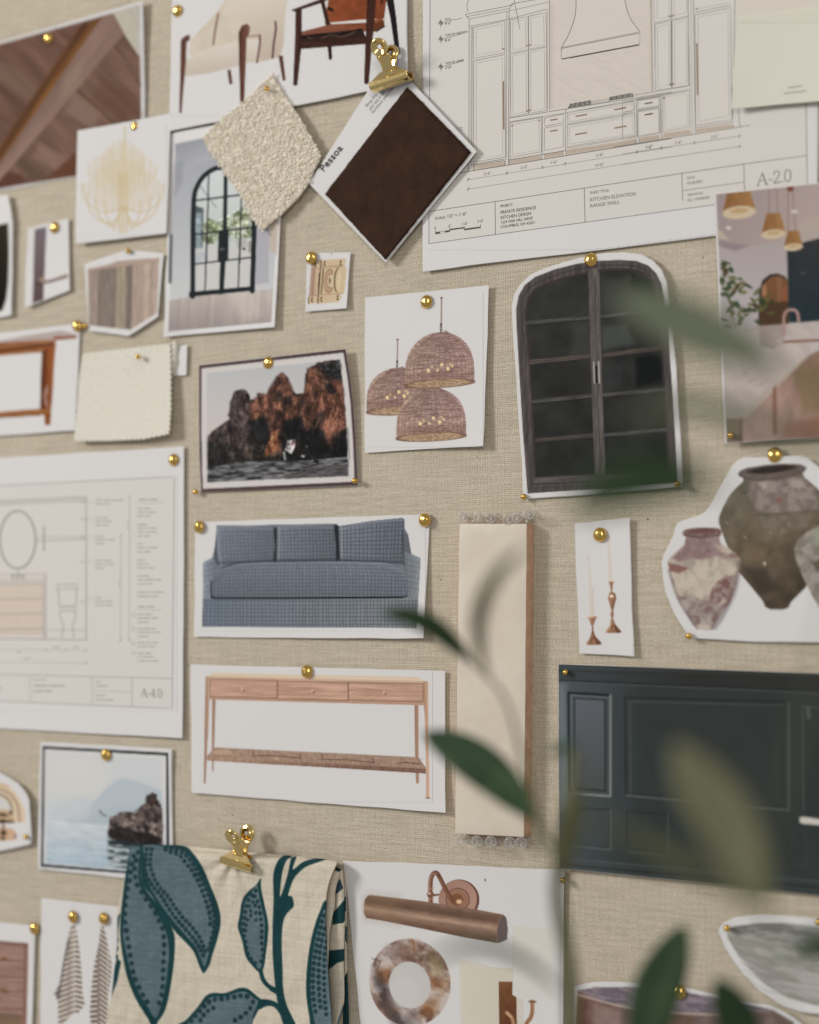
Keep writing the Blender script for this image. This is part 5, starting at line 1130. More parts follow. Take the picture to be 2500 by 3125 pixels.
def sofa():
    s = Sheet('sofa_printout', 'white printout of a blue-grey checked three-cushion sofa', 'printout', 'K', [(75, 133), (1622, 85), (1580, 903), (72, 893)], 0, (0.3, 0.3, 5, 1.5), seed=20)
    c = Canvas('K', [(90, 95), (1590, 850)], 2.3)
    b0 = (104, 112, 124)
    def grid(pts, seed, vx, vy, dens=1.0, a=0.62, bow=0):
        """woven check: fine dark lines, clipped to the shape by drawing order"""
    body = [(127, 402), (188, 372), (206, 300), (216, 216), (216, 158), (232, 156), (420, 160), (600, 152), (800, 150), (1010, 146), (1020, 162), (1240, 128), (1440, 108), (1456, 118), (1458, 180), (1480, 220), (1500, 345), (1556, 370), (1562, 380), (1550, 560), (1536, 834), (122, 826), (130, 560)]
    # paint colour + check into a private canvas, then keep only the silhouette
    k = Canvas('K', [(90, 95), (1590, 850)], 2.3)
    k.C[:] = np.array(b0) / 255
    tone = k.lg((130, 400), (98, 110, 126), (1550, 400), (112, 118, 122)); k.poly([(0, 0), (1725, 0), (1725, 1000), (0, 1000)], tone, tex=(0.06, 7, 7, 0, 2))
    rg = random.Random(2)
    x = 110
    while x < 1600:
        k.line([(x, 640), (x + rg.uniform(-3, 3), 740), (x + rg.uniform(-4, 4), 840)], 4.6, (58, 62, 68), 0.7 * rg.uniform(0.75, 1)); x += rg.choice([20, 23, 26])
    y = 655
    while y < 830:
        k.line([(110, y), (800, y + 3), (1590, y + rg.uniform(-4, 4))], 4.6, (58, 62, 68), 0.65 * rg.uniform(0.75, 1)); y += rg.choice([21, 24, 27])
    c.poly(body, (100, 108, 120))
    # arms and inside back
    c.poly([(127, 402), (190, 370), (225, 392), (222, 470), (196, 520), (180, 600), (186, 636), (128, 640), (130, 560)], c.lg((130, 0), (128, 138, 150), (220, 0), (98, 107, 118)), tex=(0.06, 7, 7, 0, 2))
    c.poly([(1500, 345), (1562, 375), (1550, 560), (1542, 640), (1470, 634), (1480, 540), (1450, 440), (1446, 360)], c.lg((1450, 0), (92, 99, 106), (1556, 0), (130, 137, 142)), tex=(0.06, 7, 7, 0, 2))
    for i in range(6): c.line([(132, 430 + i * 34), (216, 400 + i * 36)], 3, (60, 68, 78), 0.6); c.line([(1460, 380 + i * 36), (1552, 400 + i * 36)], 3, (60, 68, 78), 0.6); c.line([(146 + i * 14, 400), (142 + i * 12, 630)], 3, (62, 70, 80), 0.5); c.line([(1500 + i * 11, 370), (1490 + i * 11, 630)], 3, (60, 68, 78), 0.5)
    c.poly([(206, 300), (216, 200), (240, 260), (236, 440), (200, 380)], (72, 80, 92), blur=6); c.poly([(1446, 200), (1478, 220), (1500, 345), (1450, 330)], (86, 92, 98), blur=4)
    
    def cushion(q, gx, gy, seed, sk):
        c.poly(q, c.lg(q[0], (108, 116, 130), q[len(q) // 2], (88, 96, 108)), blur=5, tex=(0.07, 7, 7, 0, seed))
        rg = random.Random(seed); (x0, y0), (x1, y1), (x2, y2), (x3, y3) = gx
        f = lambda u, v: ((x0 * (1 - u) + x1 * u) * (1 - v) + (x3 * (1 - u) + x2 * u) * v, (y0 * (1 - u) + y1 * u) * (1 - v) + (y3 * (1 - u) + y2 * u) * v - gy * math.sin(u * math.pi) * (0.5 - v))
        u = 0.02
        while u < 0.99: c.line([f(u + rg.uniform(-.004, .004), v) for v in (0, .25, .5, .75, 1)], 4.4, (54, 58, 64), sk * 0.8 * rg.uniform(0.75, 1)); u += rg.choice([0.053, 0.06, 0.067])
        v = 0.03
        while v < 0.99: c.line([f(u, v + rg.uniform(-.004, .004)) for u in (0, .25, .5, .75, 1)], 4.4, (54, 58, 64), sk * 0.8 * rg.uniform(0.75, 1)); v += rg.choice([0.095, 0.105, 0.115])
    cushion([(216, 160), (240, 156), (600, 165), (608, 175), (600, 300), (598, 400), (420, 402), (300, 420), (236, 440), (222, 330)], [(222, 170), (600, 172), (596, 395), (240, 420)], 10, 3, 0.55)
    cushion([(612, 165), (800, 150), (985, 158), (996, 175), (998, 300), (1008, 392), (800, 394), (608, 400), (612, 300)], [(616, 172), (988, 162), (1000, 388), (614, 394)], 12, 5, 0.8)
    cushion([(1018, 165), (1230, 130), (1440, 110), (1454, 122), (1456, 200), (1444, 330), (1440, 414), (1230, 392), (1020, 390), (1022, 300)], [(1022, 168), (1450, 125), (1438, 405), (1026, 386)], 14, 7, 0.9)
    for q in ([(592, 172), (616, 170), (614, 300), (612, 404), (590, 402), (602, 300)], [(990, 152), (1022, 160), (1026, 300), (1030, 394), (1004, 396), (1002, 290)]): c.poly(q, (34, 38, 44), 0.9, 7)
    for q in ([(216, 178), (222, 330), (236, 430)], [(616, 176), (616, 300), (612, 392)], [(1026, 176), (1026, 300), (1030, 384)]): c.line([(x + 14, y) for x, y in q], 12, (138, 146, 156), 0.45, 12, sm=True)
    for q in ([(222, 166), (420, 164), (596, 174)], [(620, 172), (800, 156), (984, 164)], [(1026, 172), (1230, 136), (1444, 116)]): c.line([(x, y + 8) for x, y in q], 10, (138, 146, 156), 0.4, 12, sm=True)
    for a, b in (((236, 405), (594, 392)), ((612, 388), (1004, 384)), ((1026, 384), (1436, 404))): c.line([a, b], 20, (56, 62, 72), 0.5, 18)
    c.line([(1444, 200), (1450, 420)], 10, (52, 58, 64), 0.7, 8)
    # base
    cov = Canvas('K', [(90, 95), (1590, 850)], 2.3, (0, 0, 0)); cov.poly([(128, 636), (186, 640), (1470, 632), (1545, 636), (1536, 834), (122, 826)], (255, 255, 255))
    c.C = c.C * (1 - cov.C) + k.C * cov.C
    # long seat cushion
    seat = [(184, 560), (200, 500), (250, 448), (340, 416), (480, 402), (700, 398), (950, 396), (1150, 394), (1320, 402), (1400, 424), (1450, 468), (1474, 510), (1478, 580), (1470, 620), (1440, 628), (1000, 632), (600, 634), (210, 634), (188, 620)]
    c.poly([(x, y + 8) for x, y in seat], (30, 34, 42), blur=10)
    c.poly(seat, c.lg((600, 400), (106, 114, 128), (600, 630), (92, 100, 112)), blur=4, tex=(0.07, 7, 7, 0, 9))
    rg = random.Random(11); x = 205
    while x < 1470:
        t = (x - 830) / 640; yt = 400 + 70 * abs(t) ** 4; xo = x - 26 * t
        c.line([(xo - t * 14, yt + 6), (x, yt + 60), (x + 3 * t, 560), (x, 626)], 4.4, (56, 60, 66), 0.6 * rg.uniform(0.7, 1), sm=True); x += rg.choice([20, 23, 26])
    for y in (424, 447, 470, 494, 518, 541, 565, 588, 611): c.line([(240 if y < 470 else 196, y + 6), (600, y - 2), (1100, y - 4), (1420 if y < 470 else 1470, y + 4)], 4.4, (56, 60, 66), 0.55 * rg.uniform(0.75, 1), sm=True)
    c.line([(188, 636), (700, 636), (1440, 630)], 9, (22, 25, 31), 0.95, 4); c.line([(184, 530), (182, 620), (196, 634)], 9, (26, 30, 36), 0.9, 5, sm=True)
    c.line([(250, 440), (340, 410), (480, 398), (950, 392), (1330, 396)], 6, (42, 48, 56), 0.8, 5, sm=True)
    cv = c.C.copy(); c.sat(0.62, 1.12); wmask = (cv.min(-1, keepdims=True) > 0.74); c.C = np.where(wmask, np.array(PAPER) / 255, np.minimum(c.C, np.array(PAPER) / 255)); s.print_(c, 'printed_sofa')
sofa()

def console():
    s = Sheet('console_table_printout', 'white printout of a slim oak console table with a woven lower shelf', 'printout', 'L', [(43, 98), (1641, 138), (1641, 1029), (53, 903)], 0, (1, 2, 4, 2.5), seed=21)
    c = Canvas('L', [(110, 130), (1560, 960)], 2.3)
    oak = (186, 155, 131)
    c.poly([(180, 312), (202, 312), (193, 620), (188, 768), (180, 770), (178, 600)], (158, 124, 104)); c.poly([(1448, 352), (1474, 352), (1474, 690), (1478, 830), (1470, 848), (1458, 840), (1452, 660)], c.lg((1450, 0), (150, 116, 94), (1476, 0), (178, 140, 116)))
    # woven shelf
    sh = [(200, 618), (560, 636), (1000, 656), (1474, 680), (1520, 745), (1518, 782), (1400, 772), (1040, 750), (700, 732), (560, 726), (150, 700), (146, 674)]
    c.poly(sh, (160, 133, 115), tex=(0.10, 16, 9, 60, 3))
    for i in range(220):
        rg = random.Random(i); x = rg.uniform(160, 1500); y0 = 622 + (x - 200) * 0.047; y1 = 676 + (x - 146) * 0.052
        y = rg.uniform(y0, y1); c.line([(x, y), (x + rg.uniform(8, 26), y + rg.uniform(2, 10))], 3.6, rg.choice([(124, 96, 82), (184, 152, 132), (138, 108, 92)]), 0.45)
    c.poly([(148, 676), (700, 706), (1518, 752), (1518, 782), (700, 732), (150, 700)], c.lg((700, 690), (168, 136, 116), (700, 740), (126, 96, 82)), tex=(0.14, 6, 40, 20, 4))
    for a, b in (((436, 670), (735, 686)), ((870, 692), (1195, 714)), ((1340, 718), (1480, 722)), ((440, 640), (436, 672)), ((735, 655), (732, 688)), ((870, 660), (868, 694)), ((1180, 678), (1195, 714))): c.line([a, (0.5 * (a[0] + b[0]), 0.5 * (a[1] + b[1]) - 6), b], 6, (98, 72, 60), 0.85, 2, sm=True)
    c.poly([(186, 640), (220, 632), (302, 640), (298, 664), (180, 660)], (188, 156, 130), 0.8, 4); c.poly([(566, 678), (598, 676), (596, 700), (568, 700)], (186, 152, 126), 0.8, 3); c.poly([(1010, 698), (1044, 700), (1040, 722), (1012, 722)], (164, 130, 108), 0.7, 3)
    # top and drawers
    c.poly([(180, 150), (700, 162), (1468, 176), (1505, 202), (1200, 196), (162, 176)], c.lg((400, 150), (208, 188, 160), (400, 190), (214, 190, 164)), blur=2)
    c.poly([(140, 172), (700, 186), (1534, 204), (1534, 222), (164, 192), (140, 196)], (196, 162, 138))
    c.poly([(162, 188), (1504, 216), (1504, 352), (900, 338), (162, 316)], oak, tex=(0.08, 160, 9, 1.5, 5))
    c.poly([(162, 300), (1504, 336), (1504, 354), (162, 318)], (180, 142, 120))
    for x0, x1, y0 in ((166, 588, 190), (590, 1032, 203), (1034, 1502, 210)):
        d = 0.021
        c.poly([(x0, y0), (x1, y0 + (x1 - x0) * d), (x1, y0 + (x1 - x0) * d + 114), (x0, y0 + 112)], (188, 150, 128), tex=(0.10, 170, 8, 1.4, 7 + x0))
        c.line([(x0, y0), (x1, y0 + (x1 - x0) * d), (x1, y0 + (x1 - x0) * d + 112), (x0, y0 + 110), (x0, y0)], 4, (112, 80, 64), 0.95)
    for cx, cy in ((790, 266), (1170, 274), (1240, 278), (500, 256), (640, 262)):
        for r in (30, 60, 95): c.line(smooth([(cx - r * 2.0, cy + 12), (cx - r * 0.6, cy - r * 0.26), (cx + r * 0.9, cy - 2), (cx - r * 0.5, cy + r * 0.30)], 5).tolist(), 3, (160, 122, 100), 0.55)
    for x, y in ((371, 257), (811, 266), (1260, 277)): c.ell(x, y, 11, 11, (206, 176, 146)); c.ell(x + 4, y + 4, 9, 9, (126, 92, 68), a=0.7, blur=4); c.ell(x - 3, y - 3, 4, 4, (228, 206, 180))
    # front legs
    c.poly([(140, 172), (163, 176), (160, 320), (150, 560), (146, 690), (138, 842), (128, 846), (132, 560), (136, 320)], c.lg((136, 0), (150, 114, 92), (162, 0), (196, 158, 132)), tex=(0.06, 6, 120, 0, 3))
    c.poly([(1504, 202), (1534, 204), (1536, 420), (1540, 700), (1542, 930), (1532, 940), (1522, 934), (1520, 700), (1512, 420), (1506, 352)], c.lg((1506, 0), (172, 136, 112), (1538, 0), (204, 166, 140)), tex=(0.06, 6, 120, 0, 3)); c.line([(1522, 936), (1542, 936)], 8, (110, 74, 60), 0.8)
    c.line([(160, 316), (152, 560)], 3, (120, 88, 70), 0.7)
    c.sat(0.9, 1.0); s.print_(c, 'printed_console')
console()

def candles():
    s = Sheet('candlestick_printout', 'narrow white printout of two brass candlesticks with pale candles', 'printout', 'M', [(795, 187), (1120, 155), (1146, 968), (826, 955)], 0, (1, 3, 3, 2), seed=22)
    c = Canvas('M', [(810, 175), (1140, 960)], 2.6)
    wax = (206, 194, 182)
    c.poly([(876, 392), (884, 398), (910, 732), (888, 735)], wax); c.poly([(988, 264), (1000, 262), (1020, 528), (1000, 530)], wax); c.line([(876, 378), (879, 395)], 3, (170, 160, 152)); c.line([(904, 560), (908, 730)], 5, (188, 174, 160), 0.7)
    g0, g1 = (108, 76, 60), (176, 138, 112)
    for q in ([(872, 738), (930, 734), (920, 752), (912, 775), (906, 792), (908, 815), (918, 848), (955, 890), (950, 900), (870, 902), (866, 892), (890, 850), (900, 815), (896, 790), (886, 760)],
              [(995, 528), (1030, 528), (1022, 545), (1020, 570), (1018, 588), (1036, 600), (1042, 625), (1034, 660), (1024, 700), (1028, 722), (1022, 745), (1036, 780), (1072, 822), (1068, 830), (982, 832), (978, 824), (1006, 785), (1012, 745), (1006, 720), (1014, 700), (1002, 660), (992, 625), (1000, 600), (1010, 585), (1004, 550)]):
        xs = [p[0] for p in q]; c.poly(q, c.lg((min(xs) + 15, 0), g1, (max(xs) - 15, 0), g0), tex=(0.18, 8, 30, 0, 4))
    for a, b in (((902, 855), (884, 896)), ((912, 850), (930, 896)), ((1018, 790), (1000, 828)), ((1028, 785), (1048, 828)), ((904, 798), (902, 840))): c.line([a, b], 7, (84, 56, 44), 0.6, 4)
    c.ell(1014, 615, 11, 9, (232, 210, 186), blur=4); c.line([(870, 742), (930, 738)], 6, (200, 166, 140), 0.8, 3); c.line([(994, 531), (1030, 530)], 5, (200, 166, 140), 0.8, 3)
    s.print_(c, 'printed_candlesticks')
candles()

def pottery():
    out = [(128, 1250), (140, 1400), (165, 1540), (250, 1750), (330, 1880), (400, 1985), (420, 1992), (1000, 2022), (1950, 2034), (1950, 640), (1673, 310), (1560, 220), (1490, 200), (1420, 195), (1180, 205), (930, 210), (870, 240), (820, 290), (760, 400), (690, 530), (600, 690), (555, 745), (490, 782), (360, 825), (290, 850), (262, 900), (240, 985), (180, 1110), (145, 1170)]
    s = Sheet('pottery_cut_out', 'cut-out of weathered clay urns, one large and olive brown, at the right edge', 'cut-out', 'N', out, 1, (2, 3, 3, 1.5), outline=True, centre=(1050, 1200), seed=23)
    c = Canvas('N', [(150, 200), (1760, 2020)], 3.0)
    # large urn
    q = [(884, 370), (900, 340), (980, 310), (1200, 298), (1400, 280), (1490, 278), (1545, 310), (1540, 340), (1512, 360), (1530, 410), (1640, 500), (1760, 620), (1800, 760), (1780, 950), (1640, 1300), (1540, 1490), (1400, 1630), (1370, 1690), (1320, 1706), (1190, 1704), (1145, 1680), (1120, 1620), (980, 1450), (880, 1330), (800, 1150), (740, 1000), (690, 860), (690, 800), (730, 700), (790, 590), (850, 520), (925, 450), (930, 415), (900, 400)]
    c.poly(q, c.lg((760, 600), (112, 104, 88), (1300, 1600), (84, 72, 58), mid=(112, 98, 78)), tex=(0.12, 120, 120, 0, 4), blur=4)
    c.poly([(990, 440), (1180, 430), (1500, 400), (1640, 520), (1680, 730), (1250, 765), (1050, 740), (980, 560)], c.mix((134, 116, 112), (162, 144, 138), 60, 60, 0, 5), 0.8, 50)
    c.poly([(1070, 460), (1150, 450), (1160, 510), (1120, 520)], (186, 168, 152), 0.7, 24); c.poly([(1370, 440), (1500, 430), (1560, 520), (1420, 510)], (176, 160, 146), 0.6, 34); c.poly([(1255, 600), (1310, 600), (1300, 660), (1262, 660)], (150, 92, 80), 0.7, 24); c.line([(1080, 775), (1300, 768), (1680, 728)], 14, (96, 82, 72), 0.7, 10)
    c.poly([(1080, 790), (1600, 760), (1560, 900), (1300, 960), (1120, 900)], c.mix((124, 110, 98), (152, 138, 126), 50, 50, 0, 7), 0.5, 50); c.poly([(930, 1060), (1180, 1100), (1120, 1240), (960, 1240)], (140, 114, 84), 0.5, 60); c.poly([(930, 1300), (1160, 1300), (1250, 1520), (1100, 1560)], (72, 62, 54), 0.7, 60); c.ell(1140, 1254, 12, 18, (190, 186, 162), blur=8)
    for x, y in ((1380, 870), (770, 855), (950, 1000), (1200, 950)): c.ell(x, y, 22, 9, (170, 158, 146), 40, 0.5, 10)
    c.ell(1215, 345, 328, 66, (112, 98, 90), -5, 1, 6, tex=(0.12, 50, 30, 0, 3)); c.ell(1210, 330, 235, 34, (62, 52, 46), -6, 1, 12); c.line([(890, 385), (1000, 425), (1200, 425), (1400, 395), (1525, 345)], 18, (92, 78, 72), 0.7, 12, sm=True)
    # third urn at the very edge
    q3 = [(1430, 1100), (1470, 1010), (1560, 940), (1760, 850), (1760, 1760), (1680, 1700), (1600, 1560), (1500, 1350), (1440, 1200)]
    c.poly(q3, c.mix((136, 126, 112), (164, 154, 142), 90, 90, 0, 9), blur=5); c.poly([(1600, 1240), (1760, 1180), (1760, 1360), (1640, 1330)], (92, 80, 66), 0.8, 40); c.poly([(1620, 900), (1760, 860), (1760, 1100), (1620, 1080)], (150, 156, 134), 0.6, 50)
    # small chalky urn
    q2 = [(335, 955), (350, 920), (440, 905), (560, 900), (680, 905), (716, 930), (714, 958), (690, 990), (700, 1040), (760, 1090), (850, 1150), (892, 1190), (904, 1240), (880, 1380), (840, 1520), (800, 1640), (720, 1740), (650, 1850), (630, 1905), (560, 1908), (470, 1902), (440, 1850), (340, 1690), (280, 1590), (240, 1470), (200, 1330), (184, 1240), (210, 1190), (290, 1120), (355, 1070), (368, 1010)]
    c.poly(q2, c.mix((146, 112, 106), (196, 182, 164), 90, 110, 10, 11, 0.40, 0.58), blur=4)
    c.poly([(368, 1000), (690, 990), (700, 1050), (740, 1180), (600, 1190), (480, 1230), (220, 1210), (355, 1070)], c.mix((140, 108, 106), (152, 124, 122), 60, 60, 0, 13), 0.9, 30)
    c.poly([(240, 1240), (420, 1200), (560, 1220), (740, 1200), (890, 1200), (880, 1320), (660, 1400), (620, 1520), (600, 1620), (420, 1600), (300, 1580), (230, 1400)], c.mix((170, 158, 142), (200, 184, 164), 60, 90, 0, 15, 0.3, 0.55), 0.85, 30)
    c.poly([(640, 1060), (760, 1090), (850, 1160), (700, 1140)], (194, 176, 156), 0.7, 24); c.poly([(190, 1250), (300, 1270), (400, 1300), (300, 1350), (210, 1330)], (136, 82, 76), 0.8, 22); c.poly([(700, 1420), (800, 1390), (860, 1440), (780, 1560), (690, 1650), (590, 1680), (620, 1500)], c.mix((128, 88, 82), (160, 136, 130), 40, 40, 0, 17), 0.8, 24)
    c.poly([(290, 1590), (430, 1560), (560, 1640), (760, 1660), (640, 1860), (440, 1850)], c.mix((128, 104, 102), (164, 150, 142), 60, 50, 0, 19), 0.7, 34); c.line([(890, 1230), (850, 1500), (740, 1740), (650, 1880)], 40, (108, 92, 92), 0.5, 36, sm=True); c.line([(200, 1320), (290, 1600), (450, 1860)], 24, (116, 92, 92), 0.5, 24, sm=True)
    c.ell(526, 945, 190, 44, (132, 102, 98), -2, 1, 6, tex=(0.1, 30, 30, 0, 5)); c.ell(530, 935, 140, 20, (118, 78, 74), -2, 0.9, 10); c.line([(345, 975), (520, 1000), (705, 972)], 16, (104, 76, 74), 0.8, 10, sm=True)
    cw = c.C.min(-1, keepdims=True) > 0.74; k0 = c.C.copy(); c.sat(0.75, 0.97); c.C = np.where(cw, k0, c.C); s.print_(c, 'printed_urns')
pottery()
# ================================================================== lower area
def panel_photo():
    s = Sheet('panelled_wall_photo', 'large photo of a dark slate-blue panelled wall, pinned at its upper left corner', 'photo', 'R', [(50, 55), (1950, 122), (1950, 1562), (56, 1368)], 2, (1, 2, 3, 3), wob=0.2, seed=24)
    c = Canvas('R', [(50, 50), (1740, 1545)], 3.2, (62, 68, 70))
    c.poly([(40, 40), (1960, 110), (1960, 1570), (40, 1370)], c.lg((60, 600), (84, 94, 102), (600, 640), (58, 66, 68)), tex=(0.04, 300, 300, 0, 2))
    c.poly([(600, 80), (1960, 130), (1960, 1100), (1000, 900), (500, 300)], (62, 64, 64), 0.6, 200)
    c.poly([(40, 50), (1960, 118), (1960, 235), (900, 200), (40, 160)], c.lg((100, 60), (70, 78, 84), (900, 120), (56, 58, 58)), blur=6)
    for a, b, w, k in (((40, 160), (1960, 240), 12, (42, 48, 50)), ((40, 168), (1960, 252), 6, (92, 102, 108)), ((40, 98), (1960, 160), 6, (50, 56, 58)), ((40, 75), (1960, 138), 5, (80, 88, 92))): c.line([a, b], w, k, 0.8, 6)
    c.poly([(40, 180), (100, 182), (130, 960), (60, 1000)], (120, 132, 144), 0.7, 50)
    # raised panels: outer moulding dark on the left/top, light on the right/bottom
    def pan(tl, tr, br_, bl_, w, hi, lo, fill=None, a=0.9):
        if fill is not None: c.poly([tl, tr, br_, bl_], fill, 0.9, 6)
        c.line([bl_, tl, tr], w, lo, a, 5); c.line([tr, br_, bl_], w * 0.9, hi, a, 5)
    pan((116, 240), (386, 256), (386, 905), (122, 885), 15, (140, 146, 150), (38, 42, 46))
    pan((134, 256), (370, 272), (372, 886), (140, 868), 10, (84, 90, 94), (112, 120, 126), None, 0.7)
    pan((156, 276), (350, 288), (352, 870), (158, 852), 9, (44, 48, 52), (60, 64, 70), c.lg((160, 300), (102, 106, 120), (350, 800), (84, 88, 92)))
    pan((480, 270), (1530, 300), (1532, 995), (486, 900), 12, (108, 112, 112), (44, 48, 50), None, 0.7); pan((512, 296), (1490, 322), (1492, 975), (516, 886), 8, (46, 50, 50), (92, 96, 96), None, 0.6)
    pan((130, 980), (388, 990), (388, 1250), (130, 1222), 9, (104, 112, 112), (44, 50, 52), None, 0.7); pan((150, 1000), (372, 1012), (372, 1232), (150, 1206), 6, (58, 64, 66), (76, 84, 86), None, 0.6)
    pan((490, 1000), (755, 1025), (755, 1290), (490, 1262), 9, (92, 98, 98), (44, 50, 52), None, 0.7); pan((840, 1030), (1140, 1056), (1140, 1320), (840, 1290), 7, (84, 90, 90), (48, 54, 54), None, 0.5)
    pan((1620, 330), (1960, 340), (1960, 1000), (1626, 1010), 12, (60, 64, 64), (84, 90, 90), None, 0.7); pan((1530, 1085), (1635, 1092), (1640, 1360), (1530, 1350), 7, (80, 86, 86), (46, 52, 52), None, 0.5)
    c.line([(1655, 340), (1660, 400)], 22, (108, 116, 116), 0.6, 10)
    for k, (w, t) in enumerate(((7, (100, 108, 110)), (5, (86, 94, 96)), (7, (44, 50, 52)), (5, (90, 98, 98)))): c.line([(40, 1300 + k * 20), (1960, 1472 + k * 20)], w, t, 0.7, 5)
    c.poly([(1600, 1040), (1625, 1036), (1960, 1085), (1960, 1112), (1625, 1082), (1602, 1076)], (206, 200, 194), blur=5)
    c.sat(0.8, 0.93); c.C = c.C * (1.03, 1.02, 0.99)
    s.print_ruled(c, px('R', [(52, 57), (57, 1366)]), px('R', [(1948, 124), (1948, 1560)]))
panel_photo()

def seascape():
    s = Sheet('seascape_photo', 'bordered photo of a misty sea with a dark rock at the right', 'photo', 'O', [(298, 58), (1276, 108), (1290, 1110), (280, 1006)], 0, (2, 2, 1, 2), seed=25)
    c = Canvas('O', [(295, 60), (1285, 1090)], 3.4)
    c.poly([(316, 90), (1252, 140), (1260, 1062), (304, 987)], (36, 44, 50)); c.poly([(334, 112), (1234, 160), (1240, 1044), (322, 968)], (205, 202, 200))
    c.poly([(345, 140), (1203, 185), (1206, 1030), (340, 960)], c.lg((600, 160), (196, 198, 198), (600, 650), (192, 198, 202)))
    c.poly([(345, 150), (800, 170), (800, 450), (345, 480)], (206, 202, 194), 0.7, 120)
    c.poly([(480, 640), (640, 560), (720, 480), (790, 400), (860, 350), (920, 330), (1000, 345), (1203, 420), (1206, 700), (480, 660)], (172, 184, 192), 0.9, 26); c.poly([(345, 640), (420, 540), (540, 480), (640, 470), (700, 500), (640, 640)], (188, 194, 198), 0.7, 30); c.poly([(800, 560), (1203, 500), (1203, 690), (600, 660)], (164, 178, 188), 0.7, 50)
    c.poly([(343, 645), (600, 665), (820, 695), (1206, 720), (1206, 1030), (340, 960)], c.lg((500, 660), (194, 200, 204), (500, 980), (160, 182, 198)), blur=8, tex=(0.06, 90, 12, 5, 6))
    for i in range(60):
        rg = random.Random(i); x, y = rg.uniform(345, 800), rg.uniform(800, 960); c.line([(x, y), (x + rg.uniform(20, 70), y + 4)], 6, rg.choice([(146, 174, 196), (176, 194, 204), (198, 206, 208)]), 0.6, 5)
    c.poly([(800, 800), (1206, 810), (1206, 1030), (800, 990)], c.mix((60, 74, 76), (176, 186, 190), 60, 10, 6, 8, 0.4, 0.6), 0.85, 20); c.poly([(802, 790), (1206, 800), (1206, 850), (810, 820)], (34, 50, 50), 0.9, 10)
    rk = c.mix((58, 48, 46), (168, 144, 134), 34, 26, 20, 12, 0.40, 0.62)
    RK = jag([(800, 745), (808, 690), (815, 620), (860, 605), (920, 575), (1000, 580), (1040, 545), (1080, 510), (1085, 470), (1130, 435), (1168, 450), (1166, 490), (1200, 530), (1206, 560), (1206, 830), (1000, 805), (830, 790)], 4, 2)
    c.poly(RK, rk, blur=3)
    c.poly([(1082, 475), (1130, 435), (1168, 450), (1166, 492), (1196, 545), (1120, 515)], (84, 62, 56), 0.85, 10); c.poly([(810, 700), (900, 690), (1000, 720), (1110, 740), (1206, 790), (1206, 830), (1000, 808), (805, 770)], (44, 38, 38), 0.9, 24); c.poly([(1060, 540), (1200, 560), (1190, 660), (1080, 640)], (70, 58, 56), 0.7, 24)
    for q in ([(820, 630), (900, 600), (960, 600), (900, 650), (830, 670)], [(960, 650), (1040, 640), (1060, 680), (980, 690)], [(1070, 530), (1110, 520), (1100, 570), (1050, 570)], [(1160, 670), (1206, 660), (1206, 780), (1170, 760)]): c.poly(q, (164, 138, 128), 0.6, 16)
    c.crag(RK, 0.4, 40, 34, 20, 6, 4); c.poly(RK, (44, 38, 37), 0.42, 4)
    c.line([(736, 572), (760, 596), (788, 612)], 9, (70, 72, 76), 0.85, 5); c.line([(752, 566), (746, 582)], 5, (80, 80, 84), 0.8, 4)
    c.sat(0.7, 1.0); s.print_(c, material='photo_ink', inset=0.998)
seascape()

def arch_cut():
    s = Sheet('bathroom_cut_out', 'round-topped cut-out with pale wood arches, cropped by the left edge', 'cut-out', 'a', [(-500, 40), (-200, 20), (0, 128), (200, 238), (400, 372), (520, 510), (610, 650), (648, 760), (668, 1000), (690, 1300), (706, 1560), (704, 1660), (660, 1712), (300, 1790), (0, 1850), (-500, 1930)], 2, (3, 6, 3, 2), outline=True, seed=26)
    c = Canvas('a', [(-60, 120), (700, 1860)], 3.6)
    t0 = (206, 186, 160)
    c.poly([(-400, 300), (0, 345), (160, 420), (330, 560), (440, 740), (520, 900), (556, 1060), (560, 1210), (250, 1240), (-400, 1250)], t0, blur=20)
    c.line([(-300, 340), (0, 400), (180, 440)], 50, (190, 154, 124), 0.7, 50)
    c.line([(-200, 470), (0, 500), (180, 570), (320, 720), (400, 900), (425, 1200)], 46, (154, 132, 112), 0.9, 34, sm=True)
    c.poly([(-400, 620), (0, 660), (120, 730), (210, 840), (250, 960), (100, 930), (-400, 920)], (200, 196, 192), blur=20); c.line([(-300, 580), (0, 610), (130, 670), (230, 800), (260, 960)], 34, (96, 90, 80), 0.85, 24, sm=True)
    c.poly([(-300, 930), (270, 960), (300, 1240), (-300, 1240)], (188, 160, 130), blur=16); c.ell(60, 1055, 110, 34, (44, 40, 30), 8, 0.95, 26); c.ell(240, 1010, 46, 36, (70, 54, 46), 0, 0.9, 26); c.poly([(-300, 1160), (300, 1180), (300, 1230), (-300, 1240)], (76, 62, 58), 0.9, 26); c.ell(60, 1195, 60, 46, (48, 42, 30), 0, 0.9, 26)
    c.poly([(-300, 1300), (150, 1340), (280, 1360), (360, 1460), (340, 1590), (200, 1620), (-300, 1640)], (196, 162, 136), blur=24); c.ell(75, 1450, 70, 60, (62, 50, 36), 0, 0.9, 40); c.ell(60, 1570, 56, 40, (74, 60, 44), 0, 0.9, 30); c.poly([(40, 1260), (110, 1260), (100, 1420), (40, 1400)], (130, 106, 86), 0.8, 24); c.ell(340, 1530, 24, 50, (110, 94, 96), 10, 0.8, 26)
    s.print_(c)
arch_cut()

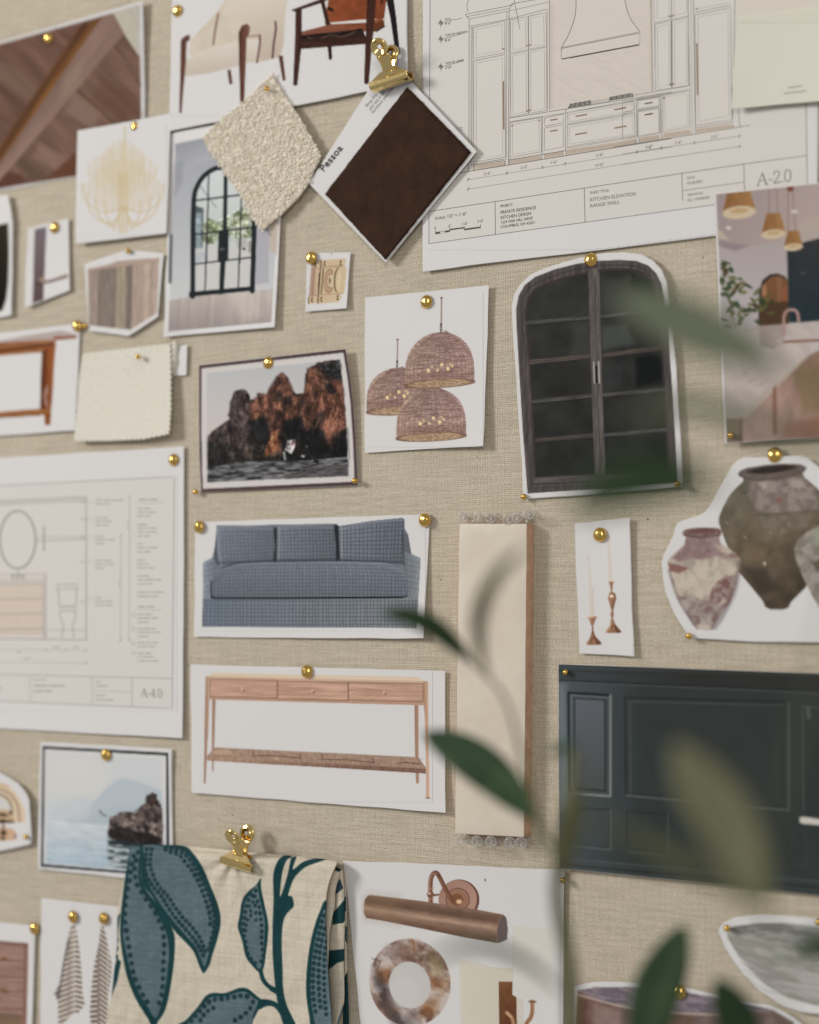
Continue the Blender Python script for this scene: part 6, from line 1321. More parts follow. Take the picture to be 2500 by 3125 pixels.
def dresser():
    s = Sheet('dresser_printout', 'printout of a brown wooden dresser cropped by the lower left corner', 'printout', 'O', [(-150, 1382), (266, 1430), (232, 2330), (-150, 2330)], 0, (1, 2, 3, 2), seed=27)
    c = Canvas('O', [(-30, 1500), (240, 2190)], 3.6)
    wd_ = (150, 120, 110)
    c.poly([(-100, 1530), (210, 1555), (205, 1900), (192, 2300), (-100, 2300)], wd_, tex=(0.12, 120, 10, 4, 3), blur=6)
    c.poly([(178, 1570), (210, 1558), (192, 2300), (165, 2300)], (130, 98, 88), 0.9, 6); c.poly([(-100, 1535), (205, 1558), (205, 1580), (-100, 1560)], (104, 78, 68), 0.7, 8)
    for y in (1690, 1810, 1915, 2050): c.line([(-60, y - 8), (175, y)], 8, (96, 72, 64), 0.9, 6); c.line([(-60, y + 8), (175, y + 14)], 6, (176, 146, 134), 0.6, 6)
    for x, y in ((30, 1672), (30, 1908)): c.ell(x, y, 22, 14, (128, 94, 56), blur=6); c.line([(10, y + 10), (60, y + 14)], 8, (84, 62, 46), 0.8, 6)
    c.poly([(-100, 2070), (165, 2085), (160, 2300), (-100, 2300)], c.lg((0, 2080), (110, 92, 78), (0, 2156), (126, 104, 82)), 0.9, 8)
    s.print_(c)
dresser()

def towels():
    s = Sheet('towel_printout', 'white printout of two striped hand towels hanging from two brass tacks', 'printout', 'O', [(305, 1220), (905, 1284), (905, 2330), (300, 2330)], 0, (1, 1, 3, 2), seed=28)
    c = Canvas('O', [(390, 1390), (870, 2190)], 3.2)
    T1 = [(535, 1400), (555, 1400), (585, 1560), (605, 1750), (615, 1950), (632, 2000), (600, 2060), (520, 2100), (480, 2140), (440, 2300), (430, 1990), (400, 1925), (440, 1870), (470, 1690), (500, 1540)]
    T2 = [(750, 1430), (772, 1430), (800, 1560), (828, 1700), (826, 1800), (806, 1960), (800, 2100), (760, 2300), (690, 2300), (668, 2080), (680, 1900), (700, 1720), (735, 1560)]
    for q, x0 in ((T1, 440), (T2, 690)):
        cov = Canvas('O', [(390, 1390), (870, 2190)], 3.2, (0, 0, 0)); cov.poly(q, (255, 255, 255))
        k = Canvas('O', [(390, 1390), (870, 2190)], 3.2, (202, 192, 180))
        rg = random.Random(x0)
        for i in range(27):
            y = 1430 + i * 37
            if x0 == 440:
                k.line([(x0 - 60, y + 70), (x0 + 70, y + 20)], 13, (62, 54, 52), 1, 4); k.line([(x0 + 74, y + 16), (x0 + 110, y + 6)], 14, (84, 74, 70), 0.9, 4); k.line([(x0 + 116, y), (x0 + 200, y + 22)], 13, (58, 50, 50), 1, 4)
            else:
                k.line([(x0 - 40, y + 10), (x0 + 40, y)], 16, (48, 36, 38), 1, 4); k.line([(x0 + 44, y - 20), (x0 + 150, y + 60)], 13, (66, 56, 54), 1, 4)
        k.line([(x0 + (75 if x0 == 440 else 45), 1450), (x0 + (72 if x0 == 440 else 36), 2300)], 24, (150, 138, 130), 0.5, 20); k.line([(x0 + 112, 1450), (x0 + 116, 2300)], 12, (216, 208, 198), 0.6, 10)
        if x0 == 440: k.line([(505, 1540), (470, 1690), (440, 1880), (432, 1960)], 26, (84, 78, 78), 0.7, 14)
        c.C = c.C * (1 - cov.C) + k.C * cov.C
    s.print_(c, 'printed_towels')
towels()

def lamp_sheet():
    s = Sheet('lighting_printout', 'white printout of a bronze picture light, a marble ring and a shaded sconce', 'printout', 'Q', [(20, 183), (1640, 252), (1622, 1650), (176, 1650)], 0, (3, 2, 3, 2), seed=29)
    c = Canvas('Q', [(150, 230), (1600, 1385)], 2.6)
    br0, br1 = (96, 66, 54), (172, 134, 112)
    c.ell(1056, 326, 5, 9, (70, 62, 64), -20)
    # back plate, arm, knob
    c.ell(866, 470, 148, 148, (104, 74, 64), blur=3); c.ell(856, 466, 140, 140, c.lg((760, 380), (158, 124, 110), (960, 560), (176, 140, 126)), blur=3); c.ell(856, 470, 84, 82, (112, 80, 66), ring=9); c.ell(856, 474, 76, 74, (150, 112, 92), blur=6); c.ell(850, 470, 46, 44, (124, 88, 66), blur=10); c.ell(866, 484, 20, 16, (222, 184, 150), blur=12)
    c.line([(658, 490), (656, 400), (660, 320), (678, 280), (702, 274), (726, 310), (770, 400), (812, 470)], 32, (110, 78, 64), 1, 4, sm=True); c.line([(650, 480), (650, 400), (654, 320), (674, 282), (700, 278)], 8, (188, 150, 130), 0.8, 5, sm=True); c.line([(722, 316), (766, 404), (806, 470)], 8, (150, 110, 92), 0.8, 5, sm=True)
    c.ell(657, 432, 26, 24, (124, 90, 74), blur=3); c.ell(648, 424, 9, 8, (214, 180, 156), blur=5); c.line([(682, 438), (712, 432)], 14, (110, 78, 64)); c.line([(640, 388), (678, 384)], 9, (176, 140, 120), 0.8); c.line([(644, 465), (682, 462)], 8, (176, 140, 120), 0.7)
    # tube
    tube = [(168, 520), (176, 470), (196, 440), (215, 434), (600, 480), (1000, 542), (1185, 578), (1210, 600), (1222, 680), (1216, 760), (1145, 786), (900, 744), (600, 682), (300, 622), (186, 604), (170, 570)]
    def shade(X, Y):
        p = px('Q', [(200, 430), (1180, 578)]); d = p[1] - p[0]; n = np.array([-d[1], d[0]]); n = n / np.hypot(*n)
        t = ((X - p[0][0]) * n[0] + (Y - p[0][1]) * n[1]) / (188 * FR['Q'][2])
        k = np.interp(t, [0, 0.12, 0.3, 0.48, 0.56, 0.7, 0.9, 1.05], [0.55, 0.42, 0.35, 0.72, 0.86, 0.62, 0.42, 0.34])[..., None]
        return np.array((62, 43, 34)) + (np.array((188, 158, 138)) - np.array((62, 43, 34))) * k
    c.poly(tube, shade, tex=(0.07, 60, 20, 8, 4), blur=3)
    c.poly([(168, 520), (176, 470), (215, 434), (420, 458), (420, 640), (186, 604)], (140, 118, 94), 0.35, 120)
    c.poly([(1142, 784), (1144, 690), (1160, 610), (1188, 578), (1212, 602), (1222, 690), (1216, 760), (1170, 782)], (104, 92, 90), blur=3); c.line([(1142, 784), (1144, 690), (1160, 610), (1186, 580)], 7, (150, 116, 98), 0.7, 3, sm=True)
    # marble ring
    marb = c.mix((116, 90, 80), (190, 176, 168), 110, 80, 30, 12, 0.34, 0.6)
    c.ell(506, 1075, 296, 322, marb, -12, 1, 3)
    for q, k in (([(240, 950), (340, 1000), (330, 1120), (250, 1100)], (84, 72, 72)), ([(250, 1040), (380, 1120), (420, 1250), (300, 1240)], (66, 62, 66)), ([(300, 1230), (480, 1330), (560, 1400), (380, 1380)], (72, 72, 74)), ([(600, 1200), (720, 1180), (700, 1300), (580, 1330)], (134, 94, 58)), ([(270, 980), (380, 960), (350, 1080), (290, 1060)], (136, 94, 60)), ([(420, 780), (560, 770), (580, 860), (440, 870)], (158, 134, 120)), ([(640, 850), (740, 920), (760, 1040), (660, 1000)], (142, 122, 90)), ([(640, 1010), (760, 1080), (740, 1150), (650, 1100)], (150, 108, 72)), ([(720, 960), (800, 1040), (790, 1160), (740, 1140)], (190, 168, 146)), ([(480, 1260), (570, 1290), (560, 1360), (500, 1340)], (84, 66, 66)), ([(330, 800), (440, 790), (400, 900), (300, 900)], (176, 164, 158))):
        c.poly(q, k, 0.6, 60, tex=(0.2, 40, 40, 0, 5))
    c.line([(524, 760), (540, 800), (530, 850)], 10, (150, 96, 50), 0.7, 8); c.line([(230, 900), (290, 920), (270, 980)], 8, (76, 64, 62), 0.6, 10)
    # redraw the paper around the ring, then the hole
    c.ell(505, 1094, 150, 172, (192, 188, 184), -14, 1, 3); c.ell(460, 1150, 110, 120, (200, 196, 193), 0, 0.5, 60)
    # sconces
    c.poly([(866, 905), (1000, 930), (1092, 962), (1260, 975), (1260, 1400), (880, 1400)], c.lg((880, 0), (204, 198, 184), (1240, 0), (196, 188, 172)), blur=4); c.poly([(1090, 970), (1260, 990), (1260, 1400), (1090, 1400)], (200, 194, 178), 0.7, 10)
    c.poly([(1155, 1068), (1258, 1070), (1285, 1170), (1290, 1400), (1160, 1400)], c.lg((1160, 1070), (120, 84, 60), (1280, 1400), (98, 66, 48)), tex=(0.06, 30, 60, 0, 4)); c.poly([(1285, 1170), (1340, 1180), (1340, 1400), (1292, 1400)], (200, 192, 178), 0.8, 6)
    c.line([(1214, 1296), (1250, 1330), (1268, 1400)], 26, (168, 130, 98), 1, 6, sm=True); c.line([(1215, 1296), (1245, 1330)], 8, (226, 192, 158), 0.7, 5)
    c.poly([(1268, 660), (1400, 672), (1540, 688), (1556, 1000), (1556, 1210), (1380, 1208), (1300, 1190), (1255, 1165), (1262, 900)], c.lg((1400, 670), (206, 200, 190), (1400, 1200), (206, 203, 198)), blur=4); c.line([(1268, 662), (1262, 900), (1256, 1162)], 4, (184, 178, 166), 0.6, 4)
    c.line([(1402, 1215), (1402, 1280), (1390, 1330), (1362, 1370), (1355, 1400)], 30, (150, 112, 84), 1, 4, sm=True); c.line([(1378, 1214), (1426, 1216)], 12, (120, 84, 60)); c.line([(1410, 1225), (1410, 1290)], 7, (206, 168, 138), 0.7, 4)
    s.print_(c, 'printed_lights')
lamp_sheet()

def bowl():
    out = [(1063, 520), (1080, 484), (1110, 460), (1170, 432), (1330, 415), (1500, 420), (1700, 440), (1950, 480), (1950, 1066), (1720, 1066), (1600, 1052), (1480, 1010), (1330, 915), (1240, 820), (1160, 720), (1100, 620)]
    s = Sheet('bowl_cut_out', 'cut-out of a wide grey glazed bowl at the lower right edge', 'cut-out', 'S', out, 2, (1, 2, 3, 3), outline=True, centre=(1560, 720), seed=30)
    c = Canvas('S', [(1070, 420), (1740, 1070)], 4.0)
    c.poly([(1118, 520), (1170, 490), (1320, 470), (1500, 468), (1950, 520), (1950, 1020), (1700, 1012), (1520, 960), (1380, 880), (1270, 780), (1180, 660), (1125, 570)], c.mix((146, 144, 132), (172, 164, 160), 160, 40, 14, 3), blur=6)
    c.poly([(1118, 515), (1170, 490), (1320, 470), (1500, 468), (1950, 520), (1950, 640), (1700, 620), (1450, 600), (1280, 575)], c.mix((112, 112, 106), (150, 148, 142), 120, 30, 6, 5), 0.9, 14)
    c.line([(1120, 520), (1250, 560), (1420, 596), (1700, 612), (1950, 630)], 12, (170, 172, 156), 0.7, 12, sm=True); c.poly([(1400, 640), (1600, 700), (1560, 760), (1400, 720)], (132, 142, 122), 0.5, 50); c.poly([(1250, 690), (1400, 760), (1500, 860), (1380, 860)], (158, 146, 152), 0.6, 50); c.poly([(1560, 600), (1760, 600), (1760, 700), (1600, 690)], (76, 88, 70), 0.5, 60)
    for k in range(5): c.line([(1170 + k * 20, 640 + k * 44), (1400, 720 + k * 50), (1740, 790 + k * 44)], 7, (126, 122, 116), 0.4, 12, sm=True)
    c.sat(0.7); s.print_(c, 'printed_bowl')
bowl()
def trough():
    out = [(115, 882), (250, 855), (380, 852), (520, 860), (850, 892), (1060, 940), (1230, 975), (1400, 1010), (1500, 1052), (1560, 1090), (1640, 1150), (1700, 1500), (80, 1500)]
    s = Sheet('planter_cut_out', 'cut-out of a rust-brown stone planter with a mauve rim at the bottom edge', 'cut-out', 'S', out, 1, (2, 2, 2, 2), outline=True, centre=(800, 1200), seed=31)
    c = Canvas('S', [(90, 850), (1660, 1180)], 4.0)
    c.poly([(138, 915), (250, 892), (520, 890), (850, 925), (1180, 985), (1420, 1040), (1560, 1120), (1620, 1400), (120, 1400)], c.lg((140, 1000), (128, 92, 82), (700, 1120), (120, 98, 92)), blur=6, tex=(0.12, 60, 40, 6, 4))
    c.poly([(138, 915), (250, 892), (520, 890), (850, 925), (1180, 985), (1440, 1045), (1300, 1060), (900, 1060), (500, 1032), (300, 985)], c.mix((112, 100, 112), (144, 128, 136), 90, 20, 7, 6), 0.95, 10)
    c.line([(145, 940), (300, 985), (480, 1028), (800, 1062), (1250, 1080)], 13, (184, 162, 148), 0.85, 6, sm=True); c.poly([(140, 960), (200, 980), (190, 1180), (130, 1180)], (108, 66, 56), 0.7, 24); c.poly([(240, 1000), (430, 1050), (420, 1180), (240, 1180)], (156, 132, 122), 0.6, 40); c.poly([(680, 1080), (900, 1085), (880, 1180), (700, 1180)], (112, 82, 62), 0.6, 40)
    c.sat(0.75); s.print_(c, 'printed_planter')
trough()

# ================================================================== printed floral cloth held by a clip
def floral_cloth():
    P_ = lambda *q: px('P', q)
    loc = at(np.array([700.0]), np.array([2900.0]), np.array([0.0]))[0]
    root = empty('floral_fabric', loc, 'cream linen fabric printed with spotted blue leaves, hanging in folds from a brass clip', 'fabric')
    c = Canvas('P', [(-30, 250), (1600, 1530)], 2.3, (208, 198, 180))
    teal, blue, dk = (26, 62, 66), (94, 112, 119), (24, 54, 58)
    def leaf(out, inner, dots):
        c.poly(smooth(out, 5, True), teal, tex=(0.06, 20, 20, 0, 2)); c.poly(smooth(inner, 5, True), blue, tex=(0.07, 30, 6, 0, 5))
    def dots(path, pitch, r, jit=0):
        p = smooth(path, 8); d = np.concatenate([[0], np.cumsum(np.hypot(*np.diff(p, axis=0).T))]); n = int(d[-1] / pitch); rg = random.Random(len(path) + int(path[0][0]))
        for i in range(n + 1):
            t = i * pitch; x, y = np.interp(t, d, p[:, 0]), np.interp(t, d, p[:, 1])
            c.ell(x + rg.uniform(-jit, jit), y + rg.uniform(-jit, jit), r * rg.uniform(0.88, 1.12), r * rg.uniform(1.0, 1.2), (34, 60, 66), rg.uniform(-30, 30))
    # big right-hand leaf of the left pair
    leaf([(140, 240), (330, 262), (500, 276), (560, 320), (630, 420), (690, 560), (740, 690), (758, 800), (735, 920), (700, 1030), (680, 1100), (640, 1158), (610, 1110), (570, 1010), (500, 930), (440, 868), (380, 780), (290, 640), (210, 520), (200, 330)],
         [(232, 268), (400, 286), (490, 304), (540, 350), (600, 440), (655, 560), (695, 680), (716, 790), (700, 910), (672, 1030), (645, 1112), (620, 1060), (580, 970), (500, 880), (440, 810), (370, 720), (290, 600), (236, 480), (226, 340)], 0)
    dots([(245, 300), (235, 400), (240, 470), (290, 560), (350, 630), (395, 705), (450, 780), (510, 850), (570, 920), (620, 1000), (645, 1060)], 36, 15.5, 1); dots([(280, 300), (268, 400), (285, 470), (330, 560), (392, 625), (440, 700), (500, 780), (560, 840), (620, 930), (655, 1020)], 36, 14.5, 1)
    dots([(376, 300), (430, 296), (490, 318), (540, 366), (590, 446), (640, 540), (680, 630), (708, 720), (716, 800), (705, 880), (672, 1000)], 39, 16, 1); dots([(410, 320), (470, 340), (520, 400), (560, 450), (600, 520), (640, 620), (668, 700), (685, 780), (682, 850)], 40, 14.5, 1)
    # big left-hand leaf
    leaf([(120, 240), (212, 250), (206, 400), (206, 500), (240, 580), (310, 670), (372, 760), (430, 870), (440, 960), (432, 1100), (405, 1280), (370, 1420), (320, 1500), (300, 1560), (250, 1470), (170, 1340), (110, 1190), (78, 1040), (60, 900), (62, 780), (76, 640), (100, 440)],
         [(138, 270), (196, 280), (188, 420), (190, 520), (226, 610), (290, 700), (340, 790), (380, 880), (398, 980), (392, 1110), (372, 1260), (345, 1380), (306, 1470), (258, 1400), (190, 1290), (140, 1170), (108, 1040), (82, 900), (86, 780), (100, 640), (118, 450)], 0)
    dots([(155, 345), (140, 410), (130, 470), (122, 530), (108, 600), (98, 680), (94, 770), (104, 860), (120, 960), (138, 1080), (165, 1200), (215, 1300), (268, 1390)], 58, 17, 1); dots([(185, 320), (172, 375), (162, 430), (166, 490), (178, 545), (206, 592), (240, 645), (282, 705), (320, 770), (350, 840), (365, 930), (364, 1020), (360, 1110), (358, 1210), (345, 1320), (316, 1410)], 58, 17, 1)
    # sliver at the far left
    c.poly([(62, 740), (46, 860), (44, 940), (28, 1050), (0, 1200), (-30, 1330), (-30, 1100), (0, 900), (20, 800)], teal); c.poly([(44, 900), (42, 1000), (22, 1060), (26, 960)], blue); dots([(38, 930), (34, 1060)], 56, 14)
    c.poly([(40, 1050), (68, 1080), (40, 1220), (0, 1320), (-30, 1380), (-30, 1270), (10, 1160)], teal)
    # small leaf in the middle
    leaf([(1036, 500), (1036, 560), (1060, 680), (1085, 800), (1085, 900), (1070, 1030), (1060, 1100), (1042, 1150), (1020, 1150), (970, 1100), (930, 1040), (905, 930), (876, 840), (888, 760), (908, 650), (950, 590), (1000, 550)],
         [(1008, 545), (1020, 600), (1040, 700), (1062, 800), (1060, 920), (1050, 1030), (1030, 1128), (990, 1085), (950, 1030), (930, 940), (900, 850), (908, 770), (928, 660), (965, 610)], 0)
    dots([(1000, 586), (965, 625), (945, 665), (932, 715), (922, 770), (912, 830), (918, 890), (934, 960), (948, 1030), (990, 1080), (1022, 1110)], 42, 14); dots([(990, 625), (1010, 660), (1022, 690), (1032, 750), (1042, 850), (1040, 920), (1045, 975), (1050, 1030), (1035, 1080)], 42, 14); dots([(980, 665), (952, 700), (975, 745), (950, 775), (936, 815), (928, 870)], 38, 12); dots([(996, 690), (1000, 745), (1002, 800)], 50, 12)
    c.line([(1034, 1140), (1050, 1200), (1080, 1240), (1110, 1262), (1150, 1276)], 30, teal, sm=True); c.line([(1110, 1268), (1150, 1290)], 32, teal)
    # stem and twigs
    c.poly(smooth([(1124, 640), (1120, 500), (1132, 430), (1160, 370), (1210, 338), (1280, 340), (1262, 352), (1220, 370), (1195, 420), (1178, 500), (1168, 630), (1196, 560), (1222, 470), (1236, 400), (1252, 345), (1284, 345), (1256, 440), (1320, 392), (1400, 365), (1490, 366), (1430, 390), (1350, 420), (1290, 470), (1256, 520), (1232, 590), (1226, 622), (1252, 628), (1264, 690), (1240, 720), (1206, 760), (1186, 830), (1180, 960), (1186, 1120), (1190, 1260), (1215, 1380), (1280, 1530), (1200, 1530), (1150, 1350), (1130, 1200), (1116, 1000), (1118, 800)], 4, True), teal, tex=(0.07, 20, 6, 0, 3))
    c.poly(smooth([(1010, 1345), (1080, 1340), (1150, 1365), (1200, 1430), (1190, 1470), (1130, 1395), (1070, 1388), (1020, 1410)], 4, True), teal)
    leaf([(470, 1530), (520, 1480), (600, 1390), (650, 1320), (700, 1295), (790, 1295), (880, 1262), (940, 1264), (1000, 1310), (1040, 1350), (1020, 1410), (980, 1490), (960, 1560), (700, 1620)], [(510, 1540), (580, 1450), (640, 1370), (690, 1325), (790, 1318), (880, 1290), (935, 1290), (985, 1330), (1016, 1356), (985, 1440), (940, 1560), (700, 1600)], 0)
    dots([(940, 1318), (890, 1315), (845, 1325), (800, 1330), (755, 1336), (708, 1342), (660, 1368), (625, 1405), (585, 1450), (548, 1490), (510, 1530)], 45, 17); dots([(980, 1358), (956, 1410), (900, 1460), (870, 1480), (820, 1495)], 46, 16); dots([(706, 1400), (660, 1425), (625, 1470), (610, 1500)], 42, 15)
    # leaf running over the fold on the right
    leaf([(1490, 660), (1440, 740), (1400, 860), (1370, 1000), (1352, 1160), (1350, 1300), (1370, 1450), (1400, 1560), (1560, 1560), (1540, 900)], [(1480, 720), (1440, 820), (1405, 960), (1385, 1120), (1380, 1280), (1395, 1420), (1430, 1540), (1560, 1540), (1530, 900)], 0)
    dots([(1470, 760), (1440, 880), (1420, 980), (1404, 1080), (1396, 1200), (1400, 1330), (1420, 1460)], 42, 15); dots([(1480, 850), (1455, 940), (1440, 1050), (1436, 1180), (1440, 1300), (1452, 1420)], 42, 15); dots([(1496, 900), (1480, 1000), (1474, 1120), (1476, 1300), (1490, 1460)], 42, 14)
    c.grain(0.02)
    # front fall of the cloth
    front = np.concatenate([P_((130, 276), (300, 271), (480, 270), (700, 290), (900, 314), (1100, 328), (1200, 336), (1400, 352), (1565, 372)), smooth(P_((1562, 400), (1530, 470), (1500, 560), (1484, 680), (1482, 820), (1488, 950), (1496, 1100), (1510, 1300), (1530, 1530)), 3), P_((-30, 1530), (-24, 1420), (2, 1300), (20, 1120), (38, 960), (42, 740), (70, 600), (100, 460), (118, 360))])
    def height(X, Y):
        u = (X - 350) / 680.0; v = np.clip((Y - 2580) / 550.0, 0, 1)
        top = 2581 + np.clip(X - 400, 0, 700) * 0.070
        d = np.clip((Y - top) / 26.0, 0, 1)
        roll = np.sqrt(np.clip(1 - (1 - d) ** 2, 0, 1))
        return 0.006 + 0.012 * roll + v * (0.0035 * np.sin(u * 6.0 + 0.6) + 0.0025 * np.sin(u * 11 + 2.0)) * 0.9 + 0.002 * v + 0.0022 * np.exp(-((X - 700) / 90.0) ** 2) * (1 - v) * -1.0 + 0.0011 * (fbm(X / 70.0 + Y / 160.0, Y / 190.0, 4, 3) - 0.5) * 2 * np.clip(d, 0, 1) + 0.0016 * np.sin(np.arctan2(X - 715, Y - 2610) * 9 + 1.0) * np.exp(-np.hypot(X - 715, Y - 2640) / 110.0) * d
    def edge(p, n):
        p = smooth(p, 6); d = np.concatenate([[0], np.cumsum(np.hypot(*np.diff(p, axis=0).T))]); t = np.linspace(0, d[-1], n); return np.stack([np.interp(t, d, p[:, 0]), np.interp(t, d, p[:, 1])], -1)
    nv, nu = 260, 320
    le = edge(P_((130, 276), (118, 360), (100, 460), (70, 600), (42, 740), (38, 960), (20, 1120), (2, 1300), (-24, 1420), (-40, 1540)), nv)
    ri = edge(P_((1565, 374), (1560, 400), (1530, 470), (1500, 560), (1484, 680), (1482, 820), (1488, 950), (1496, 1100), (1510, 1300), (1530, 1540)), nv)
    u_ = np.linspace(0, 1, nu)[None]; v_ = np.linspace(0, 1, nv)[:, None]
    X = le[:, :1] * (1 - u_) + ri[:, :1] * u_; Y = le[:, 1:] * (1 - u_) + ri[:, 1:] * u_ - np.interp(u_, [0, .12, .25, .4, .55, .75, 1], [0, 9, 12.5, 9, 6, 3, 0]) * (1 - v_) ** 6
    ix = np.clip((X - c.xs[0]) / c.step, 0, len(c.xs) - 1.001); iy = np.clip((Y - c.ys[0]) / c.step, 0, len(c.ys) - 1.001)
    i0, j0 = ix.astype(int), iy.astype(int); fx = (ix - i0)[..., None]; fy = (iy - j0)[..., None]
    CC = (c.C[j0, i0] * (1 - fx) + c.C[j0, i0 + 1] * fx) * (1 - fy) + (c.C[j0 + 1, i0] * (1 - fx) + c.C[j0 + 1, i0 + 1] * fx) * fy
    solid(fast_grid('front_panel', at(X, Y, height(X, Y)), None, lin(CC) * KW, M['print_cloth'], root, loc), 0.0007)
    # folded layers behind, seen at the right-hand side
    def layer(name, pts_l, pts_r, h0, h1, motifs, bulge):
        a = smooth(px('b', pts_l), 8); b = smooth(px('b', pts_r), 8); n = 240; t = np.linspace(0, 1, n)
        def res(p):
            d = np.concatenate([[0], np.cumsum(np.hypot(*np.diff(p, axis=0).T))]); d /= d[-1]; return np.stack([np.interp(t, d, p[:, 0]), np.interp(t, d, p[:, 1])], -1)
        a, b = res(a), res(b); k = 44; s_ = np.linspace(0, 1, k)
        X = a[:, None, 0] * (1 - s_) + b[:, None, 0] * s_; Y = a[:, None, 1] * (1 - s_) + b[:, None, 1] * s_
        H = h0 + (h1 - h0) * s_[None] + bulge * np.sin(np.pi * s_[None]) ** 0.7
        cc = Canvas('b', [(-60, 60), (330, 2200)], 1.0); C = np.zeros(X.shape + (3,)); C[:] = np.array((208, 198, 180)) / 255.0
        for q, kc in motifs:
            ins = inside(px('b', q), X, Y); C[ins] = np.array(kc) / 255.0
        return fast_grid(name, at(X, Y, H), None, lin(C) * KW, M['print_cloth'], root, loc)
    layer('inner_fold', [(60, 300), (0, 520), (-40, 900), (-60, 1400), (-40, 2200)], [(150, 330), (95, 560), (85, 740), (30, 1000), (20, 1200)], 0.0135, 0.0125, [([(60, 300), (150, 330), (140, 420), (90, 420)], (208, 198, 180))], 0.002)
    layer('middle_fold', [(85, 250), (75, 480), (80, 640), (40, 900), (0, 1300), (80, 2200)], [(185, 300), (200, 520), (200, 640), (210, 900), (196, 1400), (198, 1900), (110, 2200)], 0.0085, 0.0095,
          [([(90, 230), (130, 205), (182, 290), (140, 318), (90, 300)], teal), ([(85, 500), (150, 400), (192, 520), (90, 600)], (52, 74, 86)), ([(60, 820), (200, 660), (230, 640), (230, 860), (190, 940), (60, 960)], teal), ([(-60, 1280), (200, 1250), (200, 1400), (120, 1420), (-60, 1560)], teal), ([(190, 1900), (120, 2120), (90, 2200), (200, 2200)], blue)], 0.0025)
    layer('back_fold', [(150, 200), (190, 330), (190, 700), (190, 1300), (180, 2200)], [(200, 320), (225, 500), (235, 900), (242, 1500), (262, 2200)], 0.0045, 0.0035,
          [([(190, 640), (222, 610), (224, 790), (190, 860)], teal), ([(190, 960), (236, 980), (236, 1200), (190, 1100)], (70, 92, 92)), ([(196, 1600), (240, 1520), (262, 2200), (180, 2200)], dk)], 0.002)
floral_cloth()
# ================================================================== tile
def pt(x, y, h): return at(np.array([float(x)]), np.array([float(y)]), np.array([float(h)]))[0]
def tile():
    T = 0.013
    q = px('M', [(118, 188), (515, 188), (497, 2031), (92, 2011)])
    fr = np.array([at(q[i:i + 1, 0], q[i:i + 1, 1], np.array([T]))[0] for i in range(4)])
    loc = fr.mean(0); loc[1] = 0
    root = empty('ceramic_tile', loc, 'long narrow cream glazed tile with a bare clay edge, standing between rows of clear pins', 'tile')
    n, mz = 10, 60; V = []
    rg = np.random.default_rng(2)
    def grid(y0, inset):
        out = []
        for j in range(mz + 1):
            for i in range(n + 1):
                u, v = i / n, j / mz
                p = (fr[0] * (1 - u) + fr[1] * u) * (1 - v) + (fr[3] * (1 - u) + fr[2] * u) * v
                e = min(u, 1 - u, (v) * 6, (1 - v) * 6)
                dx = (0.0005 * (vnoise(np.array(v * 14), np.array(u * 3 + 2), 5) - 0.5)) if i in (0, n) else 0
                out.append((p[0] + dx + (inset if i == 0 else -inset if i == n else 0), y0 + 0.0005 * max(0, 1 - e / 0.05), p[2] + (-inset if j == 0 else inset if j == mz else 0)))
        return out
    face = grid(-T, 0.0002); f = []
    for j in range(mz):
        for i in range(n): a = j * (n + 1) + i; f.append((a, a + n + 1, a + n + 2, a + 1))
    mesh_obj('glazed_face', face, f, M['glaze'], root, loc, True)
    # clay body: sides with a slightly wavy, chipped back edge
    ring = [j * (n + 1) + 0 for j in range(mz + 1)] + [mz * (n + 1) + i for i in range(1, n + 1)] + [j * (n + 1) + n for j in range(mz - 1, -1, -1)] + [i for i in range(n - 1, 0, -1)]
    fv = [face[i] for i in ring]; k = len(ring)
    lv = [0.0, 0.25, 0.6, 1.0]; V = []; f = []
    for a in lv:
        for p in fv:
            w = 0.0006 * (vnoise(np.array(p[2] * 90.0), np.array(a * 4 + p[0] * 50), 8) - 0.5)
            V.append((p[0] + (w if a > 0 else 0) + (0.0004 if a > 0 and p[0] > loc[0] + 0.02 else 0), p[1] * (1 - a) - 0.0003 * a, p[2] + (w if a > 0 else 0)))
    for r in range(len(lv) - 1):
        for i in range(k): j = (i + 1) % k; f.append((r * k + i, r * k + j, (r + 1) * k + j, (r + 1) * k + i))
    mesh_obj('clay_body', V, f, M['clay'], root, loc, True)
tile()

# ================================================================== turned parts
def lathe(profile, seg=24, jitter=0.0, seed=0):
    """profile (r, w): w points out of the board (-y)"""
    rg = np.random.default_rng(seed); V = []; f = []; n = len(profile)
    for (r, w) in profile:
        for i in range(seg):
            a = 2 * math.pi * i / seg; k = 1 + jitter * rg.standard_normal()
            V.append((r * math.cos(a) * k, -w * k, r * math.sin(a) * k))
    for j in range(n - 1):
        for i in range(seg):
            a, b = j * seg + i, j * seg + (i + 1) % seg; f.append((a, b, b + seg, a + seg))
    f.append(tuple(range(seg - 1, -1, -1))); f.append(tuple((n - 1) * seg + i for i in range(seg)))
    return V, f
def mdata(name, vf, material, sm=True):
    me = bpy.data.meshes.new(name); me.from_pydata([tuple(v) for v in vf[0]], [], vf[1]); me.update()
    if sm: me.shade_smooth()
    me.materials.append(material); return me
def link(name, me, parent, loc=(0, 0, 0), rot=(0, 0, 0)):
    o = bpy.data.objects.new(name, me); col.objects.link(o); o.parent = parent; o.location = loc; o.rotation_euler = rot; return o
domes = [mdata('tack_head', lathe([(0.0049, 0.0), (0.0056, 0.0002), (0.0057, 0.0006), (0.0055, 0.0011), (0.0050, 0.0019), (0.0042, 0.0027), (0.0031, 0.0034), (0.0018, 0.0038), (0.0007, 0.00395)], 28, 0.012, k), M['brass_hammered']) for k in range(4)]
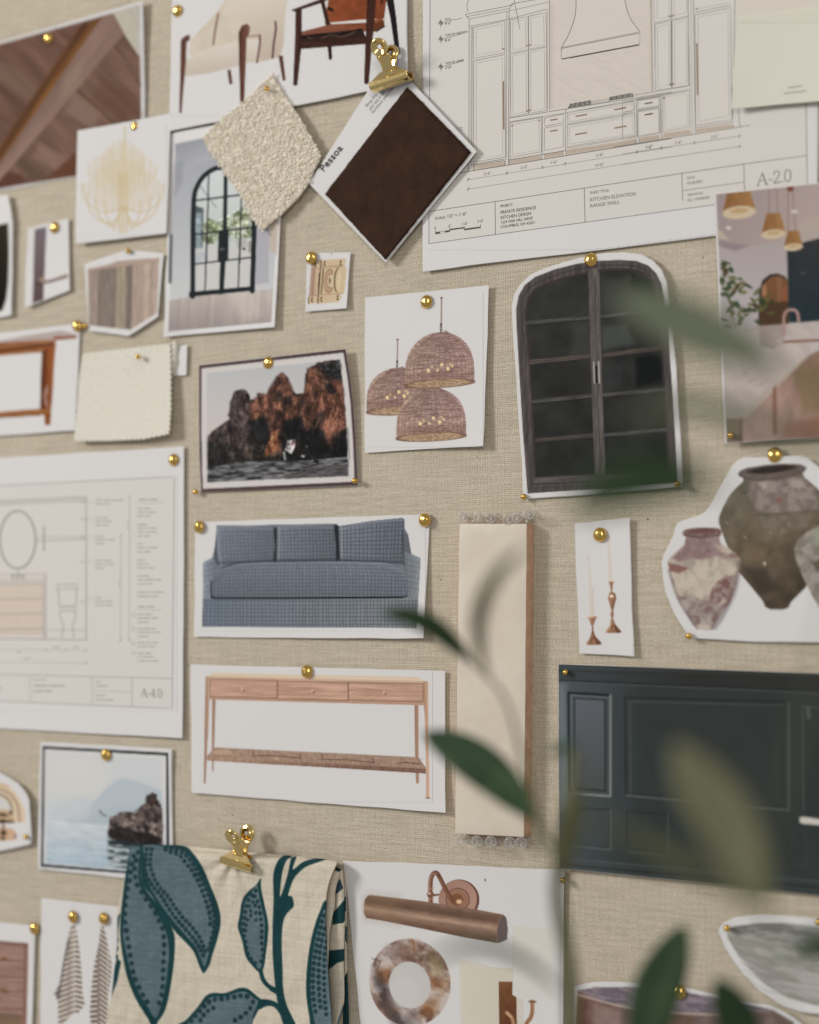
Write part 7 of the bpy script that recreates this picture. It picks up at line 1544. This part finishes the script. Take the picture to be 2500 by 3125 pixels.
shank = mdata('tack_point', lathe([(0.0002, -0.009), (0.0005, -0.006), (0.0005, 0.0005)], 8), M['steel'])
balls = mdata('ball_head', lathe([(0.0006, 0.0022), (0.0012, 0.0024), (0.0019, 0.0031), (0.00225, 0.0042), (0.0024, 0.0050), (0.00225, 0.0059), (0.0018, 0.0067), (0.0010, 0.0073), (0.0003, 0.0075)], 20), M['brass_ball'])
neck = mdata('pin_shaft', lathe([(0.0002, -0.010), (0.0004, -0.006), (0.0004, 0.0026)], 8), M['steel'])
tacks = [((540, 32), 'at the top left corner of the chair printout'), ((146, 116), 'on the wooden ceiling photo'), ((412, 385), 'at the top of the chandelier printout'), ((165, 694), 'on the small cabinet handle printout'),
         ((234, 994), 'at the top right corner of the wooden table printout'), ((948, 786), 'over the corner of the tiny latch printout'), ((818, 1107), 'at the top of the sea rocks photo'), ((1300, 920), 'at the top of the woven pendant printout'),
         ((1802, 792), 'at the top of the arched cabinet cut-out'), ((528, 1403), 'at the top right corner of the bathroom drawing'), ((606, 1608), 'at the left corner of the sofa printout'), ((1295, 1587), 'at the right corner of the sofa printout'),
         ((935, 2050), 'at the top of the console table printout'), ((1830, 1632), 'at the top of the candlestick printout'), ((2364, 1389), 'at the top of the clay urns cut-out'), ((322, 2304), 'at the top of the misty seascape photo'),
         ((220, 2799), 'above the left striped towel'), ((314, 2804), 'above the right striped towel'), ((103, 2835), 'at the corner of the brown dresser printout'), ((2073, 3029), 'on the rim of the stone planter cut-out')]
for i, ((x, y), t) in enumerate(tacks):
    h = 0.0030; p = pt(x, y, h + 0.0016); p[1] = -h
    r = empty('thumb_tack', p, 'domed hammered brass tack ' + t, 'thumb tack', 'domed brass thumb tacks')
    link('head', domes[i % 4], r, rot=(R(random.Random(i).uniform(-4, 4)), R(i * 67), R(random.Random(i + 50).uniform(-4, 4)))); link('point', shank, r)
pins = [((814, 270), 'near the top corner of the boucle swatch', 0.007), ((391, 766), 'at the top of the striped rug cut-out', 0.002), ((260, 995), 'beside the table printout, between it and the rug', 0.0), ((421, 1088), 'in the cream wool swatch', 0.007), ((597, 1501), 'at the lower left corner of the sea rocks photo', 0.0),
        ((1082, 1467), 'at the lower right corner of the sea rocks photo', 0.002), ((1599, 1516), 'at the lower left corner of the arched cabinet', 0.0), ((2069, 1479), 'at the lower right corner of the arched cabinet', 0.003), ((2230, 1329), 'at the lower left corner of the kitchen photo', 0.005),
        ((1727, 2052), 'at the upper left corner of the panelled wall photo', 0.002), ((2103, 1941), 'at the lower left tip of the clay urns cut-out', 0.001), ((78, 2554), 'on the round-topped cut-out at the left edge', 0.003), ((1719, 2687), 'at the top right corner of the lighting printout', 0.001),
        ((2219, 2833), 'at the left tip of the bowl cut-out', 0.003), ((2499, 2813), 'on the rim of the bowl cut-out at the right edge', 0.003)]
for i, ((x, y), t, h) in enumerate(pins):
    p = pt(x, y, h + 0.005); p[1] = -h
    r = empty('ball_pin', p, 'small round-headed brass pin ' + t, 'pin', 'small brass ball pins')
    link('head', balls, r); link('shaft', neck, r)
# clear plastic push pins above and below the tile
cl = mdata('clear_pin', lathe([(r_ * 1.08, w_ * 1.2) for r_, w_ in [(0.0036, 0.0), (0.0040, 0.0002), (0.0041, 0.0010), (0.0036, 0.0017), (0.0024, 0.0024), (0.0019, 0.0040), (0.0019, 0.0065), (0.0023, 0.0086), (0.0036, 0.0096), (0.0042, 0.0102), (0.0043, 0.0112), (0.0037, 0.0120), (0.0016, 0.0121), (0.0008, 0.0115)]], 28), M['clear'])
nd = mdata('pin_needle', lathe([(0.0002, -0.010), (0.0005, -0.006), (0.0005, 0.0090)], 8), M['steel'])
up = ['leftmost of the row above the tile', 'second from the left above the tile', 'third from the left above the tile', 'fourth from the left above the tile', 'fifth from the left above the tile', 'rightmost of the row above the tile']
dn = ['leftmost of the row below the tile', 'second from the left below the tile', 'middle one of the row below the tile', 'fourth from the left below the tile', 'rightmost of the row below the tile']
cp = [(p, t) for p, t in zip(px('c', [(205, 262), (540, 262), (745, 262), (1085, 268), (1325, 268), (1500, 215)]), up)] + [(p, t) for p, t in zip(px('M', [(128, 2050), (220, 2056), (300, 2060), (410, 2066), (475, 2072)]), dn)]
for i, ((x, y), t) in enumerate(cp):
    p = pt(x, y, 0.0140); p[1] = 0.0
    rg = random.Random(i + 3)
    r = empty('push_pin', p, 'clear plastic push pin, ' + t, 'push pin', 'clear push pins holding the tile'); r.rotation_euler = (R(rg.uniform(-7, 7)), 0, R(rg.uniform(-7, 7)))
    link('body', cl, r); link('needle', nd, r)

# ================================================================== brass bulldog clips
def clip(label, x, y, h, ang, front, back, L2=0.0165):
    """x,y: where the middle of the jaw's lower edge shows; front/back: how far each handle leans out of / towards the board"""
    p = pt(x, y, h + 0.011); p[1] = -h
    r = empty('bulldog_clip', p, label, 'clip', 'brass bulldog clips'); r.rotation_euler = (0, R(-ang), 0); r.scale = (1.13, 1.13, 1.13)
    def prism(name, sec, hl_top, hl_bot, mt):
        """sec: closed (v,w) section; half length interpolated by v"""
        vs = [s_[0] for s_ in sec]; v0, v1 = min(vs), max(vs); V = []; f = []; n = len(sec)
        for sx in (-1, 1):
            for (v, w) in sec:
                hl = hl_bot + (hl_top - hl_bot) * (v - v0) / (v1 - v0 + 1e-9); V.append((sx * hl, -w, v))
        for i in range(n): j = (i + 1) % n; f.append((i, n + i, n + j, j))
        f += [tuple(range(n)), tuple(range(2 * n - 1, n - 1, -1))]
        o = mesh_obj(name, V, f, mt, r)
        bm = bmesh.new(); bm.from_mesh(o.data); bmesh.ops.recalc_face_normals(bm, faces=bm.faces); bm.to_mesh(o.data); bm.free()
        bv = o.modifiers.new('edge', 'BEVEL'); bv.width = 0.0003; bv.segments = 2; return o
    mm = lambda q: [(a / 1000, b / 1000) for a, b in q]
    prism('front_jaw', mm([(0, 8.2), (0, 11.4), (1.6, 13.4), (4.4, 13.6), (6.2, 11.8), (6.2, 11.0), (4.2, 12.6), (1.9, 12.4), (0.8, 10.8), (0.8, 8.2)]), L2, L2, M['brass'])
    prism('back_jaw', mm([(0, 7.8), (0.8, 7.8), (0.8, 5.2), (1.9, 3.6), (4.2, 3.4), (6.2, 5.0), (6.2, 4.2), (4.4, 2.4), (1.6, 2.6), (0, 4.6)]), L2, L2, M['brass'])
    prism('front_plate', mm([(6.0, 11.0), (6.0, 11.9), (11.5, 10.6), (11.5, 9.8)]), 0.0075, L2 * 0.93, M['brass'])
    prism('back_plate', mm([(6.0, 4.2), (6.0, 5.0), (11.5, 6.2), (11.5, 5.4)]), 0.0075, L2 * 0.93, M['brass'])
    # spring roller between the handles
    V, f = lathe([(0.0016, -0.0052), (0.0016, 0.0052)], 14); V = [(-vy, vx, vz) for vx, vy, vz in V]
    o = mesh_obj('spring', V, f, M['brass'], r); o.location = (0, -0.008, 0.0128)
    ring = lathe([(0.0018, -0.0002), (0.0018, 0.0004), (0.0036, 0.0006), (0.0046, 0.0016), (0.0054, 0.0024), (0.0064, 0.0023), (0.0069, 0.0013), (0.0067, 0.0004), (0.0058, 0.0), (0.0044, -0.0004)], 36)
    ring = (ring[0], ring[1][:-2])                                 # leave the hole open
    for nm, w0, w1, sg in (('front_handle', 0.0105, 0.011 + front, 1), ('back_handle', 0.0055, 0.005 + back, -1)):
        # strip from the plate up to the ring, waisted
        V = []; f = []; rows = 9; va, vb = 0.0095, 0.0212
        for j in range(rows):
            t = j / (rows - 1); v = va + (vb - va) * t; w = w0 + (w1 - w0) * t * (v - va) / (0.026 - va) / max(t, 1e-6) if t > 0 else w0
            hw = 0.0054 - 0.0011 * math.sin(math.pi * min(t * 1.1, 1))
            for u in (-1, -0.6, 0, 0.6, 1): V.append((u * hw, -(w - sg * 0.0007 * abs(u) ** 3), v))
        for j in range(rows - 1):
            for i in range(4): a = j * 5 + i; f.append((a, a + 1, a + 6, a + 5))
        hnd = mesh_obj(nm, V, f, M['brass'], r, None, True); sd = hnd.modifiers.new('thickness', 'SOLIDIFY'); sd.thickness = 0.0007; sd.offset = 0
        rr = mesh_obj('finger_ring', ring[0], ring[1], M['brass'], hnd, None, True)
        tilt = math.atan2(w1 - w0, 0.026 - va); rr.location = (0, -w1, 0.026); rr.rotation_euler = (tilt + (0 if sg > 0 else math.pi), 0, 0)
clip('polished brass bulldog clip gripping the leather sample card', 1192, 258, 0.004, 7, 0.009, 0.000)
clip('brass bulldog clip at the top of the floral fabric', 724, 2650, 0.010, -9, 0.009, -0.001, 0.0148)

# ================================================================== the plant in front, out of focus
def leaf_mesh(path, z, width, mt, parent, loc, fold=0.25, n=18):
    """path: outline spine as seen (tip first), z: distances from the lens at tip and base, width: broadest width as seen"""
    p = smooth(path, 8); d = np.concatenate([[0], np.cumsum(np.hypot(*np.diff(p, axis=0).T))]); t = np.linspace(0, 1, n)
    P2 = np.stack([np.interp(t * d[-1], d, p[:, 0]), np.interp(t * d[-1], d, p[:, 1])], -1)
    zz = z[0] + (z[1] - z[0]) * t
    spine = np.array([deep(x, y, k) for (x, y), k in zip(P2, zz)])
    tan = np.gradient(spine, axis=0); tan /= np.linalg.norm(tan, axis=1)[:, None]
    view = spine - CAM; view /= np.linalg.norm(view, axis=1)[:, None]
    side = np.cross(tan, view); side /= np.linalg.norm(side, axis=1)[:, None]
    V = []; f = []
    for i in range(n):
        hw = width / 2 * zz[i] / F * (math.sin(math.pi * min(t[i] ** 0.85, 1)) ** 0.8 if 0 < t[i] < 1 else 0.02)
        for s_ in (-1, -0.5, 0, 0.5, 1):
            V.append(spine[i] + side[i] * hw * s_ - view[i] * hw * fold * (abs(s_)) + side[i] * 0)
    for i in range(n - 1):
        for k in range(4): a = i * 5 + k; f.append((a, a + 5, a + 6, a + 1))
    o = mesh_obj('leaf', V, f, M[mt], parent, loc, True); solid(o, 0.0004); return o
def twig(name, path, z, rad, mt, parent, loc):
    p = smooth(path, 6); n = len(p); t = np.linspace(0, 1, n); zz = np.interp(t, np.linspace(0, 1, len(z)), z)
    S = np.array([deep(x, y, k) for (x, y), k in zip(p, zz)]); V = []; f = []; m_ = 8
    tan = np.gradient(S, axis=0)
    for i in range(n):
        a = tan[i] / np.linalg.norm(tan[i]); b = np.cross(a, fwd); b /= np.linalg.norm(b); c = np.cross(a, b); rr = rad * (1.2 - 0.6 * t[i])
        for k in range(m_): V.append(S[i] + rr * (b * math.cos(2 * math.pi * k / m_) + c * math.sin(2 * math.pi * k / m_)))
    for i in range(n - 1):
        for k in range(m_): j = (k + 1) % m_; f.append((i * m_ + k, i * m_ + j, (i + 1) * m_ + j, (i + 1) * m_ + k))
    return mesh_obj(name, V, f, M[mt], parent, loc, True)
def plant():
    # the branch nearer the board: darker leaves, less blurred
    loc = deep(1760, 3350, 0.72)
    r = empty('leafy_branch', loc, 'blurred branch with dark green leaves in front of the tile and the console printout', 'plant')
    G = 'leaf_green'
    twig('stem', [(1760, 3400), (1750, 3150), (1738, 2950), (1702, 2740), (1716, 2580), (1738, 2430), (1756, 2300)], [0.72, 0.70, 0.68, 0.70], 0.0036, 'stem_olive', r, loc)
    twig('twig', [(1712, 2620), (1668, 2560), (1640, 2500), (1590, 2300), (1540, 2130), (1445, 2026)], [0.70, 0.74, 0.76, 0.78], 0.0013, 'stem_olive', r, loc)
    leaf_mesh([(1165, 1872), (1250, 1880), (1340, 1925), (1455, 2035)], (0.76, 0.80), 62, G, r, loc)
    leaf_mesh([(1290, 2236), (1400, 2290), (1500, 2360), (1580, 2440), (1650, 2515)], (0.80, 0.76), 128, G, r, loc)
    leaf_mesh([(1672, 2302), (1715, 2282), (1764, 2268)], (0.72, 0.70), 30, G, r, loc)
    leaf_mesh([(1775, 2400), (1740, 2520), (1715, 2640), (1702, 2740)], (0.64, 0.68), 74, 'stem_olive', r, loc)
    leaf_mesh([(1300, 2945), (1400, 2890), (1520, 2895), (1640, 2960), (1730, 3050)], (0.55, 0.66), 34, 'leaf_pale', r, loc)
    leaf_mesh([(1606, 1668), (1545, 1722), (1495, 1790), (1462, 1890), (1470, 2000), (1500, 2080)], (0.60, 0.74), 46, 'stem_olive', r, loc)  # added slim leaf; its blur stands in for a curved grey shadow on the tile
    # the branch rising from the bottom right
    loc2 = deep(2080, 3420, 0.70)
    r2 = empty('leafy_branch', loc2, 'dark green leaves rising from the bottom edge in front of the planter cut-out', 'plant')
    twig('stem', [(2080, 3480), (2060, 3380), (2010, 3300)], [0.70, 0.72], 0.0016, 'stem_olive', r2, loc2); twig('twig', [(2080, 3480), (2180, 3400), (2260, 3300)], [0.70, 0.72], 0.0013, 'stem_olive', r2, loc2)
    leaf_mesh([(2092, 2822), (2050, 2920), (2000, 3040), (1975, 3180), (2010, 3320)], (0.74, 0.72), 150, G, r2, loc2)
    leaf_mesh([(2185, 2985), (2230, 3070), (2265, 3160), (2265, 3310)], (0.70, 0.72), 130, G, r2, loc2)
    leaf_mesh([(2420, 2912), (2480, 2885), (2560, 2880), (2700, 2930)], (0.55, 0.6), 80, G, r2, loc2); twig('twig', [(2080, 3480), (2400, 3300), (2640, 3060), (2700, 2930)], [0.70, 0.66, 0.62, 0.60], 0.0012, 'stem_olive', r2, loc2)
    # the branch close to the lens: pale, very soft
    loc3 = deep(2420, 3450, 0.48)
    r3 = empty('leafy_branch', loc3, 'very blurred pale olive leaves closest to the lens at the right', 'plant')
    twig('stem', [(2420, 3500), (2400, 3100), (2345, 2760), (2440, 2200), (2560, 1700), (2620, 1300), (2560, 1150)], [0.48, 0.49, 0.50, 0.48, 0.46, 0.44, 0.43], 0.0006, 'stem_olive', r3, loc3)
    leaf_mesh([(2060, 2270), (2130, 2380), (2230, 2530), (2345, 2790)], (0.52, 0.52), 180, 'leaf_olive', r3, loc3)
    leaf_mesh([(1820, 2500), (1950, 2560), (2100, 2640), (2345, 2780)], (0.50, 0.50), 48, 'stem_olive', r3, loc3)
    leaf_mesh([(1880, 900), (2000, 945), (2150, 1010), (2270, 1065), (2390, 1125)], (0.52, 0.51), 165, 'leaf_pale', r3, loc3); twig('twig', [(2380, 1120), (2470, 1150), (2560, 1150)], [0.51, 0.47, 0.43], 0.0005, 'stem_olive', r3, loc3)
    leaf_mesh([(1730, 1550), (1860, 1490), (2000, 1455), (2110, 1460), (2200, 1490)], (0.44, 0.45), 160, G, r3, loc3); twig('twig', [(2190, 1487), (2300, 1540), (2440, 1640), (2560, 1700)], [0.45, 0.455, 0.46], 0.0004, 'stem_olive', r3, loc3)
    leaf_mesh([(1890, 1300), (2000, 1250), (2130, 1240), (2300, 1290), (2610, 1380)], (0.46, 0.48), 64, 'leaf_pale', r3, loc3)
plant()
